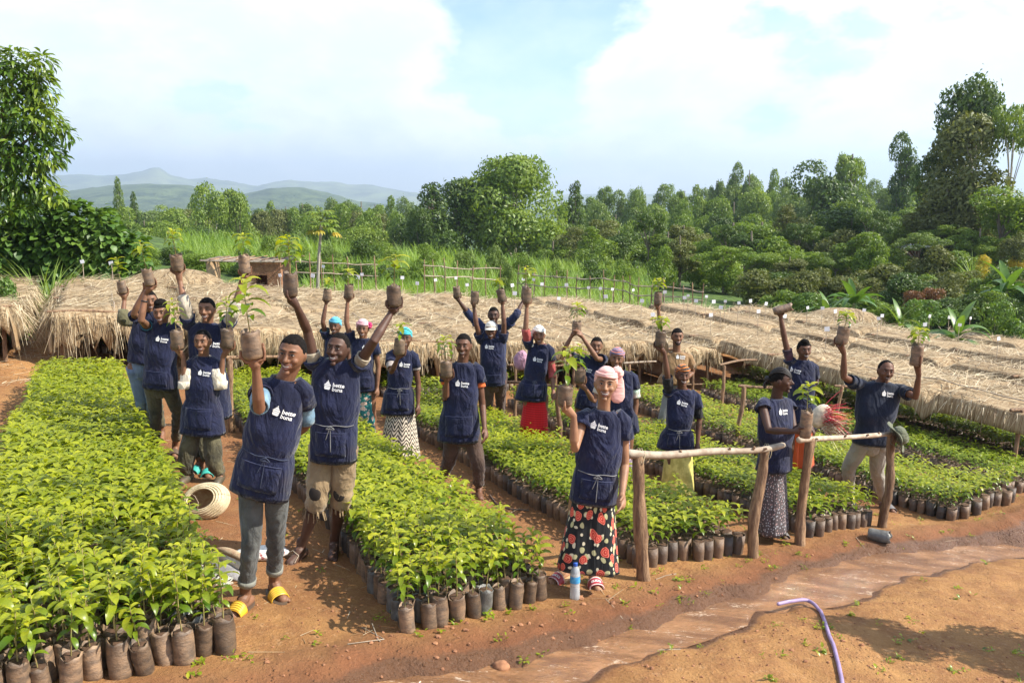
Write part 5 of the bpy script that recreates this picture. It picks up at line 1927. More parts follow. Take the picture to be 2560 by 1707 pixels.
def open_tube(P, r, n):
    """sleeve or trouser leg: the far end is turned in, so that it reads as an opening round the limb"""
    P = [np.asarray(q, float) for q in P]; r = list(r)
    d = nrm(P[-1] - P[-2])
    P = P + [P[-1] + d * .001, P[-1] - d * .018]; r = r + [r[-1] * .86, r[-1] * .80]
    P = np.array(P); m = len(P)
    T, N, B = frames(P[:-1]); T = np.concatenate([T, T[-1:]]); N = np.concatenate([N, N[-1:]]); B = np.concatenate([B, B[-1:]])
    N[-2:] = N[-3]; B[-2:] = B[-3]
    th = np.linspace(0, 2 * np.pi, n, endpoint=False)
    r = np.array(r)
    V = (P[:, None] + r[:, None, None] * (np.cos(th)[None, :, None] * N[:, None] + np.sin(th)[None, :, None] * B[:, None])).reshape(-1, 3)
    F = [(i * n + j, i * n + (j + 1) % n, (i + 1) * n + (j + 1) % n, (i + 1) * n + j) for i in range(m - 1) for j in range(n)]
    F.append(tuple(range(n - 1, -1, -1))); F.append(tuple((m - 1) * n + j for j in range(n)))
    U = np.array([(j / n, i / (m - 1)) for i in range(m) for j in range(n)])
    return V, F, U


def skirt_material(kind):
    name = 'skirt_' + kind
    if name in MATS: return MATS[name]
    m = bpy.data.materials.new(name); m.use_nodes = True
    t = NT(m.node_tree)
    uv = t.n('ShaderNodeTexCoord').outputs['UV']
    ob = t.n('ShaderNodeTexCoord').outputs['Object']
    rough = .8
    if kind in ('roses', 'teal'):
        base = (.010, .012, .014) if kind == 'roses' else (.02, .17, .17)
        col = t.n('ShaderNodeRGB').outputs[0]; col.default_value = (*base, 1)
        wv = t.mapping(uv, scale=(1, 1, 1))
        nz = t.n('ShaderNodeTexNoise', {'Vector': wv, 'Scale': 9.0, 'Detail': 2.0}).outputs['Color']
        wmix = t.n('ShaderNodeMix', data_type='RGBA', blend_type='LINEAR_LIGHT'); t.set(wmix, 0, .035); t.set(wmix, 6, wv); t.set(wmix, 7, nz)
        wv2 = wmix.outputs[2]
        sc = 9.0 if kind == 'roses' else 12.0

        def blobs(scale, off, r0, r1, rnd=.8):
            v = t.n('ShaderNodeTexVoronoi', {'Vector': t.mapping(wv2, loc=off), 'Scale': scale, 'Randomness': rnd}, voronoi_dimensions='2D')
            return t.rng(v.outputs['Distance'], r0, r1, 1, 0), v.outputs['Distance']
        l1, _ = blobs(sc * 1.25, (.41, .27, 0), .17, .22)
        col = t.mix(l1, col, (.48, .46, .24) if kind == 'roses' else (.10, .35, .30))
        l2, _ = blobs(sc * 1.5, (.11, .63, 0), .13, .17)
        col = t.mix(l2, col, (.66, .60, .42) if kind == 'roses' else (.75, .62, .50))
        fl, dd = blobs(sc, (0, 0, 0), .25, .29)
        petal = t.rng(t.math('SINE', t.math('MULTIPLY', dd, 58.0)), -.2, .8)
        pc = t.mix(petal, (.48, .035, .025) if kind == 'roses' else (.45, .25, .18), (.72, .20, .13) if kind == 'roses' else (.88, .74, .62))
        col = t.mix(fl, col, pc)
    elif kind == 'zebra':
        sep = t.n('ShaderNodeSeparateXYZ', {0: uv})
        tri = t.math('PINGPONG', t.math('MULTIPLY', sep.outputs[0], 9.0), .5)
        wob = t.noise(14, 3, .6, uv)
        ph = t.math('ADD', t.math('MULTIPLY', sep.outputs[1], 23.0), t.math('ADD', t.math('MULTIPLY', tri, 2.6), t.math('MULTIPLY', wob, 1.3)))
        s = t.math('SINE', t.math('MULTIPLY', ph, 6.283))
        col = t.mix(t.rng(s, -.25, .15), (.035, .028, .022), (.62, .54, .42))
    elif kind == 'red':
        sep = t.n('ShaderNodeSeparateXYZ', {0: uv})
        s = t.math('SINE', t.math('MULTIPLY', sep.outputs[1], 260.0))
        col = t.mix(t.rng(s, -.6, .6), (.42, .006, .010), (.62, .012, .018))
    elif kind == 'yellow':
        n = t.noise(13, 4, .6, uv)
        col = t.mix(t.rng(n, .4, .62), (.46, .40, .10), (.66, .58, .17))
    elif kind == 'speckle':
        v = t.n('ShaderNodeTexVoronoi', {'Vector': uv, 'Scale': 40.0}, voronoi_dimensions='2D')
        d = t.rng(v.outputs['Distance'], .16, .26, 1, 0)
        col = t.mix(d, (.075, .06, .062), t.mix(t.rng(v.outputs['Color'], .3, .6), (.42, .28, .27), (.36, .38, .40)))
    elif kind == 'check':
        sep = t.n('ShaderNodeSeparateXYZ', {0: uv})
        a = t.rng(t.math('SINE', t.math('MULTIPLY', sep.outputs[0], 260.0)), .2, .6)
        b_ = t.rng(t.math('SINE', t.math('MULTIPLY', sep.outputs[1], 150.0)), .2, .6)
        col = t.mix(t.math('MAXIMUM', a, b_), (.10, .055, .10), (.42, .36, .42))
    else:
        col = t.mix(t.noise(6, 3, .5, uv), (.42, .06, .015), (.62, .10, .025))
    f = t.noise(1, 4, .5, t.mapping(ob, scale=(13, 13, 1.6)), .6)
    b = t.n('ShaderNodeBsdfPrincipled', {'Base Color': col, 'Roughness': rough, 'Specular IOR Level': .3, 'Sheen Weight': .1, 'Normal': t.bump(f, .6, .04)})
    t.n('ShaderNodeOutputMaterial', {'Surface': b})
    MATS[name] = m
    return m


def make_person(p):
    s = p['h'] / 1.74
    Y = p['Y']
    sk = skin(p['skin'], SK[p['skin']])
    A = lambda key, dY=0.0: at(p[key][0], p[key][1], Y + dY)
    head = A('head', p.get('headY', -.03))
    hip = A('hip')
    sL, sR = A('sL', p.get('sLY', 0)), A('sR', p.get('sRY', 0))
    sh = (sL + sR) / 2
    yaw = p.get('yaw', 0.0)
    u = nrm(sh - hip)
    l = sR - sL; l = nrm(l - u * np.dot(l, u))
    if yaw:
        Rm = np.array(Matrix.Rotation(yaw, 3, Vector(u))); l = Rm @ l
    front = np.cross(u, l); front = -front if front[1] > 0 else front
    if p.get('front_flip'): front = -front
    root = obj('person', None, None, (hip[0], hip[1], gz(hip[0], hip[1])))
    base = np.array(root.location)
    tag(root, p['label'], 'person', 'people in navy aprons' if p.get('apron', True) else None)
    # ---------------- legs
    hw = .085 * s
    fL = fR = None
    legs = []
    for side, key, kk, sg in ((-1, 'fL', 'kL', -1), (1, 'fR', 'kR', 1)):
        h0 = hip + l * sg * hw - u * .02
        fp = p.get(key)
        if fp is None:
            fx, fy = hip[0] + sg * .09, hip[1] + p.get('footY', .0) + .03 * sg
            f = np.array([fx, fy, gz(fx, fy)])
        else:
            q = gp(fp[0], fp[1])
            if abs(q[1] - Y) > .45: q = at(fp[0], fp[1], Y + np.clip(q[1] - Y, -.25, .25)); q[2] = gz(q[0], q[1])
            f = q
        if key == 'fL': fLp = f
        ank = f + np.array([0, .03, .085 * s])
        L = np.linalg.norm(h0 - ank)
        if p.get(kk):
            k = at(p[kk][0], p[kk][1], Y); k = np.array([k[0], (h0[1] + ank[1]) / 2 - .05, k[2]])
        else:
            k = (h0 + ank) / 2 + np.array([0, -.05, .02])
        td = p.get('toe' + key[1], (sg * .28, -1.0))
        toe = f + nrm([td[0], td[1], 0]) * .17 * s
        legs.append((h0, k, ank, toe, f))
    # ---------------- arms
    Lu, Lf = .285 * s, .255 * s
    mb = MB()
    arms = []
    held = []
    for sg, S, tagk in ((-1, sL, 'L'), (1, sR, 'R')):
        spec = p.get('arm' + tagk)
        if spec is None:
            e = S + np.array([sg * .05, .02, -Lu]); w = e + np.array([0, -.03, -Lf]); spec = {}
            e = e + np.array([0, 0, 0])
        else:
            e = solve_joint(S, *spec['e'], Lu, spec.get('es', -1))
            w = solve_joint(e, *spec['w'], Lf, spec.get('ws', -1))
        arms.append((sg, S, e, w, spec))
    # ---------------- body mesh (skin), one continuous surface
    vx = p.get('vox', .0085)
    chest = hip + (sh - hip) * .72
    neck = sh + u * .035
    HM = head_mat(p.get('hyaw', 0.0), p.get('tilt', 0.0), p.get('pitch', 0.0))
    hs = p.get('hs', 1.0) * s
    _, F0, U0 = ellipsoid((0, 0, 0), (1, 1, 1), 44, 30)
    V0 = skull(U0)
    toW = lambda q: (np.asarray(q, float) * hs) @ HM.T + head
    mb.add(toW(V0), F0)
    # nose, nostrils, brow, cheeks, chin, ears, jaw
    N = lambda P, r, n=8: mb.tube([toW(q) for q in P], np.array(r) * hs, n)
    nb = p.get('nose', 1.0)
    N([(0, -.086, .022), (0, -.097, -.004), (0, -.109 - .003 * nb, -.024)], [.0085, .0098, .0135 * nb], 10)
    N([(-.012 * nb, -.095, -.029), (.012 * nb, -.095, -.029)], [.0095 * nb, .0095 * nb], 8)
    N([(-.050, -.062, .030), (-.028, -.082, .036), (0, -.0875, .033), (.028, -.082, .036), (.050, -.062, .030)], [.007, .0085, .007, .0085, .007], 8)
    for q in (-1, 1):
        V1, F1, _ = ellipsoid((q * .040, -.064, -.026), (.022, .020, .020), 12, 8); mb.add(toW(V1), F1)
        V1, F1, _ = ellipsoid((q * .0755, .010, -.010), (.0075, .018, .031), 12, 8); mb.add(toW(V1), F1)
        V1, F1, _ = ellipsoid((q * .079, .004, -.004), (.010, .014, .022), 12, 8); mb.add(toW(V1), F1)
    V1, F1, _ = ellipsoid((0, -.070, -.102), (.021, .018, .016), 12, 8); mb.add(toW(V1), F1)
    # muzzle round the mouth
    V1, F1, _ = ellipsoid((0, -.070, -.060), (.034, .024, .026), 14, 8); mb.add(toW(V1), F1)
    nt = toW((0, .018, -.075)); nt2 = toW((0, .012, -.03))
    mb.tube([neck - u * .06, neck, (neck + nt) / 2, nt, nt2], np.array([.066, .057, .053, .053, .052]) * s * p.get('neckw', 1), 14)
    # torso kept slimmer than the clothes
    mb.tube([hip - u * .02, hip + u * .1, chest, sh - u * .04], np.array([.115, .105, .115, .095]) * s * .88, 16, squash=.8)
    mb.tube([sL + (sR - sL) * .04, sh + u * .006, sR - (sR - sL) * .04], np.array([.044, .046, .044]) * s, 12)
    for (h0, k, ank, toe, f) in legs:
        mb.tube([h0, h0 * .5 + k * .5, k, k * .62 + ank * .38, k * .2 + ank * .8, ank], np.array([.082, .070, .052, .050, .034, .032]) * s * p.get('legw', 1), 12)
        foot_geo(mb, ank, toe, s)
    for (sg, S, e, w, spec) in arms:
        aw = p.get('armw', .94)
        mb.tube([S, S * .55 + e * .45, e, e * .72 + w * .28, e * .25 + w * .75, w], np.array([.043, .043, .036, .038, .029, .024]) * s * aw, 12)
        if 'pot' in spec:
            bag = spec['pot']     # px, py of bag centre, width px, height px, tilt
            R_ = bag[2] / 2 / FPX * w[1] * .93; H_ = bag[3] / FPX * w[1] * 1.02
            tl = bag[4] if len(bag) > 4 else 0.0
            up = np.array([math.sin(tl), bag[5] if len(bag) > 5 else -.05, math.cos(tl)]); up = nrm(up)
            c = at(bag[0], bag[1], w[1] + spec.get('pY', -.02))
            bottom = c - up * H_ / 2
            sd = np.array(spec.get('side', (sg * .8, .5, 0)), float)
            if spec.get('grip') == 'side':
                # wraps the bag from the side
                pc = c - up * H_ * .18
                dd = nrm(w - pc)
                palm = pc + dd * (R_ + .018)
                mb.tube([w, w * .4 + palm * .6, palm], np.array([.026, .032, .036]) * s, 10)
                hz = nrm(np.cross(up, dd))
                for i in range(4):
                    zz = up * (-.030 + .021 * i) * s
                    for_dir = spec.get('wrap', 1)
                    pts = []
                    for q, ph in enumerate((.25, .9, 1.5, 2.0 - .1 * abs(i - 1.5))):
                        dv = dd * math.cos(ph) + hz * math.sin(ph) * for_dir
                        pts.append(pc + dv * (R_ + .009) + zz)
                    mb.tube(pts, np.array([.011, .0100, .0090, .0075]) * s, 8)
                pts = [pc + (dd * math.cos(ph) - hz * math.sin(ph) * spec.get('wrap', 1)) * (R_ + .010) + up * .03 for ph in (.2, .7, 1.2)]
                mb.tube(pts, np.array([.014, .012, .010]) * s, 8)
            else:
                hand_on_bag(mb, w, bottom, up, R_, sd, s)
            held.append((c, bottom, up, R_, H_, tl, spec))
        else:
            hd = spec.get('hd')
            dv = (w - e) if hd is None else np.array(hd, float)
            free_hand(mb, w, dv, np.array(spec.get('hside', (0, -1, 0)), float), s, spec.get('curl', .45), np.array(spec.get('pn', (-sg, 0, 0)), float))
    body = mb.obj('body', sk, root)
    bm_ = body.data
    bm_.transform(Matrix.Translation(Vector(-base)))
    md = body.modifiers.new('skin_surface', 'REMESH'); md.mode = 'VOXEL'; md.voxel_size = vx; md.use_smooth_shade = True
    ms = body.modifiers.new('smooth', 'SMOOTH'); ms.factor = .5; ms.iterations = 2 if vx > .006 else 3

    def child(name, V, F, m, par=None, uv=None, smooth=True, label=None, mods=None, mats=None):
        o = obj(name, mesh(name, np.asarray(V) - base, F, m, smooth, uv), par or root)
        if label: o['label'] = label
        return o
    # ---------------- face
    rl = M_LIP if p['skin'] in ('mid', 'light') else M_LIPD
    face = MB()
    V, F, U = hair_mesh(*p.get('hair', (.62, .035)), lump=.05, seed=3)
    if p.get('hair', 1) is not None and p.get('hairshow', True):
        child('hair', toW(V), F, M_HAIR)
    for q in (-1, 1):
        ec = toW((q * .030, -.0835, .010))
        V1, F1, _ = ellipsoid((0, 0, 0), (.0135, .0075, .0062 * p.get('eyeopen', .62)), 14, 8)
        eye = child('eye', (V1 * hs) @ HM.T + ec, F1, M_EYEW)
        V1, F1, _ = ellipsoid((0, -.0050, 0), (.0062, .0040, .0058 * p.get('eyeopen', .8)), 12, 8)
        child('iris', (V1 * hs) @ HM.T + ec, F1, M_IRIS, eye)
        P = [(q * .016, -.0925, .030), (q * .030, -.0935, .0365), (q * .046, -.080, .032)]
        V1, F1, _ = tube_geo([toW(a) for a in P], np.array([.0032, .0038, .0022]) * hs, 6)
        child('eyebrow', V1, F1, M_BROW)
        # upper lid crease
        P = [(q * .0165, -.0885, .0115), (q * .030, -.0925, .0175), (q * .0455, -.0815, .0115)]
        V1, F1, _ = tube_geo([toW(a) for a in P], np.array([.0018, .0026, .0018]) * hs, 6)
        child('eyelid', V1, F1, M_BROW)
        V1, F1, _ = ellipsoid((q * .0075, -.1085, -.0345), (.0030, .0030, .0018), 8, 6)
        child('nostril', toW(V1), F1, M_MOUTH)
    sm = p.get('smile', 1.0)
    mw = .021 + .0085 * sm
    def arc(x, z0, lift, y0=-.0945):
        tt = np.linspace(-1, 1, 9)
        return [(x * a, y0 + .019 * a * a * (x / .03), z0 + lift * a * a) for a in tt]
    if sm > .3:
        # open smile: dark mouth, teeth band, lips above and below
        tt = np.linspace(-1, 1, 13)
        o_h = .0075 * sm
        def strip(zt, zb, yy):
            V = []; F = []
            for i, a in enumerate(tt):
                x = mw * a; yb = yy + .021 * a * a * (mw / .03)
                e_ = math.sqrt(max(0, 1 - a * a)) * .85 + .12
                zc = -.0605 + .0095 * sm * a * a
                V += [(x, yb, zc + zt * e_), (x, yb, zc + zb * e_)]
            for i in range(len(tt) - 1): F.append((2 * i, 2 * i + 1, 2 * i + 3, 2 * i + 2))
            return V, F
        V1, F1 = strip(.0055, -.0115 * sm, -.0952); child('mouth', toW(V1), F1, M_MOUTH)
        V1, F1 = strip(.0050, -.0035 * sm, -.0962); child('teeth', toW(V1), F1, M_TEETH)
        P = [(mw * 1.06 * a, -.0965 + .022 * a * a * (mw / .03), -.0535 + .010 * sm * a * a - .001 * (abs(a) > .95)) for a in tt]
        V1, F1, _ = tube_geo([toW(a) for a in P], np.array([.0018, .0028, .0036, .004, .0042, .0044, .0040, .0044, .0042, .004, .0036, .0028, .0018]) * hs, 8); child('upper_lip', V1, F1, rl)
        P = [(mw * 1.0 * a, -.0960 + .021 * a * a * (mw / .03), -.0735 - .001 * sm + .021 * sm * a * a * (.8 if sm > 1 else 1)) for a in tt]
        V1, F1, _ = tube_geo([toW(a) for a in P], np.array([.0018, .0028, .004, .0050, .0055, .006, .006, .006, .0055, .0050, .004, .0028, .0018]) * hs, 8); child('lower_lip', V1, F1, rl)
    else:
        tt = np.linspace(-1, 1, 9)
        for nm, z, r in (('upper_lip', -.0580, .0042), ('lower_lip', -.0665, .0052)):
            P = [(.025 * a, -.0965 + .016 * a * a, z + .002 * a * a) for a in tt]
            V1, F1, _ = tube_geo([toW(a) for a in P], r * hs * (1 - .6 * np.abs(tt) ** 2), 8); child(nm, V1, F1, rl)
    if p.get('moustache'):
        P = [(.024 * a, -.098 + .015 * a * a, -.0465 - .006 * a * a) for a in np.linspace(-1, 1, 7)]
        V1, F1, _ = tube_geo([toW(a) for a in P], np.array([.002, .0035, .004, .0035, .004, .0035, .002]) * hs, 6); child('moustache', V1, F1, M_BROW)
    if p.get('beard'):
        tt = np.linspace(-1, 1, 9)
        P = [(.052 * a, -.083 + .050 * a * a, -.098 + .055 * a * a) for a in tt]
        V1, F1, _ = tube_geo([toW(a) for a in P], np.array([.006, .008, .010, .012, .013, .012, .010, .008, .006]) * hs, 8); child('beard', V1, F1, M_BROW)
    # ---------------- head cover
    hc = p.get('cover')
    if hc:
        c1, c2 = hc[1], hc[2] if len(hc) > 2 else None
        V, F, U = hair_mesh(.64, lambda U: .13 + .05 * np.clip(U[:, 1], 0, 1) + .03 * np.clip(U[:, 2], 0, 1), lump=.03, back=-.55, seed=5, inset=.9, side=.05)
        m = cover_mat(hc[0], c1, c2)
        sc_ = child('headscarf' if hc[0] != 'cap' else 'cap', toW(V), F, m)
        # wound bands
        for j in range(3):
            tt = np.linspace(0, 2 * np.pi, 30, endpoint=False)
            dv = np.stack([np.cos(tt), np.sin(tt), .56 + .10 * j + (.10 - .56) * np.clip(np.sin(tt), 0, 1) * .9 + .05 * np.sin(tt * 2 + j)], -1); dv /= np.linalg.norm(dv, axis=1)[:, None]
            P = toW(skull(dv) * (1.13 + .02 * j))
            P = np.concatenate([P, P[:1]])
            V1, F1, _ = tube_geo(P, (.0085 if hc[0] != 'cap' else .004) * hs, 6, False); child('fold', V1, F1, m, sc_)
        if hc[0] == 'cap':
            tt = np.linspace(-1, 1, 11)
            V = []; F = []
            for a in tt:
                an = a * 1.05
                for q, rr in enumerate((.088, .125, .160)):
                    V.append((math.sin(an) * (.080 if q == 0 else .082 + .004 * q), -math.cos(an) * rr * (1 if q else 1.02), .048 - .010 * q - .012 * a * a))
            n = 3
            F = [(i * n + j, (i + 1) * n + j, (i + 1) * n + j + 1, i * n + j + 1) for i in range(10) for j in range(2)]
            b = child('brim', toW(V), F, m, sc_); mo = b.modifiers.new('t', 'SOLIDIFY'); mo.thickness = .004
        if hc[0] == 'bun':
            V1, F1, U1 = ellipsoid((.076, .02, .088), (.050, .042, .046), 22, 14)
            V1 = V1 + .022 * fbm(U1[:, 0:1] * 4 + 3, U1[:, 1:2] * 4 + U1[:, 2:3] * 2, 3, 6)
            child('knot', toW(V1), F1, m, sc_)
            P = [(.092, .03, .075), (.100, .035, .03), (.098, .035, -.03), (.094, .03, -.085)]
            V1, F1, U1 = tube_geo([toW(a) for a in P], np.array([.016, .032, .046, .056]) * hs, 14, squash=.30)
            child('tail', V1, F1, m, sc_)
        if hc[0] == 'flower':
            for j in range(7):
                V1, F1, U1 = ellipsoid((.085 + .022 * math.cos(j * .9), -.01 + .02 * math.sin(j * 1.7), .045 + .028 * math.sin(j * .9)), (.022, .018, .018), 10, 7)
                child('knot', toW(V1), F1, mat('magenta_scarf', (.55, .03, .14), .8, .3, 20), sc_)
        if hc[0] == 'drape':
            P = [(-.086, .0, .03), (-.100, .0, -.03), (-.098, -.01, -.09), (-.085, -.03, -.13)]
            V1, F1, U1 = tube_geo([toW(a) for a in P], np.array([.026, .030, .030, .02]) * hs, 12, squash=.5)
            child('tail', V1, F1, m, sc_)
    if p.get('topknot'):
        V1, F1, U1 = ellipsoid(p['topknot'][0], p['topknot'][1], 20, 12)
        V1 = V1 * (1 + .10 * fbm(U1[:, 0:1] * 5 + 3, U1[:, 1:2] * 5 + U1[:, 2:3] * 3, 3, 6))
        child('hair_tuft', toW(V1), F1, M_HAIR)
    if p.get('braids'):
        hb = MB()
        for j in range(9):
            a0 = -.9 + 1.8 * j / 8
            P = []
            for q in np.linspace(.35, 2.7, 9):
                dv = np.array([math.sin(a0) * (1 - .3 * q / 3) * math.sin(q) if True else 0, -math.cos(q), math.sin(q) * math.cos(a0 * .9)])
                dv = nrm(dv)
                P.append(toW(skull(dv[None])[0] * 1.055))
            bo = child('braid', *tube_geo(P, .0075 * hs, 7)[:2], M_HAIRB)
        V1, F1, _ = ellipsoid((0, .12, .0), (.032, .03, .032), 12, 8)
        child('bun', toW(V1), F1, M_HAIRB)
        for j in range(5):
            P = [(0.01 * (j - 2), .125, -.01), (.014 * (j - 2), .15, -.05), (.016 * (j - 2), .14, -.085)]
            child('braid', *tube_geo([toW(a) for a in P], .008 * hs, 7)[:2], M_HAIRB)
    # ---------------- trousers / skirts
    bt = p['bottom']
    if bt[0] == 'trousers':
        m = bt[1]; cut = bt[2] if len(bt) > 2 else .90
        rl_ = bt[3] if len(bt) > 3 else 1.0
        tb = MB()
        for (h0, k, ank, toe, f) in legs:
            # points from hip to cuff
            T = np.linspace(0, 1, 22)
            P = []; r = []
            for t_ in T:
                tt = t_ * cut
                if tt < .5: q = h0 + (k - h0) * (tt / .5)
                else: q = k + (ank - k) * ((tt - .5) / .5)
                P.append(q)
                base_r = np.interp(tt, [0, .12, .5, .58, .9, 1], [.094, .088, .068, .063, .053, .050])
                r.append(base_r * s * (rl_ + (min(rl_, 1.04) - rl_) * float(sstep(tt, .35, .1))) * (1 + .035 * math.sin(tt * 55 + f[0] * 9) * sstep(tt, .3, .55) + .02 * math.sin(tt * 23)))
            V1, F1, U1 = open_tube(P, r, 22)
            V1 = V1 + nrm([1, 0, .3]) * (.006 * np.sin(V1[:, 2:3] * 75 + V1[:, 0:1] * 40) * sstep(U1[:, 1:2], .35, .6))
            tb.add(V1, F1, 0, U1)
            if p.get('cuffs'):
                V1, F1, U1 = tube_geo([P[-2], P[-1] - (0, 0, .0)], [r[-1] * 1.13] * 2, 20, False)
                o = child('cuff', V1, F1, p['cuffs'])
        tb.tube([hip + u * .08, hip, (legs[0][0] + legs[1][0]) / 2 - u * .05], np.array([.115, .122, .105]) * s * min(rl_, 1.06), 20, squash=.85)
        tr = child('trousers', np.concatenate(tb.V), tb.F, m, None, np.concatenate(tb.U))
        if p.get('torn'):
            for i, (h0, k, ank, toe, f) in enumerate(legs):
                c = k + np.array([0, -.075 * s, .06 - .03 * i])
                V1, F1, U1 = ellipsoid(c, (.045, .012, .058), 14, 8)
                child('knee_hole', V1, F1, mat('knee_patch_dark', (.028, .02, .015), .9), tr)
                # ragged threads at the hem
                n = 46
                cc = h0 * (1 - .0) * 0 + (k + (ank - k) * ((cut - .5) / .5))
                an = RNG.uniform(0, 6.28, n)
                P0 = cc + np.stack([np.cos(an) * .072, np.sin(an) * .072, RNG.uniform(-.02, .02, n)], -1) * s
                D = np.stack([np.cos(an) * .3, np.sin(an) * .3, -np.ones(n)], -1); D /= np.linalg.norm(D, axis=1)[:, None]
                V1, F1 = strands(P0, D, RNG.uniform(.03, .08, n), RNG.uniform(.008, .016, n), RNG.uniform(0, .2, n), 2)
                o = child('frayed_hem', V1, F1, m, tr); o['kind'] = 'stuff'
    else:
        bt_d = .40 if bt[1] == 'roses' else .72
        kind = bt[1]; yb = bt[2]   # hem pixel row, half width px left/right
        hc_ = at((bt[3] + bt[4]) / 2, yb, Y); hwid = (bt[4] - bt[3]) / 2 / FPX * Y
        rings = []
        n = 26
        for i in range(n):
            t_ = i / (n - 1)
            c = hc_ * (1 - t_) + (hip + u * .10) * t_
            w = hwid + (.135 * s - hwid) * (t_ ** .9)
            amp = (.085 if kind not in ('red', 'yellow') else .04) * (1 - t_) ** .7
            rings.append((c, l, -front, w, max(.11 * s, w * bt_d) * (1 if t_ < .9 else .95), amp, 1.0 + Y + t_ * .5, .02 * (1 - t_)))
        # turned-up inside of the hem
        c0 = rings[0]
        rings = [(c0[0] + np.array([0, 0, .03]), l, -front, c0[3] * .93, c0[4] * .93, c0[5], c0[6], .02)] + rings
        V, F, U = loft(rings, 72)
        Lh = np.linalg.norm(hip - hc_)
        U = np.stack([U[:, 0] * 2 * math.pi * hwid * .9, U[:, 1] * Lh], -1)
        child('skirt', V, F, skirt_material(kind), None, U)
    # ---------------- apron / shirt
    hem = p['hem']     # xl, xr, y
    hc_ = at((hem[0] + hem[1]) / 2, hem[2], Y)
    hwid = (hem[1] - hem[0]) / 2 / FPX * Y
    shw = np.linalg.norm(sR - sL) / 2
    wst = p.get('waist', .160) * s
    T = [0, .18, .36, .50, .62, .76, .88]
    rings = []
    up_top = sh
    tot = np.linalg.norm(sh - hc_)
    wf = 1 - .40 * s / tot if tot > .5 * s else .35   # waist position along
    for t_ in np.linspace(0, 1, 22):
        c = hc_ * (1 - t_) + (sh + u * .006) * t_
        # the trunk line passes the hips
        w = np.interp(t_, [0, max(.15, wf - .12), wf, min(.9, wf + .14), 1], [hwid, (hwid * .6 + wst * .4), wst, max(wst * 1.06, shw * .94), shw + .015])
        d_ = np.interp(t_, [0, wf, min(.88, wf + .2), 1], [min(max(hwid * .72, .142), .17), .124 * s, .135 * s, .088 * s])
        amp = .030 * (1 - t_) ** 1.2 + .006
        if abs(t_ - wf) < .06 and p.get('tie'): w *= .965; amp = .018
        rings.append((c + front * .012 * math.sin(math.pi * t_), l, -front, w, d_, amp, Y * 3 + t_ * 2.0, .0))
    c0 = rings[0]
    rings = [(c0[0] + u * .02, l, -front, c0[3] * .94, c0[4] * .93, c0[5], c0[6], 0)] + rings
    nk = sh + u * .058
    nr = p.get('neckr', .078) * s
    for t_, w, d_, dz in ((0, shw + .002, .084 * s, .0), (.45, shw * .76, .082 * s, .01), (.85, shw * .52, .080 * s, .025), (1.0, nr, .074 * s, .040), (1.0, nr * .90, .066 * s, .045), (.6, nr * .86, .062 * s, .04)):
        c = sh + u * .022 + (nk - sh) * t_ * .75
        rings.append((c, l, -front, w, d_, .004, 0, dz * p.get('scoop', 1.0)))
    V, F, U = loft(rings, 72, close_top=True)
    top_m = p.get('topm', M_NAVY)
    ab = MB(); ab.add(V, F, 0, U)
    wl = p.get('wing', .15)
    for (sg, S, e, w, spec) in arms:
        d = nrm(e - S)
        wl_ = spec.get('wing', wl)
        P = [S - d * .02 - l * sg * .05 * s + u * .008, S + u * .006 + d * .03 * s, S + d * wl_ * .6 * s, S + d * wl_ * s]
        rr = np.array([.052, .063, .068, .075]) * s * p.get('wingw', 1.0)
        V1, F1, U1 = open_tube(P, rr, 26)
        V1 = V1 + .005 * np.sin(U1[:, 0:1] * 6.28 * 5 + sg) * U1[:, 1:2] * nrm([1, 1, 0])
        ab.add(V1, F1, 0, U1)
    apron = child(p.get('topname', 'apron'), np.concatenate(ab.V), ab.F, top_m, None, np.concatenate(ab.U))
    bv = BVHTree.FromPolygons([Vector(q) for q in V], [tuple(f) for f in F])
    # logo
    lg = p.get('logo')
    if lg:
        c = at(lg[0], lg[1], sh[1])
        # move the anchor onto the chest plane
        c = c + front * .0
        rt = p.get('logorot', 0.0) + math.radians(-6)
        lx = l * math.cos(rt) + u * math.sin(rt); ly = -l * math.sin(rt) + u * math.cos(rt)
        # slide along the camera ray so that the chest surface is what the print meets
        r = ray(lg[0], lg[1]); best = None
        h = bv.ray_cast(Vector((0, 0, 0)), Vector(nrm(r)), 60)
        if h[0] is not None: c = np.array(h[0]) - front * 0.0
        k = p.get('logos', 1.0) * s
        pts = project(bv, c, lx, ly, front, LOGO_V * k * 1.04, .0065)
        child('logo', pts, LOGO_F, M_WHITEP, apron, smooth=False)
    # apron string with bow, pocket
    if p.get('tie'):
        m = mat('apron_string', (.035, .045, .08), .8, .3)
        tm = mat('pale_string', (.20, .20, .20), .8, .3) if p['tie'] == 'pale' else m
        c = hc_ * (1 - wf) + sh * wf
        pts = project(bv, c, l, u, front, [(a, .004 * math.sin(a * 40)) for a in np.linspace(-wst * .88, wst * .88, 17)], .004)
        child('string', *tube_geo(pts, .0030, 6)[:2], tm, apron)
        bx = p.get('bow', .0)
        for dx, L in ((-.02, .10), (.006, .19)):
            q = project(bv, c, l, u, front, [(bx + dx * t_ * 1.4, -L * t_) for t_ in np.linspace(0, 1, 6)], .010)
            child('string', *tube_geo(q, .0030, 6)[:2], tm, apron)
        for sg in (-1, 1):
            q = project(bv, c, l, u, front, [(bx + sg * .03 * math.sin(t_ * 3.14), -.02 * t_ * (1 if t_ < 1 else 1) - .012 * math.sin(t_ * 3.14)) for t_ in np.linspace(0, 1, 6)], .012)
            child('string', *tube_geo(q, .0032, 6)[:2], tm, apron)
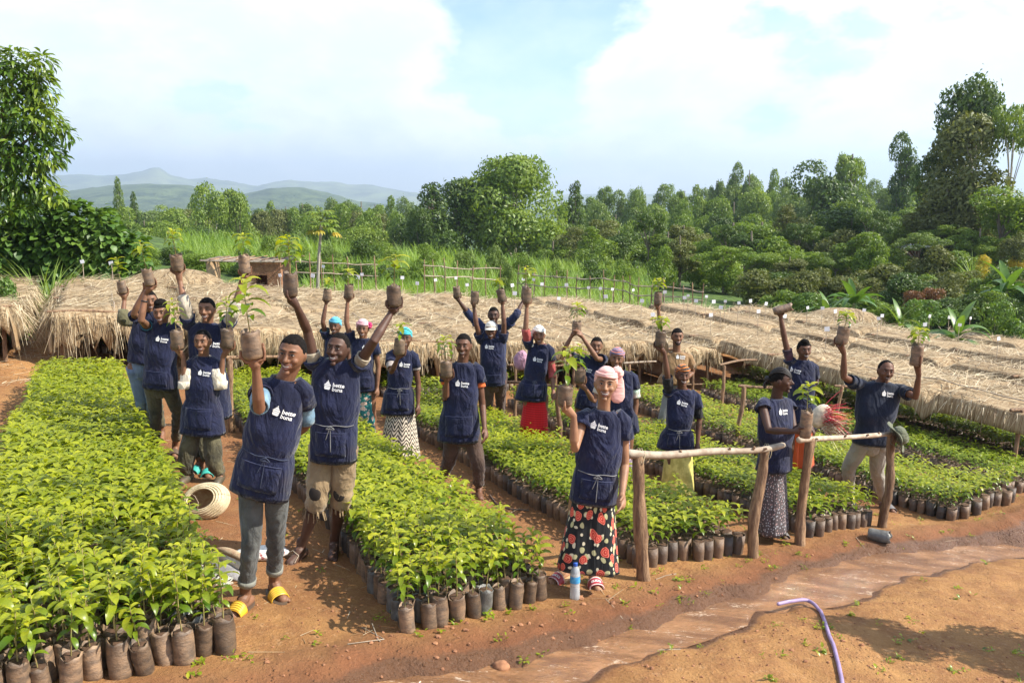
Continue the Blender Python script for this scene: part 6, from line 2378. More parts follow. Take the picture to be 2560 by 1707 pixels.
    if p.get('pocket', True) and top_m is M_NAVY:
        c = hc_ * (1 - wf * .52) + sh * (wf * .52)
        pw = min(hwid * .66, .14 * s); phh = tot * wf * .30
        gx = np.linspace(-pw, pw, 9); gy = np.linspace(-phh, phh, 7)
        pts = project(bv, c, l, u, front, [(a, b) for b in gy for a in gx], .006)
        F1 = [(i * 9 + j, i * 9 + j + 1, (i + 1) * 9 + j + 1, (i + 1) * 9 + j) for i in range(6) for j in range(8)]
        po = child('pocket', pts, F1, top_m, apron)
        mo = po.modifiers.new('t', 'SOLIDIFY'); mo.thickness = .003; mo.offset = 1
        sm_ = mat('seam', (.055, .065, .13), .8, .2)
        pts = project(bv, c, l, u, front, [(a, phh) for a in gx], .010)
        child('seam', *tube_geo(pts, .0025, 5)[:2], sm_, po)
    # ---------------- shirt sleeves and collar
    sl = p.get('sleeve')
    if sl:
        for (sg, S, e, w, spec) in arms:
            ssl = spec.get('sleeve', sl)
            if not ssl: continue
            m, frac, rw = ssl
            pts = []; r = []
            for t_ in np.linspace(0, frac, 14):
                q = S + (e - S) * min(t_, 1) if t_ <= 1 else e + (w - e) * (t_ - 1)
                pts.append(q)
                r.append(np.interp(t_, [0, .3, .5, 1, 1.5, 2], [.040, .047, .052, .048, .042, .036]) * s * (rw if t_ > .3 else 1 + (rw - 1) * t_ / .3) * (1 + .04 * math.sin(t_ * 26 + sg)))
            V1, F1, U1 = open_tube(pts, r, 18)
            o = child('sleeve', V1, F1, m)
    if p.get('collar'):
        m = p['collar']
        tt = np.linspace(0, 2 * np.pi, 24, endpoint=False)
        P = [sh + u * .045 + l * math.cos(a) * nr * .88 + front * math.sin(a) * .066 * s - np.array([0, 0, 1]) * (max(0, math.sin(a)) * .034 - .008) for a in tt]
        P = np.array(P + P[:1])
        child('collar', *tube_geo(P, .012 * s, 8, False)[:2], m)
    # ---------------- footwear
    fw = p.get('shoes')
    if fw:
        for (h0, k, ank, toe, f) in legs:
            d = toe - ank; d[2] = 0; d = nrm(d); sd = np.array([d[1], -d[0], 0])
            c = f + d * .045 * s
            if fw[0] == 'boots':
                B = MB()
                B.tube([ank + (k - ank) * .42, ank + (0, 0, .06), ank + (0, 0, -.01)], np.array([.062, .055, .05]) * s, 16, caps=True)
                hz = f[2] + .045 * s
                a_ = ank - d * .03; a_[2] = hz; b_ = ank + d * .16 * s; b_[2] = hz - .008
                B.tube([a_, (a_ + b_) / 2, b_], np.array([.046, .047, .042]) * s, 14)
                child('boot', np.concatenate(B.V), B.F, fw[1])
                continue
            # sole outline
            tt = np.linspace(0, 2 * np.pi, 26, endpoint=False)
            Lh_, Wd = .142 * s, .052 * s
            top_ = []; bot = []
            for a in tt:
                ca, sa = math.cos(a), math.sin(a)
                wd = Wd * (1 + .12 * ca)
                q = c + d * ca * Lh_ + sd * sa * wd
                top_.append(q + (0, 0, .016)); bot.append(q + (0, 0, -.004))
            V1 = np.array(bot + top_); n = len(tt)
            F1 = [(j, (j + 1) % n, n + (j + 1) % n, n + j) for j in range(n)] + [tuple(range(n - 1, -1, -1)), tuple(range(n, 2 * n))]
            shoe = child('sandal', V1, F1, fw[2], smooth=False)
            # broad strap over the instep
            V1 = []; F1 = []
            na, nb_ = 13, 8
            for j in range(nb_):
                q = c + d * (.010 + .072 * j / (nb_ - 1)) * s
                hh = (.072 - .028 * j / (nb_ - 1)) * s
                for a in np.linspace(0, math.pi, na):
                    V1.append(q + sd * math.cos(a) * Wd * 1.08 + np.array([0, 0, .012 + math.sin(a) ** .75 * hh]))
            F1 = [(j * na + i, j * na + i + 1, (j + 1) * na + i + 1, (j + 1) * na + i) for j in range(nb_ - 1) for i in range(na - 1)]
            V1 = np.array(V1)
            st = child('strap', V1, F1, fw[4] if len(fw) > 4 and f[0] > hip[0] + .0 else fw[1], shoe)
            mo = st.modifiers.new('t', 'SOLIDIFY'); mo.thickness = .006
            if fw[0] == 'ribbed':
                for j in range(5):
                    P = [c + d * (.016 + .015 * j) * s + sd * math.cos(a) * Wd * 1.12 + np.array([0, 0, .014 + math.sin(a) ** .75 * ((.072 - .028 * (.006 + .015 * j) / .072) * s + .004)]) for a in np.linspace(0, math.pi, 13)]
                    child('rib', *tube_geo(P, .0035, 6)[:2], fw[3], shoe)
            if fw[0] == 'word':
                bv2 = BVHTree.FromPolygons([Vector(q) for q in V1], F1)
                for j, mm in ((.012, 0), (.078, 0)):
                    P = [c + d * j * s + sd * math.cos(a) * Wd * 1.11 + np.array([0, 0, .014 + math.sin(a) ** .75 * ((.072 - .028 * (j - .01) / .072) * s + .003)]) for a in np.linspace(0, math.pi, 13)]
                    child('trim', *tube_geo(P, .005, 6)[:2], mat('pink_trim', (.75, .55, .52), .5), shoe)
                tv, tf = text_geo('GUCCI', .024, .0008, 'CENTER')
                un = nrm(np.array([0, 0, .55]) + (-d) * -.0 + np.array([0, -.6, 0]))
                cc = c + d * .046 * s + np.array([0, 0, .07])
                lx = sd if sd[0] > 0 else -sd
                pts = []
                for a, b in tv:
                    o_ = cc + lx * a - d * (b - .008) + np.array([0, 0, .1])
                    hrc = bv2.ray_cast(Vector(o_), Vector((0, 0, -1)), 1)
                    pts.append(np.array(hrc[0]) + (0, 0, .008) if hrc[0] is not None else o_ - np.array([0, 0, .12]))
                child('print', np.array(pts), tf, mat('print_white', (.8, .8, .78), .5), shoe, smooth=False)
    # ---------------- extras
    if p.get('bracelet'):
        for key in p['bracelet']:
            sg, S, e, w, spec = arms[0 if key == 'L' else 1]
            q = e + (w - e) * .68
            child('bracelet', *tube_geo([q, q + nrm(w - e) * .012], [.034 * s] * 2, 12, False)[:2], mat('black_band', (.01, .01, .01), .5))
    # ---------------- held seedlings (things of their own)
    for i, (c, bottom, up, R_, H_, tl, spec) in enumerate(held):
        lab = spec.get('plabel', 'bagged coffee seedling held up by ' + p['who'])
        o = seedling(tuple(bottom), spec.get('prot', .7 + i), spec.get('pv', (int(c[0] * 37) % 9)), int(abs(c[0]) * 53) % 17 + (1 if (int(abs(c[0]) * 53) % 17) % 5 == 0 and not spec.get('grey') else 0), lab, None, 2, 1.0, (0, 0), (R_, H_), spec.get('bare', False), spec.get('plant', .75))
        q = Vector((0, 0, 1)).rotation_difference(Vector(up))
        o.rotation_euler = (q.to_matrix() @ Matrix.Rotation(spec.get('prot', .7 + i), 3, 'Z')).to_euler()
    return root


def cover_mat(kind, c1, c2):
    name = 'cover_%s_%.2f' % (kind, c1[0] + c1[1] * 3)
    if name in MATS: return MATS[name]
    m = bpy.data.materials.new('head_cloth'); m.use_nodes = True
    t = NT(m.node_tree)
    ob = t.n('ShaderNodeTexCoord').outputs['Object']
    col = t.n('ShaderNodeRGB').outputs[0]; col.default_value = (*c1, 1)
    if c2:
        wv = t.n('ShaderNodeTexWave', {'Vector': ob, 'Scale': 13.0, 'Distortion': 6.0, 'Detail': 2.0})
        wv.bands_direction = 'Z'
        col = t.mix(t.rng(wv.outputs['Fac'], .35, .6), c1, c2)
    f = t.noise(1, 4, .5, t.mapping(ob, scale=(14, 14, 40)), .8)
    b = t.n('ShaderNodeBsdfPrincipled', {'Base Color': col, 'Roughness': .8, 'Specular IOR Level': .3, 'Sheen Weight': .2, 'Normal': t.bump(f, .8, .012)})
    t.n('ShaderNodeOutputMaterial', {'Surface': b})
    MATS[name] = m
    return m
# ------------------------------------------------------------------ everyone in the picture
J_GREY = cloth('grey_denim', (.11, .115, .105), (.045, .046, .044), fold=.9)
J_OLIVE = cloth('muddy_olive_trousers', (.12, .105, .055), (.035, .033, .022), fold=1.0)
J_KHAKI = cloth('worn_khaki', (.33, .235, .13), (.19, .13, .07), fold=.9)
J_BROWN = cloth('brown_trousers', (.10, .062, .045), (.05, .032, .024), fold=.8)
J_BEIGE = cloth('beige_trousers', (.34, .31, .25), (.24, .21, .17), fold=.7)
J_BLUE = cloth('light_blue_jeans', (.16, .22, .32), (.09, .13, .2), fold=.7)
J_GREYC = cloth('pale_grey_jeans', (.22, .22, .21), (.15, .15, .14), fold=.6)
C_CREAM = cloth('cream_shirt', (.68, .60, .47), (.54, .46, .34), fold=1.0)
C_BEIGE = cloth('beige_check_shirt', (.50, .44, .34), (.36, .31, .24), fold=1.0)
C_DENIM = cloth('pale_denim_shirt', (.20, .32, .40), (.10, .19, .27), fold=.8)
C_TAN = cloth('tan_polo', (.30, .185, .085), (.22, .13, .06), fold=.6)
C_GREYT = cloth('grey_tee', (.17, .155, .125), (.11, .10, .08), fold=.5)
C_OLIVE = cloth('olive_sleeve', (.13, .12, .06), (.07, .065, .035), fold=1)
C_BLACK = cloth('black_shirt', (.014, .014, .016), (.008, .008, .010), fold=.8)
C_ROSE = cloth('rose_blouse', (.42, .085, .075), (.28, .05, .045), fold=.7)
C_GREEN = cloth('faded_green_tee', (.10, .17, .13), (.35, .31, .22), fold=.6)
C_MINT = cloth('mint_flower_sleeve', (.42, .62, .50), (.62, .25, .22), fold=.6)
C_ORANGE = cloth('orange_sleeve', (.62, .13, .03), (.45, .09, .02), fold=.6)
C_STRIPE = cloth('striped_sleeve', (.42, .36, .32), (.28, .24, .22), fold=.6)
C_DKFLOWER = cloth('dark_flower_sleeve', (.16, .06, .07), (.03, .02, .03), fold=.6)
S_YEL = mat('yellow_rubber', (.72, .42, .03), .35, .15, 12)
S_ORG = mat('orange_rubber', (.80, .25, .02), .35, .15, 12)
S_GOLD = mat('ochre_rib', (.38, .22, .03), .4, .1)
S_SOLE = mat('dark_sole', (.10, .065, .04), .7, .2)
S_RED = mat('red_strap', (.34, .035, .05), .5, .2)
S_TANSOLE = mat('tan_sole', (.50, .33, .17), .6, .2)
BOOT = mat('muddy_rubber_boot', (.055, .055, .035), .55, .4, 14, .5, 40, .004, color2=(.13, .085, .05))
SHORT = (.40, .030)       # hair: line on the forehead, thickness
PEOPLE = [
 dict(who='the front man in ribbed yellow slides', label='smiling young man nearest the camera in grey jeans and yellow slides',
      Y=4.72, h=1.75, skin='mid', vox=.0052, head=(731, 884), hyaw=-.10, tilt=.16, pitch=.0, sL=(654, 966), sR=(757, 972), hip=(662, 1165),
      armL=dict(e=(648, 1022), w=(640, 921), es=-1, ws=-1, pot=(629, 862, 52, 68, -.04), side=(.7, .6, 0), plant=.95, plabel='large bagged coffee seedling on the raised palm of the front man', pv=3, prot=.3),
      armR=dict(e=(766, 1060), w=(738, 1088), es=1, ws=1, hd=(-.5, .6, -.2)),
      kL=(631, 1340), kR=(678, 1332), fL=(612, 1522), fR=(684, 1488), toeL=(-.35, -1), toeR=(.75, -.8),
      hem=(574, 730, 1230), logo=(709, 1036), logorot=-.02, logos=1.0, waist=.16, tie='navy', bow=.02, hair=(.52, .030), smile=1.25, wing=.12,
      bottom=('trousers', J_GREY, .90, .92), cuffs=cloth('turned_cuff', (.24, .24, .20), fold=.4), sleeve=(C_DENIM, .92, 1.12), collar=C_GREYT, scoop=1.6,
      shoes=('ribbed', S_YEL, S_SOLE, S_GOLD, S_ORG)),
 dict(who='the man in torn shorts', label='barefoot man in torn khaki shorts, a bag raised in each hand',
      Y=5.70, h=1.76, skin='deep', vox=.0058, head=(846, 872), hyaw=-.20, tilt=.10, pitch=-.12, sL=(788, 918), sR=(892, 918), hip=(834, 1108),
      armL=dict(e=(768, 826), w=(741, 764), es=-1, ws=-1, pot=(726, 711, 37, 58, .03), side=(-.3, .8, 0), plant=.95, wing=.06, plabel='bagged coffee seedling in the left raised hand of the barefoot man', pv=5),
      armR=dict(e=(936, 850), w=(978, 782), es=-1, ws=1, pot=(985, 740, 38, 50, .03), side=(.4, .8, 0), plant=.8, wing=.06, plabel='bagged coffee seedling in the right raised hand of the barefoot man', pv=1),
      kL=(797, 1240), kR=(851, 1240), fL=(752, 1398), fR=(835, 1385), toeL=(-.45, -1), toeR=(.1, -1),
      hem=(775, 893, 1147), logo=(836, 968), logos=1.1, tie='pale', bow=0.0, waist=.175, hair=(.60, .022), smile=1.2, nose=1.15,
      bottom=('trousers', J_KHAKI, .60, 1.22), torn=True, sleeve=(cloth('tan_tee', (.42, .36, .25), (.3, .25, .18)), .42, 1.12), collar=C_GREEN, scoop=1.2),
 dict(who='the boy in cream sleeves', label='young man in cream puffed sleeves holding a bag on each palm',
      Y=7.60, h=1.62, skin='mid', vox=.0075, head=(507, 853), hyaw=.04, sL=(480, 905), sR=(538, 905), hip=(506, 1052), hs=1.06,
      armL=dict(e=(464, 972), w=(458, 893), es=-1, ws=-1, pot=(443, 849, 33, 46, -.04), side=(-.8, .5, 0), plant=1.0, plabel='bagged coffee seedling on the left palm of the man in cream sleeves', pv=2, sleeve=(C_CREAM, 1.25, 1.55)),
      armR=dict(e=(550, 972), w=(557, 893), es=-1, ws=-1, pot=(568, 846, 33, 47, .05), side=(.8, .5, 0), plant=.9, plabel='bagged coffee seedling on the right palm of the man in cream sleeves', pv=4, sleeve=(C_CREAM, 1.25, 1.55)),
      kL=(471, 1155), kR=(541, 1155), fL=(469, 1205), fR=(549, 1207), toeL=(-.1, -1), toeR=(.15, -1), hem=(450, 564, 1081), logo=(511, 934), logos=.95, waist=.165,
      hair=(.55, .018), smile=.9, bottom=('trousers', J_OLIVE, .92, 1.22), sleeve=(C_CREAM, 1.25, 1.55), collar=C_CREAM, shoes=('boots', BOOT)),
 dict(who='the tall man in beige sleeves', label='tall man with long beige sleeves behind the man in cream sleeves, both arms stretched up',
      Y=8.15, h=1.80, skin='mid', vox=.009, head=(518, 773), hyaw=.02, sL=(474, 820), sR=(564, 822), hip=(521, 985),
      armL=dict(e=(462, 762), w=(450, 704), es=-1, ws=1, pot=(442, 657, 32, 40, .02, -.2), side=(.3, .8, 0), plant=.9, sleeve=(C_BEIGE, 1.35, 1.15), plabel='bagged coffee seedling with torn rim in the left raised hand of the tall man', pv=6),
      armR=dict(e=(584, 782), w=(602, 708), es=-1, ws=1, pot=(611, 661, 29, 44, .0), side=(.3, .8, 0), plant=.8, sleeve=(C_BEIGE, 1.35, 1.15), plabel='bagged coffee seedling in the right raised hand of the tall man', pv=0),
      kL=(500, 1100), kR=(528, 1100), fL=(500, 1178), fR=(522, 1186), hem=(465, 580, 1040), logo=(536, 862), waist=.165, hair=(.50, .03), smile=1.1,
      bottom=('trousers', J_OLIVE, .86, 1.0), sleeve=(C_BEIGE, 1.35, 1.15), shoes=('plain', mat('teal_sandal', (.05, .38, .32), .5), S_SOLE)),
 dict(who='the man with the tuft of hair', label='man with a high tuft of hair and a black wristband',
      Y=8.12, h=1.70, skin='mid', vox=.009, head=(404, 782), hyaw=.1, tilt=-.05, sL=(373, 820), sR=(437, 820), hip=(401, 958), topknot=((0, .0, .105), (.065, .07, .045)),
      armL=dict(e=(353, 800), w=(364, 733), es=-1, ws=1, pot=(371, 693, 27, 42, -.12), side=(.6, .7, 0), plant=.9, wing=.08, plabel='bagged coffee seedling raised above the man with the tuft of hair', pv=7),
      armR=dict(e=(446, 880), w=(432, 925), es=1, ws=1), kL=(380, 1040), kR=(428, 1042), fL=(384, 1112), fR=(437, 1136), toeR=(.35, -1),
      hem=(358, 445, 968), logo=(405, 850), logos=.95, waist=.155, hair=(.42, .05), smile=.9, bracelet='L',
      bottom=('trousers', J_OLIVE, .88, .95), sleeve=(cloth('teal_tee', (.03, .12, .16)), .35, 1.2), shoes=('plain', S_SOLE, S_SOLE)),
 dict(who='the man in light blue jeans', label='man in light blue jeans, his face half hidden by a raised arm',
      Y=8.75, h=1.72, skin='mid', vox=.010, head=(374, 752), hyaw=.5, sL=(342, 794), sR=(388, 790), hip=(356, 915),
      armL=dict(e=(334, 784), w=(362, 726), es=-1, ws=-1, hd=(.3, .1, .9)), armR=dict(e=(402, 860), w=(395, 920), es=1, ws=-1),
      kL=(346, 1010), kR=(372, 1010), fL=(347, 1090), fR=(376, 1092), hem=(322, 400, 905), waist=.16, hair=(.5, .02), smile=.5, pocket=False,
      bottom=('trousers', J_BLUE, .93, 1.0), shoes=('plain', S_SOLE, S_SOLE)),
 dict(who='the hidden person in an olive sleeve', label='person almost hidden at the far left, olive sleeve raised behind the man in blue jeans',
      Y=9.15, h=1.70, skin='mid', vox=.011, head=(378, 758), hyaw=.2, sL=(342, 800), sR=(392, 800), hip=(368, 920), apron=False,
      armL=dict(e=(306, 802), w=(311, 750), es=-1, ws=1, pot=(305, 718, 22, 31, -.1), side=(.5, .8, 0), plant=.8, plabel='smallest bagged seedling raised at the far left by an olive sleeve', pv=8),
      hem=(340, 396, 900), waist=.15, hair=(.5, .02), smile=.2, pocket=False, topm=C_OLIVE, topname='shirt',
      bottom=('trousers', J_OLIVE, .9, 1.0), sleeve=(C_OLIVE, 1.5, 1.3)),
 dict(who='the woman in a blue headscarf', label='woman in a plain light blue headscarf behind the barefoot man, arm raised',
      Y=10.7, h=1.62, skin='dark', vox=.011, head=(838, 815), hyaw=-.05, sL=(816, 846), sR=(860, 846), hip=(840, 945), hs=1.05,
      armL=dict(e=(807, 805), w=(815, 759), es=-1, ws=1, pot=(818, 737, 21, 27, .15), side=(.3, .8, 0), plant=.5, plabel='small bag raised by the woman in the plain blue headscarf', pv=2),
      hem=(812, 870, 1000), waist=.15, smile=.8, cover=('scarf', (.10, .40, .55)), bottom=('skirt', 'speckle', 1085, 812, 868), sleeve=(cloth('green_blouse', (.02, .16, .10)), .5, 1.1)),
 dict(who='the woman in a pink headscarf with a magenta knot', label='woman in a pale pink scarf with magenta side knot and teal flowered skirt',
      Y=9.95, h=1.63, skin='mid', vox=.010, head=(907, 822), hyaw=.05, sL=(880, 856), sR=(936, 858), hip=(912, 955), hs=1.03,
      armL=dict(e=(866, 806), w=(869, 753), es=-1, ws=1, pot=(872, 728, 24, 33, .05), side=(.4, .8, 0), plant=.6, plabel='bagged seedling raised by the woman in the pink scarf with magenta knot', pv=3),
      armR=dict(e=(946, 918), w=(943, 970), es=1, ws=-1, curl=.6), hem=(868, 944, 976), logo=(918, 870), waist=.14, smile=1.1, cover=('flower', (.62, .36, .38)),
      bottom=('skirt', 'teal', 1098, 886, 940), shoes=('plain', S_SOLE, S_SOLE)),
 dict(who='the woman in the zebra patterned skirt', label='woman in a blue headscarf and zebra patterned skirt holding a bag before her chin',
      Y=9.15, h=1.64, skin='dark', vox=.009, head=(1013, 845), hyaw=.08, sL=(976, 886), sR=(1034, 888), hip=(1004, 1000), hs=1.02,
      armL=dict(e=(979, 930), w=(994, 896), es=-1, ws=-1, pot=(999, 866, 30, 38, .05), side=(.8, .3, 0), plant=.55, sleeve=(C_STRIPE, .8, 1.15), plabel='bagged seedling before the chin of the woman in the zebra skirt', pv=4),
      armR=dict(e=(1046, 958), w=(1045, 1012), es=1, ws=-1), hem=(950, 1038, 1032), logo=(1012, 913), waist=.15, tie='pale', bow=.02, smile=.6, cover=('scarf', (.05, .42, .50)),
      bottom=('skirt', 'zebra', 1155, 938, 1052), collar=C_STRIPE, sleeve=(C_STRIPE, .5, 1.1), shoes=('plain', S_SOLE, S_SOLE)),
 dict(who='the man in brown trousers', label='man in brown trousers with orange sleeve ends standing in the path, seedling at his cheek',
      Y=7.74, h=1.73, skin='dark', vox=.0075, head=(1159, 863), hyaw=-.12, sL=(1118, 920), sR=(1194, 920), hip=(1156, 1075),
      armL=dict(e=(1114, 1004), w=(1117, 952), es=-1, ws=-1, pot=(1116, 922, 32, 40, -.05), side=(.8, .5, 0), plant=.85, plabel='bagged seedling held at the cheek of the man in brown trousers', pv=6),
      armR=dict(e=(1206, 1012), w=(1211, 1070), es=1, ws=-1, curl=.5), kL=(1120, 1165), kR=(1196, 1160), fL=(1106, 1212), fR=(1197, 1240), toeR=(.15, -1),
      hem=(1092, 1203, 1099), logo=(1156, 961), logos=1.05, waist=.17, hair=(.52, .03), smile=.7, wing=.14,
      bottom=('trousers', J_BROWN, .93, 1.05), sleeve=(C_ORANGE, .50, 1.1), collar=C_BLACK, scoop=1.3),
 dict(who='the man behind the white cap', label='man in a long sleeved blue shirt, arms spread behind the white cap',
      Y=11.3, h=1.78, skin='deep', vox=.011, head=(1234, 788), hyaw=.0, sL=(1208, 822), sR=(1262, 820), hip=(1238, 930), apron=False,
      armL=dict(e=(1172, 786), w=(1147, 752), es=-1, ws=-1, pot=(1142, 730, 19, 26, -.1), side=(.4, .8, 0), plant=.5, plabel='brown earth clump bag in the left hand of the man behind the white cap', pv=1, bare=True),
      armR=dict(e=(1290, 788), w=(1307, 754), es=-1, ws=1, pot=(1313, 730, 20, 30, .05), side=(-.3, .8, 0), plant=.5, plabel='bag in the right hand of the man behind the white cap', pv=2, bare=True),
      hem=(1208, 1268, 960), waist=.16, hair=(.5, .02), smile=.5, pocket=False, topname='shirt', topm=cloth('blue_black_shirt', (.02, .03, .09), (.012, .018, .05)), sleeve=(cloth('blue_black_shirt', (.02, .03, .09)), 1.3, 1.15),
      bottom=('trousers', J_BROWN, .93, 1.0)),
 dict(who='the man in the white cap', label='laughing man in a white cap with both arms straight up, bag in each hand',
      Y=10.9, h=1.73, skin='dark', vox=.010, head=(1228, 826), hyaw=-.1, tilt=-.05, sL=(1203, 856), sR=(1258, 855), hip=(1236, 952),
      armL=dict(e=(1191, 812), w=(1184, 765), es=-1, ws=1, pot=(1187, 744, 22, 31, .08), side=(-.3, .8, 0), plant=.5, plabel='bag in the left hand of the man in the white cap', pv=0, bare=True),
      armR=dict(e=(1260, 808), w=(1256, 760), es=-1, ws=1, pot=(1253, 738, 23, 30, -.2), side=(.4, .8, 0), plant=.6, plabel='bagged seedling in the right hand of the man in the white cap', pv=5),
      kL=(1219, 1012), kR=(1250, 1012), fL=(1217, 1064), fR=(1254, 1070), hem=(1207, 1265, 962), logo=(1224, 868), waist=.17, smile=1.1, cover=('cap', (.74, .70, .60)),
      bottom=('trousers', J_BROWN, .93, 1.0), sleeve=(cloth('blue_grey_tee', (.07, .13, .17)), .45, 1.15), hairshow=False),
 dict(who='the woman in the red skirt', label='woman in a white headscarf and long red skirt with one rose sleeve raised',
      Y=9.7, h=1.66, skin='mid', vox=.009, head=(1347, 838), hyaw=-.02, sL=(1324, 870), sR=(1374, 872), hip=(1340, 985), hs=1.0,
      armL=dict(e=(1314, 826), w=(1317, 766), es=-1, ws=1, pot=(1318, 738, 23, 37, .03), side=(.4, .8, 0), plant=.85, sleeve=(C_ROSE, 1.05, 1.15), plabel='bagged seedling raised by the woman in the red skirt', pv=7),
      armR=dict(e=(1380, 932), w=(1383, 978), es=1, ws=-1, sleeve=(C_ROSE, 1.3, 1.05)), hem=(1284, 1368, 998), logo=(1345, 900), waist=.14, tie='navy', smile=.4, cover=('drape', (.74, .70, .62)),
      bottom=('skirt', 'red', 1116, 1290, 1374), sleeve=(C_ROSE, 1.2, 1.1), collar=C_ROSE, scoop=1.2, shoes=('plain', S_SOLE, S_SOLE)),
 dict(who='the woman lifting a bag with both hands', label='bareheaded young woman lifting one bag with both hands to the left of her face',
      Y=9.6, h=1.62, skin='mid', vox=.009, head=(1491, 864), hyaw=-.08, tilt=.08, sL=(1452, 902), sR=(1510, 900), hip=(1468, 1000),
      armL=dict(e=(1406, 884), w=(1430, 838), es=-1, ws=-1, pot=(1442, 820, 25, 33, .03), grip='side', side=(.5, .5, 0), plant=.7, plabel='bagged seedling lifted by both hands of the bareheaded woman', pv=3),
      armR=dict(e=(1492, 896), w=(1456, 843), es=-1, ws=-1, hd=(-.6, .2, .7), curl=.7), hem=(1434, 1502, 1020), logo=(1468, 925), waist=.135, hair=(.52, .025), smile=1.0,
      bottom=('skirt', 'speckle', 1120, 1436, 1500)),
 dict(who='the woman in a blue and red striped headscarf', label='woman in a blue and red striped headscarf behind the pink turban',
      Y=8.6, h=1.64, skin='mid', vox=.008, head=(1542, 896), hyaw=-.15, tilt=.08, sL=(1512, 940), sR=(1582, 940), hip=(1554, 1040), hs=1.02,
      armL=dict(e=(1484, 1004), w=(1464, 972), es=-1, ws=-1, pot=(1450, 938, 29, 36, -.03), side=(.8, .4, 0), plant=.85, plabel='bagged seedling offered by the woman in the striped headscarf', pv=2),
      armR=dict(e=(1590, 1010), w=(1582, 1066), es=1, ws=-1, sleeve=(C_MINT, .75, 1.25)), hem=(1500, 1600, 1080), waist=.15, smile=.5, cover=('scarf', (.10, .16, .30), (.45, .18, .16)),
      bottom=('skirt', 'check', 1205, 1510, 1580), sleeve=(C_MINT, .7, 1.2)),
 dict(who='the woman in the rose print skirt', label='smiling woman in a pink turban and black skirt printed with red roses',
      Y=5.38, h=1.63, skin='light', vox=.0052, head=(1514, 960), hyaw=-.12, tilt=.07, pitch=-.10, sL=(1458, 1042), sR=(1556, 1046), hip=(1482, 1216), hs=1.0, neckw=.9,
      armL=dict(e=(1436, 1122), w=(1434, 1040), es=-1, ws=-1, pot=(1414, 988, 40, 51, .02), side=(-.3, .8, 0), plant=.75, plabel='bagged coffee seedling on the palm of the woman in the pink turban', pv=4, wing=.10),
      armR=dict(e=(1562, 1160), w=(1555, 1236), es=1, ws=-1, curl=.4), hem=(1418, 1543, 1249), logo=(1498, 1068), logorot=-.06, waist=.165, tie='pale', bow=.0, smile=1.3,
      cover=('bun', (.74, .42, .37)), bottom=('skirt', 'roses', 1422, 1384, 1550), fL=(1408, 1450), fR=(1484, 1460), toeL=(-.9, -.7), toeR=(.12, -1), scoop=1.9, wing=.15, wingw=1.1,
      shoes=('word', S_RED, S_TANSOLE), hairshow=True, hair=(.50, .02)),
 dict(who='the man in the tan shirt', label='man in a tan polo shirt at the back right of centre, one arm straight up',
      Y=11.0, h=1.78, skin='mid', vox=.010, head=(1693, 841), hyaw=.0, sL=(1662, 888), sR=(1720, 892), hip=(1690, 985), apron=False,
      armL=dict(e=(1652, 836), w=(1646, 772), es=-1, ws=-1, pot=(1645, 746, 21, 31, .0), side=(.4, .8, 0), plant=.7, plabel='small bagged seedling raised high by the man in the tan shirt', pv=0),
      armR=dict(e=(1732, 930), w=(1712, 950), es=1, ws=-1), hem=(1642, 1724, 955), logo=(1702, 893), waist=.16, hair=(.45, .03), smile=1.0, beard=True, topm=C_TAN, topname='polo_shirt', pocket=False,
      sleeve=(C_TAN, .65, 1.15), collar=C_TAN, kL=(1650, 1060), kR=(1690, 1060), fL=(1652, 1120), fR=(1694, 1125), bottom=('trousers', J_GREYC, .93, 1.0)),
 dict(who='the woman in the yellow skirt', label='laughing woman with an orange and black headscarf and yellow skirt, one arm raised',
      Y=8.35, h=1.60, skin='dark', vox=.0078, head=(1706, 938), hyaw=.06, tilt=.05, sL=(1672, 984), sR=(1738, 988), hip=(1698, 1095),
      armL=dict(e=(1668, 934), w=(1661, 882), es=-1, ws=-1, pot=(1651, 847, 28, 39, .02), side=(-.5, .7, 0), plant=.6, wing=.04, sleeve=(C_BLACK, .85, 1.2), plabel='bagged seedling on the raised palm of the woman in the yellow skirt', pv=5),
      armR=dict(e=(1748, 1050), w=(1744, 1108), es=1, ws=-1, sleeve=(C_BLACK, .9, 1.1)), hem=(1640, 1738, 1118), logo=(1706, 1009), logorot=-.15, waist=.145, tie='pale', bow=-.01, smile=1.25,
      cover=('scarf', (.55, .17, .03), (.03, .035, .03)), bottom=('skirt', 'yellow', 1232, 1648, 1738), sleeve=(C_BLACK, .9, 1.1), collar=C_ROSE, scoop=1.3, shoes=('plain', S_SOLE, S_SOLE)),
 dict(who='the woman with the tilted bag', label='woman behind the braided woman, holding a bag sideways above her head',
      Y=8.9, h=1.64, skin='dark', vox=.0085, head=(2010, 874), hyaw=.0, tilt=-.04, sL=(1976, 908), sR=(2034, 916), hip=(1998, 1020),
      armL=dict(e=(1962, 850), w=(1951, 790), es=-1, ws=-1, pot=(1957, 773, 22, 44, 1.28), grip='side', wrap=1, bare=True, wing=.05, plabel='bag held on its side high above the woman without a headscarf', pv=1),
      armR=dict(e=(2034, 965), w=(2020, 1010), es=1, ws=-1, sleeve=(C_DKFLOWER, .85, 1.2)), hem=(1955, 2040, 1070), logo=(1988, 927), logorot=-.12, waist=.15, hair=(.42, .06), topknot=((0, -.02, .10), (.05, .06, .035)), smile=1.1,
      bottom=('skirt', 'orange', 1165, 1965, 2035), sleeve=(C_DKFLOWER, .6, 1.1)),
 dict(who='the woman with braided hair', label='woman with braided hair turned aside in a long speckled skirt, bag in both hands',
      Y=7.0, h=1.65, skin='deep', vox=.0068, head=(1952, 950), hyaw=1.15, tilt=.0, pitch=.0, sL=(1905, 1012), sR=(1972, 1010), sLY=-.13, sRY=.13, hip=(1930, 1160),
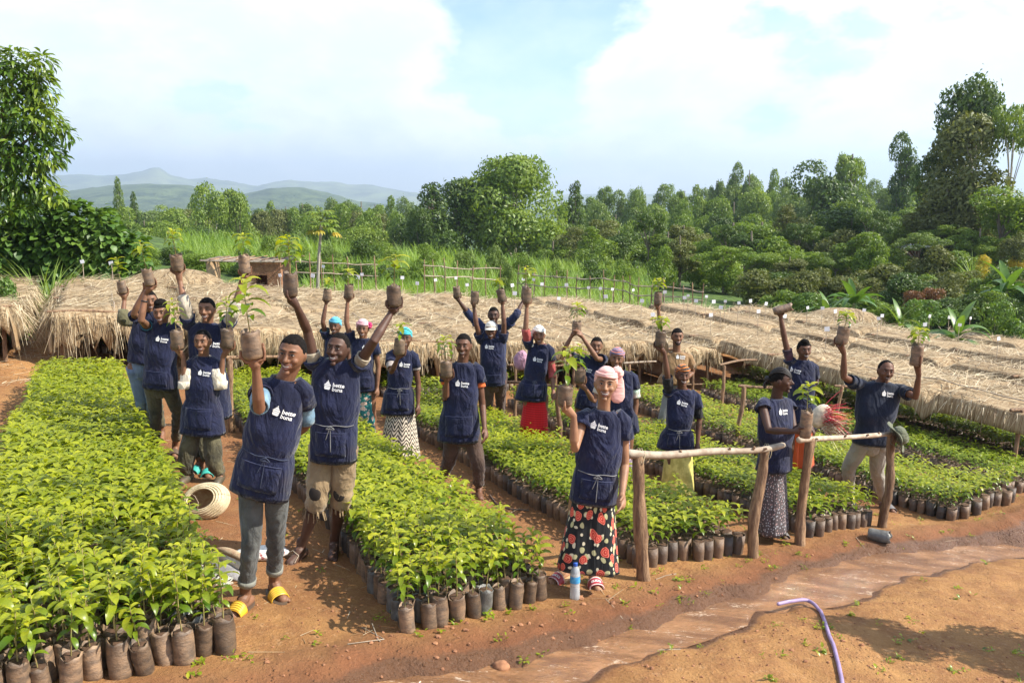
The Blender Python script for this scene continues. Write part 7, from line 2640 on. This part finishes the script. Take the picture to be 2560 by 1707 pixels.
      armL=dict(e=(1922, 1076), w=(1988, 1078), es=-1, ws=-1, pot=(2015, 1060, 32, 70, .0), grip='side', wrap=-1, plant=.75, bare=False, plabel='tall narrow bagged seedling held by the woman with braided hair', pv=8),
      armR=dict(e=(1985, 1078), w=(2002, 1062), es=-1, ws=-1, hd=(.5, -.4, -.1), curl=.8), hem=(1884, 1986, 1172), logo=(1958, 1030), logorot=.04, waist=.165, hair=(.60, .02), braids=True, smile=.1, pocket=False,
      bottom=('skirt', 'speckle', 1326, 1876, 1982), fR=(1948, 1338), fL=(1912, 1334), toeR=(.1, -1), shoes=('plain', mat('grey_sandal', (.16, .15, .15), .5), S_SOLE), wing=.05),
 dict(who='the man in khaki trousers', label='balding man in a dark polo shirt and pale khaki trousers',
      Y=8.2, h=1.74, skin='dark', vox=.0075, head=(2214, 927), hyaw=-.10, tilt=.06, sL=(2146, 962), sR=(2250, 974), hip=(2180, 1100), apron=False,
      armL=dict(e=(2109, 942), w=(2110, 884), es=-1, ws=-1, pot=(2107, 838, 32, 43, .12), side=(-.3, .8, 0), plant=.55, plabel='bagged seedling in the left raised hand of the balding man', pv=2, wing=.10),
      armR=dict(e=(2289, 992), w=(2297, 938), es=-1, ws=-1, pot=(2292, 888, 31, 52, .02), grip='side', wrap=-1, plant=.6, plabel='bagged seedling gripped in the right hand of the balding man', pv=6, wing=.16),
      kL=(2136, 1180), kR=(2204, 1185), fL=(2124, 1262), fR=(2212, 1272), toeL=(-.3, -1), toeR=(.2, -1), hem=(2131, 2219, 1108), logo=(2220, 986), waist=.175, hair=(.86, .012), moustache=True, smile=.5,
      topm=M_POLO, topname='polo_shirt', pocket=False, collar=M_POLO, scoop=1.0, sleeve=(M_POLO, .62, 1.18), bottom=('trousers', J_BEIGE, .95, 1.08), shoes=('plain', mat('grey_sandal', (.16, .15, .15), .5), S_SOLE)),
]
import time as _t
_t0 = _t.time()
for _p in PEOPLE:
    make_person(_p)
print('people', round(_t.time() - _t0, 1))
# ------------------------------------------------------------------ things lying about
def build_props():
    rs = random.Random(17)
    M_STRAWB = mat('woven_straw', (.66, .55, .36), .8, .25, 12, .9, 90, .006, color2=(.50, .40, .24))
    M_STRAWD = mat('woven_straw_dark', (.30, .17, .10), .85, .4, 18, .8, 90, .005, color2=(.42, .33, .2))
    # straw basket lying on its side
    c = gp(528, 1285)
    root = obj('straw_basket', None, None, (c[0], c[1], c[2] - .01), None, 1.15); tag(root, 'pale woven straw basket lying on its side beside the left bed', 'basket')
    n = 40
    prof = [(.0, -.02), (.10, -.015), (.150, .02), (.168, .07), (.160, .12), (.125, .155), (.098, .160), (.092, .150), (.118, .12), (.135, .07), (.11, .01), (0, .005)]
    th = np.linspace(0, 2 * np.pi, n, endpoint=False)
    V = np.array([[r * math.cos(t) * 1.08, r * math.sin(t) * .80, h] for r, h in prof for t in th])
    V = V * (1 + .02 * np.sin(V[:, :1] * 50))
    F = [(i * n + j, i * n + (j + 1) % n, (i + 1) * n + (j + 1) % n, (i + 1) * n + j) for i in range(len(prof) - 1) for j in range(n)]
    Rm = np.array(Matrix.Rotation(R(-14), 3, 'Y') @ Matrix.Rotation(R(56), 3, 'X'))
    Vr = V @ Rm.T; Vr[:, 2] -= Vr[:, 2].min()
    split = 7 * n
    fm = [0 if f[0] < split else 1 for f in F]
    me = mesh('weave', Vr, F, None, mats=[M_STRAWB, M_STRAWD], fm=fm); obj('weave', me, root)
    z0 = (V @ Rm.T)[:, 2].min()
    for j in range(11):          # coils of the weave
        r0, h0 = [(.105, -.013), (.135, .005), (.155, .03), (.166, .055), (.169, .075), (.166, .095), (.158, .12), (.147, .135), (.132, .150), (.116, .157), (.100, .160)][j]
        P = np.array([[r0 * math.cos(t) * 1.08, r0 * math.sin(t) * .80, h0] for t in np.append(th, 0)]) @ Rm.T; P[:, 2] -= z0
        Vt, Ft, _ = tube_geo(P, .0062, 5, False); obj('coil', mesh('coil', Vt, Ft, M_STRAWB), root)
    P = np.array([[-.06, .05, .16], [-.02, .02, .20], [.0, -.03, .19], [-.02, -.07, .165]]) @ Rm.T; P[:, 2] -= z0
    Vt, Ft, _ = tube_geo(P, .0022, 5); obj('string', mesh('string', Vt, Ft, M_WOODP), root)
    # woven bag with a fringe of grass
    c = gp(600, 1435)
    root = obj('fringed_bag', None, None, (c[0] - .07, c[1] + .04, c[2]), (0, 0, R(-35))); tag(root, 'woven bag with a fringe of pale grass between the left bed and the front man', 'bag')
    def lens(L, W, H, n=24, m=8):
        V = []; 
        for i in range(n):
            a = i / (n - 1); w = math.sin(math.pi * a) ** .6
            for j in range(m):
                b = j / (m - 1) * math.pi * 2
                V.append((L * (a - .5), W * w * math.cos(b) * .5, H * w * (math.sin(b) * .5 + .5) + .004))
        F = [(i * m + j, i * m + (j + 1) % m, (i + 1) * m + (j + 1) % m, (i + 1) * m + j) for i in range(n - 1) for j in range(m)]
        return V, F
    M_WB = mat('white_weave', (.68, .64, .56), .8, .2, 10, .7, 120, .004)
    M_GW = mat('grey_weave', (.26, .25, .25), .8, .3, 14, .7, 120, .004)
    V, F = lens(.46, .13, .11); obj('rim', mesh('rim', V, F, M_WB), root, (0, 0, .05))
    V, F = lens(.40, .07, .05); obj('mouth', mesh('mouth', V, F, M_STRAWD), root, (.02, -.01, .125))
    V, F = lens(.44, .20, .10); obj('side', mesh('side', V, F, M_GW), root, (0, -.06, 0))
    n = 170
    r2 = np.random.default_rng(6)
    x = r2.uniform(-.18, .2, n)
    P0 = np.stack([x, np.full(n, -.13), r2.uniform(.02, .07, n)], -1)
    D = np.stack([r2.normal(0, .16, n) + .1, -np.ones(n), r2.normal(-.15, .1, n)], -1); D /= np.linalg.norm(D, axis=1)[:, None]
    V, F = strands(P0, D, r2.uniform(.08, .20, n), r2.uniform(.003, .006, n), r2.uniform(.05, .3, n), 3)
    tag(obj('fringe', mesh('fringe', V, F, mat('pale_grass_fringe', (.55, .55, .46), .7, .2), False), root), kind='stuff')
    # flat white sack with dark red marks
    c = gp(655, 1392)
    root = obj('cloth_sack', None, None, tuple(c), (0, 0, R(6))); tag(root, 'flat white sack with dark red stains lying behind the legs of the front man', 'sack')
    V, F, U = ellipsoid((0, 0, .035), (.205, .10, .045), 34, 14)
    V = V * (1 + .13 * fbm(U[:, 0:1] * 3 + 3, U[:, 1:2] * 3 + 5, 3, 2)); V[:, 2] = np.maximum(V[:, 2], .002)
    m = bpy.data.materials.new('stained_sack'); m.use_nodes = True
    t = NT(m.node_tree); ob = t.n('ShaderNodeTexCoord').outputs['Object']
    col = t.mix(t.rng(t.noise(13, 4, .7, ob), .55, .62), (.66, .64, .58), (.28, .06, .06))
    t.n('ShaderNodeOutputMaterial', {'Surface': t.n('ShaderNodeBsdfPrincipled', {'Base Color': col, 'Roughness': .8, 'Normal': t.bump(t.noise(30, 4, .6, ob), .7, .006)})})
    obj('sack_body', mesh('sack_body', V, F, m), root)
    for q in ((-.2, .0), (.19, -.02)):
        P = [(q[0], q[1], .03), (q[0] * 1.25, q[1] - .02, .06), (q[0] * 1.5, q[1] - .05, .03), (q[0] * 1.4, q[1] - .12, .008)]
        V, F, _ = tube_geo(P, .003, 5); obj('string', mesh('string', V, F, M_WOODP), root)
    # water bottle
    c = gp(1437, 1497)
    root = obj('water_bottle', None, None, tuple(c)); tag(root, 'clear plastic water bottle with blue cap and label between the sandals of the rose skirt', 'bottle')
    n = 28
    th = np.linspace(0, 2 * np.pi, n, endpoint=False)
    prof = [(0, .004), (.030, 0), (.036, .012), (.036, .045), (.0345, .055), (.036, .065), (.0345, .078), (.0355, .09), (.0325, .108), (.035, .128), (.036, .150), (.036, .185), (.0355, .20), (.030, .225), (.020, .245), (.0135, .256), (.0135, .262)]
    def lathe(prof):
        V = np.array([[r * math.cos(t), r * math.sin(t), h] for r, h in prof for t in th])
        F = [(i * n + j, i * n + (j + 1) % n, (i + 1) * n + (j + 1) % n, (i + 1) * n + j) for i in range(len(prof) - 1) for j in range(n)]
        return V, F
    m = bpy.data.materials.new('clear_plastic'); m.use_nodes = True
    t = NT(m.node_tree)
    t.n('ShaderNodeOutputMaterial', {'Surface': t.n('ShaderNodeMixShader', {0: .42, 1: t.n('ShaderNodeBsdfPrincipled', {'Base Color': (.75, .80, .82), 'Roughness': .08, 'Specular IOR Level': 1.0, 'Transmission Weight': .3}), 2: t.n('ShaderNodeBsdfTransparent')})})
    V, F = lathe(prof); obj('bottle_body', mesh('bottle_body', V, F, m), root)
    m2 = bpy.data.materials.new('water'); m2.use_nodes = True
    t = NT(m2.node_tree)
    t.n('ShaderNodeOutputMaterial', {'Surface': t.n('ShaderNodeMixShader', {0: .55, 1: t.n('ShaderNodeBsdfPrincipled', {'Base Color': (.55, .52, .46), 'Roughness': .02, 'IOR': 1.33}), 2: t.n('ShaderNodeBsdfTransparent')})})
    V, F = lathe([(0, .008), (.033, .012), (.033, .19), (0, .1905)]); obj('water', mesh('water', V, F, m2), root)
    V, F = lathe([(.0366, .133), (.0368, .134), (.0368, .182), (.0366, .183)]); obj('label_band', mesh('label_band', V, F, mat('blue_label', (.03, .20, .50), .4, .5, 30, color2=(.10, .42, .62))), root)
    V, F = lathe([(.0155, .254), (.0165, .256), (.0165, .277), (.0155, .280), (0, .280)]); obj('cap', mesh('cap', V, F, mat('blue_cap', (.03, .10, .42), .4, .1)), root)
    # hose
    pts = [(1946, 1509), (1980, 1502), (2018, 1500), (2046, 1522), (2070, 1580), (2092, 1645), (2104, 1700), (2108, 1750), (2106, 1830)]
    P = []
    for x, y in pts:
        q = gp(x, y, .075 if x < 1990 else (.05 if x < 2025 else .015)); P.append((q[0], q[1], q[2]))
    P = np.array(P)
    tt = np.linspace(0, len(P) - 1, 70); i0 = np.clip(tt.astype(int), 0, len(P) - 2); fr = tt - i0
    def cr(i): return P[np.clip(i, 0, len(P) - 1)]
    a, b, c_, d = cr(i0 - 1), cr(i0), cr(i0 + 1), cr(i0 + 2); f = fr[:, None]
    Q = .5 * ((2 * b) + (-a + c_) * f + (2 * a - 5 * b + 4 * c_ - d) * f ** 2 + (-a + 3 * b - 3 * c_ + d) * f ** 3)
    Q[:, 2] = np.maximum(np.maximum(Q[:, 2], ground_z(Q[:, 0], Q[:, 1]) + .012), g0(Q[:, 0], Q[:, 1]) - .050)
    base = Q[0].copy()
    V, F, _ = tube_geo(Q - base, .0135, 12)
    o = obj('hose', mesh('hose', V, F, mat('lilac_hose', (.24, .18, .31), .42, .25, 9, .2, 40, .002, color2=(.30, .22, .36))), None, tuple(base))
    tag(o, 'lilac plastic hose lying on the bare soil with its end in the stream', 'hose')
    # empty bag lying by the stream
    q = gp(2195, 1352)
    V, F, _ = bag_geo(.06, .19, 77, 20)
    o = obj('empty_bag', None, None, (q[0], q[1], q[2] + .055), (R(88), 0, R(-122 + 180))); tag(o, 'empty dark soil bag lying on its side by the stream below the hat', 'bag')
    obj('bag', mesh('bag', V, F, M_BAGG), o, (0, 0, -.09))
    # floppy hat hanging on the rail end
    q = at(2240, 1092, 7.62)
    root = obj('sun_hat', None, None, tuple(q), (R(10), R(62), R(0))); tag(root, 'olive green floppy sun hat hung over the right end of the front rail', 'hat')
    mh = cloth('faded_olive_hat', (.15, .16, .10), (.09, .10, .06), fold=1.2)
    V = []; n = 32; th2 = np.linspace(0, 2 * np.pi, n, endpoint=False)
    pr = [(.165, .0), (.13, .012), (.098, .016), (.092, .05), (.085, .085), (.055, .105), (0, .11)]
    V = np.array([[r * math.cos(t), r * math.sin(t), h + (.022 * math.sin(3 * t + 1) if r > .12 else 0)] for r, h in pr for t in th2])
    V += .006 * fbm(V[:, :1] * 20, V[:, 1:2] * 20 + V[:, 2:3] * 10, 2, 1)
    F = [(i * n + j, i * n + (j + 1) % n, (i + 1) * n + (j + 1) % n, (i + 1) * n + j) for i in range(2) for j in range(n)]
    o = obj('brim', mesh('brim', V[:3 * n], F, mh), root); o.modifiers.new('t', 'SOLIDIFY').thickness = .004
    F = [(i * n + j, i * n + (j + 1) % n, (i + 1) * n + (j + 1) % n, (i + 1) * n + j) for i in range(4) for j in range(n)]
    o = obj('crown', mesh('crown', V[2 * n:], F, mh), root); o.modifiers.new('t', 'SOLIDIFY').thickness = .004
    V, F, _ = tube_geo([(.03, -.09, .0), (.06, -.07, -.05), (.05, .02, -.07), (.02, .08, -.02)], .003, 5); obj('cord', mesh('cord', V, F, mh), root)
    # red fringed basket behind the braided woman
    q = at(2052, 1040, 7.75)
    root = obj('fringed_basket', None, None, tuple(q), (0, 0, 0)); tag(root, 'red and cream fringed basket held up behind the bag of the braided woman', 'basket')
    r3 = np.random.default_rng(3)
    V, F, U = ellipsoid((0, 0, 0), (.10, .06, .13), 20, 12, np.array(Matrix.Rotation(.5, 3, 'Y')))
    obj('weave', mesh('weave', V, F, mat('cream_weave', (.60, .52, .38), .8, .3, 20, .6, 90, .004)), root)
    for cname, cc, n, y0 in (('red_fringe', (.55, .04, .06), 150, -.02), ('cream_fringe', (.70, .60, .42), 130, .01)):
        ph = r3.uniform(-.7, .9, n)
        P0 = np.stack([r3.normal(0, .025, n) + .02, np.full(n, -.05) + r3.normal(0, .02, n), r3.normal(0, .05, n) + (0 if cc[1] < .1 else -.07)], -1)
        D = np.stack([np.cos(ph), r3.normal(-.1, .2, n), np.sin(ph) * .9 - (.0 if cc[1] < .1 else .35)], -1); D /= np.linalg.norm(D, axis=1)[:, None]
        V, F = strands(P0, D, r3.uniform(.12, .27, n), r3.uniform(.005, .009, n), r3.uniform(0, .4, n), 3)
        tag(obj('fringe', mesh('fringe', V, F, mat(cname, cc, .7, .2), False), root), kind='stuff')
    # hanging hat on the ground by the red skirt, pink cloth on the rail
    q = gp(1385, 1128)
    q2 = gp(1388, 1138, .22)
    V, F, U = ellipsoid((0, 0, 0), (.10, .08, .06), 24, 14)
    V = V * (1 + .15 * fbm(U[:, 0:1] * 3 + 3, U[:, 1:2] * 3 + U[:, 2:3], 3, 2))
    o = obj('white_bundle', mesh('white_bundle', V, F, cloth('white_cloth', (.72, .68, .60), (.55, .50, .42))), None, (q2[0], q2[1], q2[2])); tag(o, 'white cloth bundle beside the hem of the red skirt', 'bundle')
    q = at(1303, 902, 10.2)
    V, F, U = ellipsoid((0, 0, 0), (.10, .05, .13), 20, 14)
    V = V * (1 + .35 * fbm(U[:, 0:1] * 3 + 3, U[:, 1:2] * 3 + U[:, 2:3] * 3, 3, 12))
    o = obj('pink_cloth', mesh('pink_cloth', V, F, cloth('mauve_cloth', (.50, .28, .36), (.36, .2, .28))), None, tuple(q)); tag(o, 'crumpled mauve cloth hung on the rail left of the woman in the red skirt', 'cloth')
    # drip pipe loop lying between beds
    P = [gp(x, y) + (0, 0, .012) for x, y in ((1225, 1240), (1240, 1262), (1275, 1275), (1320, 1278))]
    P = np.array(P); V, F, _ = tube_geo(P - P[0], .009, 8)
    o = obj('short_pipe', mesh('short_pipe', V, F, mat('brown_pipe', (.13, .085, .06), .6, .2)), None, tuple(P[0])); tag(o, 'short curved brown pipe lying on the path right of the man in brown trousers', 'pipe')
    # dry twigs and straws on the bank
    tw = [((870, 1612), (960, 1600), (905, 1570)), ((930, 1560), (945, 1600), (950, 1605)), ((1515, 1500), (1535, 1520), (1556, 1548)), ((1640, 1450), (1665, 1440), (1690, 1436)), ((1495, 1640), (1600, 1628), (1700, 1625)), ((2140, 1345), (2160, 1370), (2175, 1390))]
    for i, ps in enumerate(tw):
        P = np.array([gp(x, y) + (0, 0, .008) for x, y in ps]); V, F, _ = tube_geo(P - P[0], .0035, 5)
        o = obj('dry_twig', mesh('dry_twig', V, F, M_WOODP), None, tuple(P[0])); tag(o, ('thin dry twig lying on the soil ' + ('left of the corner of the middle bed', 'beside the forked twig left of the middle bed', 'just above the stream below the bottle', 'right of the thick first post', 'at the near edge of the stream', 'above the empty dark bag')[i]), 'twig')
    # small weeds rooted in the bare soil
    r4 = np.random.default_rng(9)
    V = []; F = []; off = 0; T = []
    spots = [(570, 1650), (590, 1640), (505, 1600), (500, 1660), (480, 1690), (1190, 1535), (1220, 1540), (1140, 1560), (1270, 1535), (1050, 1590), (1345, 1490), (1540, 1470), (1660, 1400), (1680, 1398), (1755, 1385), (1800, 1390), (1965, 1362), (2150, 1365), (2245, 1370), (2260, 1380), (1860, 1540), (1850, 1548), (1420, 1535), (1250, 1600), (1560, 1510), (1880, 1345), (2010, 1420), (2300, 1300), (2430, 1255), (2380, 1330), (2480, 1290), (1700, 1500), (1600, 1470), (2100, 1600), (1750, 1620), (2250, 1650), (2400, 1500), (1950, 1640)]
    for i in range(60): spots.append((r4.uniform(1300, 2560), r4.uniform(1380, 1707)))
    for i in range(80):
        a, b = r4.uniform(4.15, 4.9), r4.uniform(.5, 9.5); x, y = AB(a, b); spots.append((x, y, 1))
    for i in range(70):
        a, b = r4.uniform(4.9, 11), r4.choice([1.2, 3.2, 5.3, 7.4, 9.6]) + r4.normal(0, .25); x, y = AB(a, b); spots.append((x, y, 1))
    for s_ in spots:
        q = gp(s_[0], s_[1]) if len(s_) == 2 else np.array([s_[0], s_[1], gz(s_[0], s_[1])])
        sd, _, _ = stream_sd(q[0], q[1])
        if sd > -.03: continue
        n = int(r4.integers(5, 15)); sc = r4.uniform(.018, .045)
        bp = q + np.stack([r4.normal(0, .018, n), r4.normal(0, .018, n), r4.uniform(.0, .022, n)], -1)
        v, f = leaves(bp, r4.uniform(0, 6.28, n), r4.uniform(.1, 1.2, n), sc * r4.uniform(.6, 1.3, n), sc * r4.uniform(.2, .6, n), .9, .2, None, 4)
        V.append(v); F.append(f + off); off += len(v); T.append(np.repeat(r4.uniform(0, .7, n), 12))
    tag(obj('weeds', mesh('weeds', np.concatenate(V), np.concatenate(F), M_LEAF, tint=np.concatenate(T))), 'small green weeds scattered over the bare soil and along the stream', 'weeds', kind='stuff')


build_props()

q = (4.35, 4.75)
_r = obj('shrub', None, None, (q[0], q[1], gz(*q)), (0, 0, 1.0), (1.7, 1.1, 2.1))
tag(_r, 'loose leafy shrub just outside the right edge whose shadow falls on the bare soil', 'shrub')
obj('foliage', crown_mesh('loose', 2, G_MID), _r); obj('stems', trunk_mesh('loose', 2, M_BARK), _r)

# ------------------------------------------------------------------ air
def build_haze():
    m = bpy.data.materials.new('haze'); m.use_nodes = True
    t = NT(m.node_tree)
    v = t.n('ShaderNodeVolumePrincipled', {'Color': (.68, .83, 1.0, 1), 'Density': HAZE, 'Anisotropy': .25})
    t.n('ShaderNodeOutputMaterial', {'Volume': v.outputs[0]})
    b = MB(); b.box((0, 3500, 120), (15000, 8600, 480))
    o = b.obj('haze', m, None, False); tag(o, 'pale haze in the air over the valley', 'haze', kind='stuff')
    o.visible_shadow = True


HAZE = .00028
build_haze()
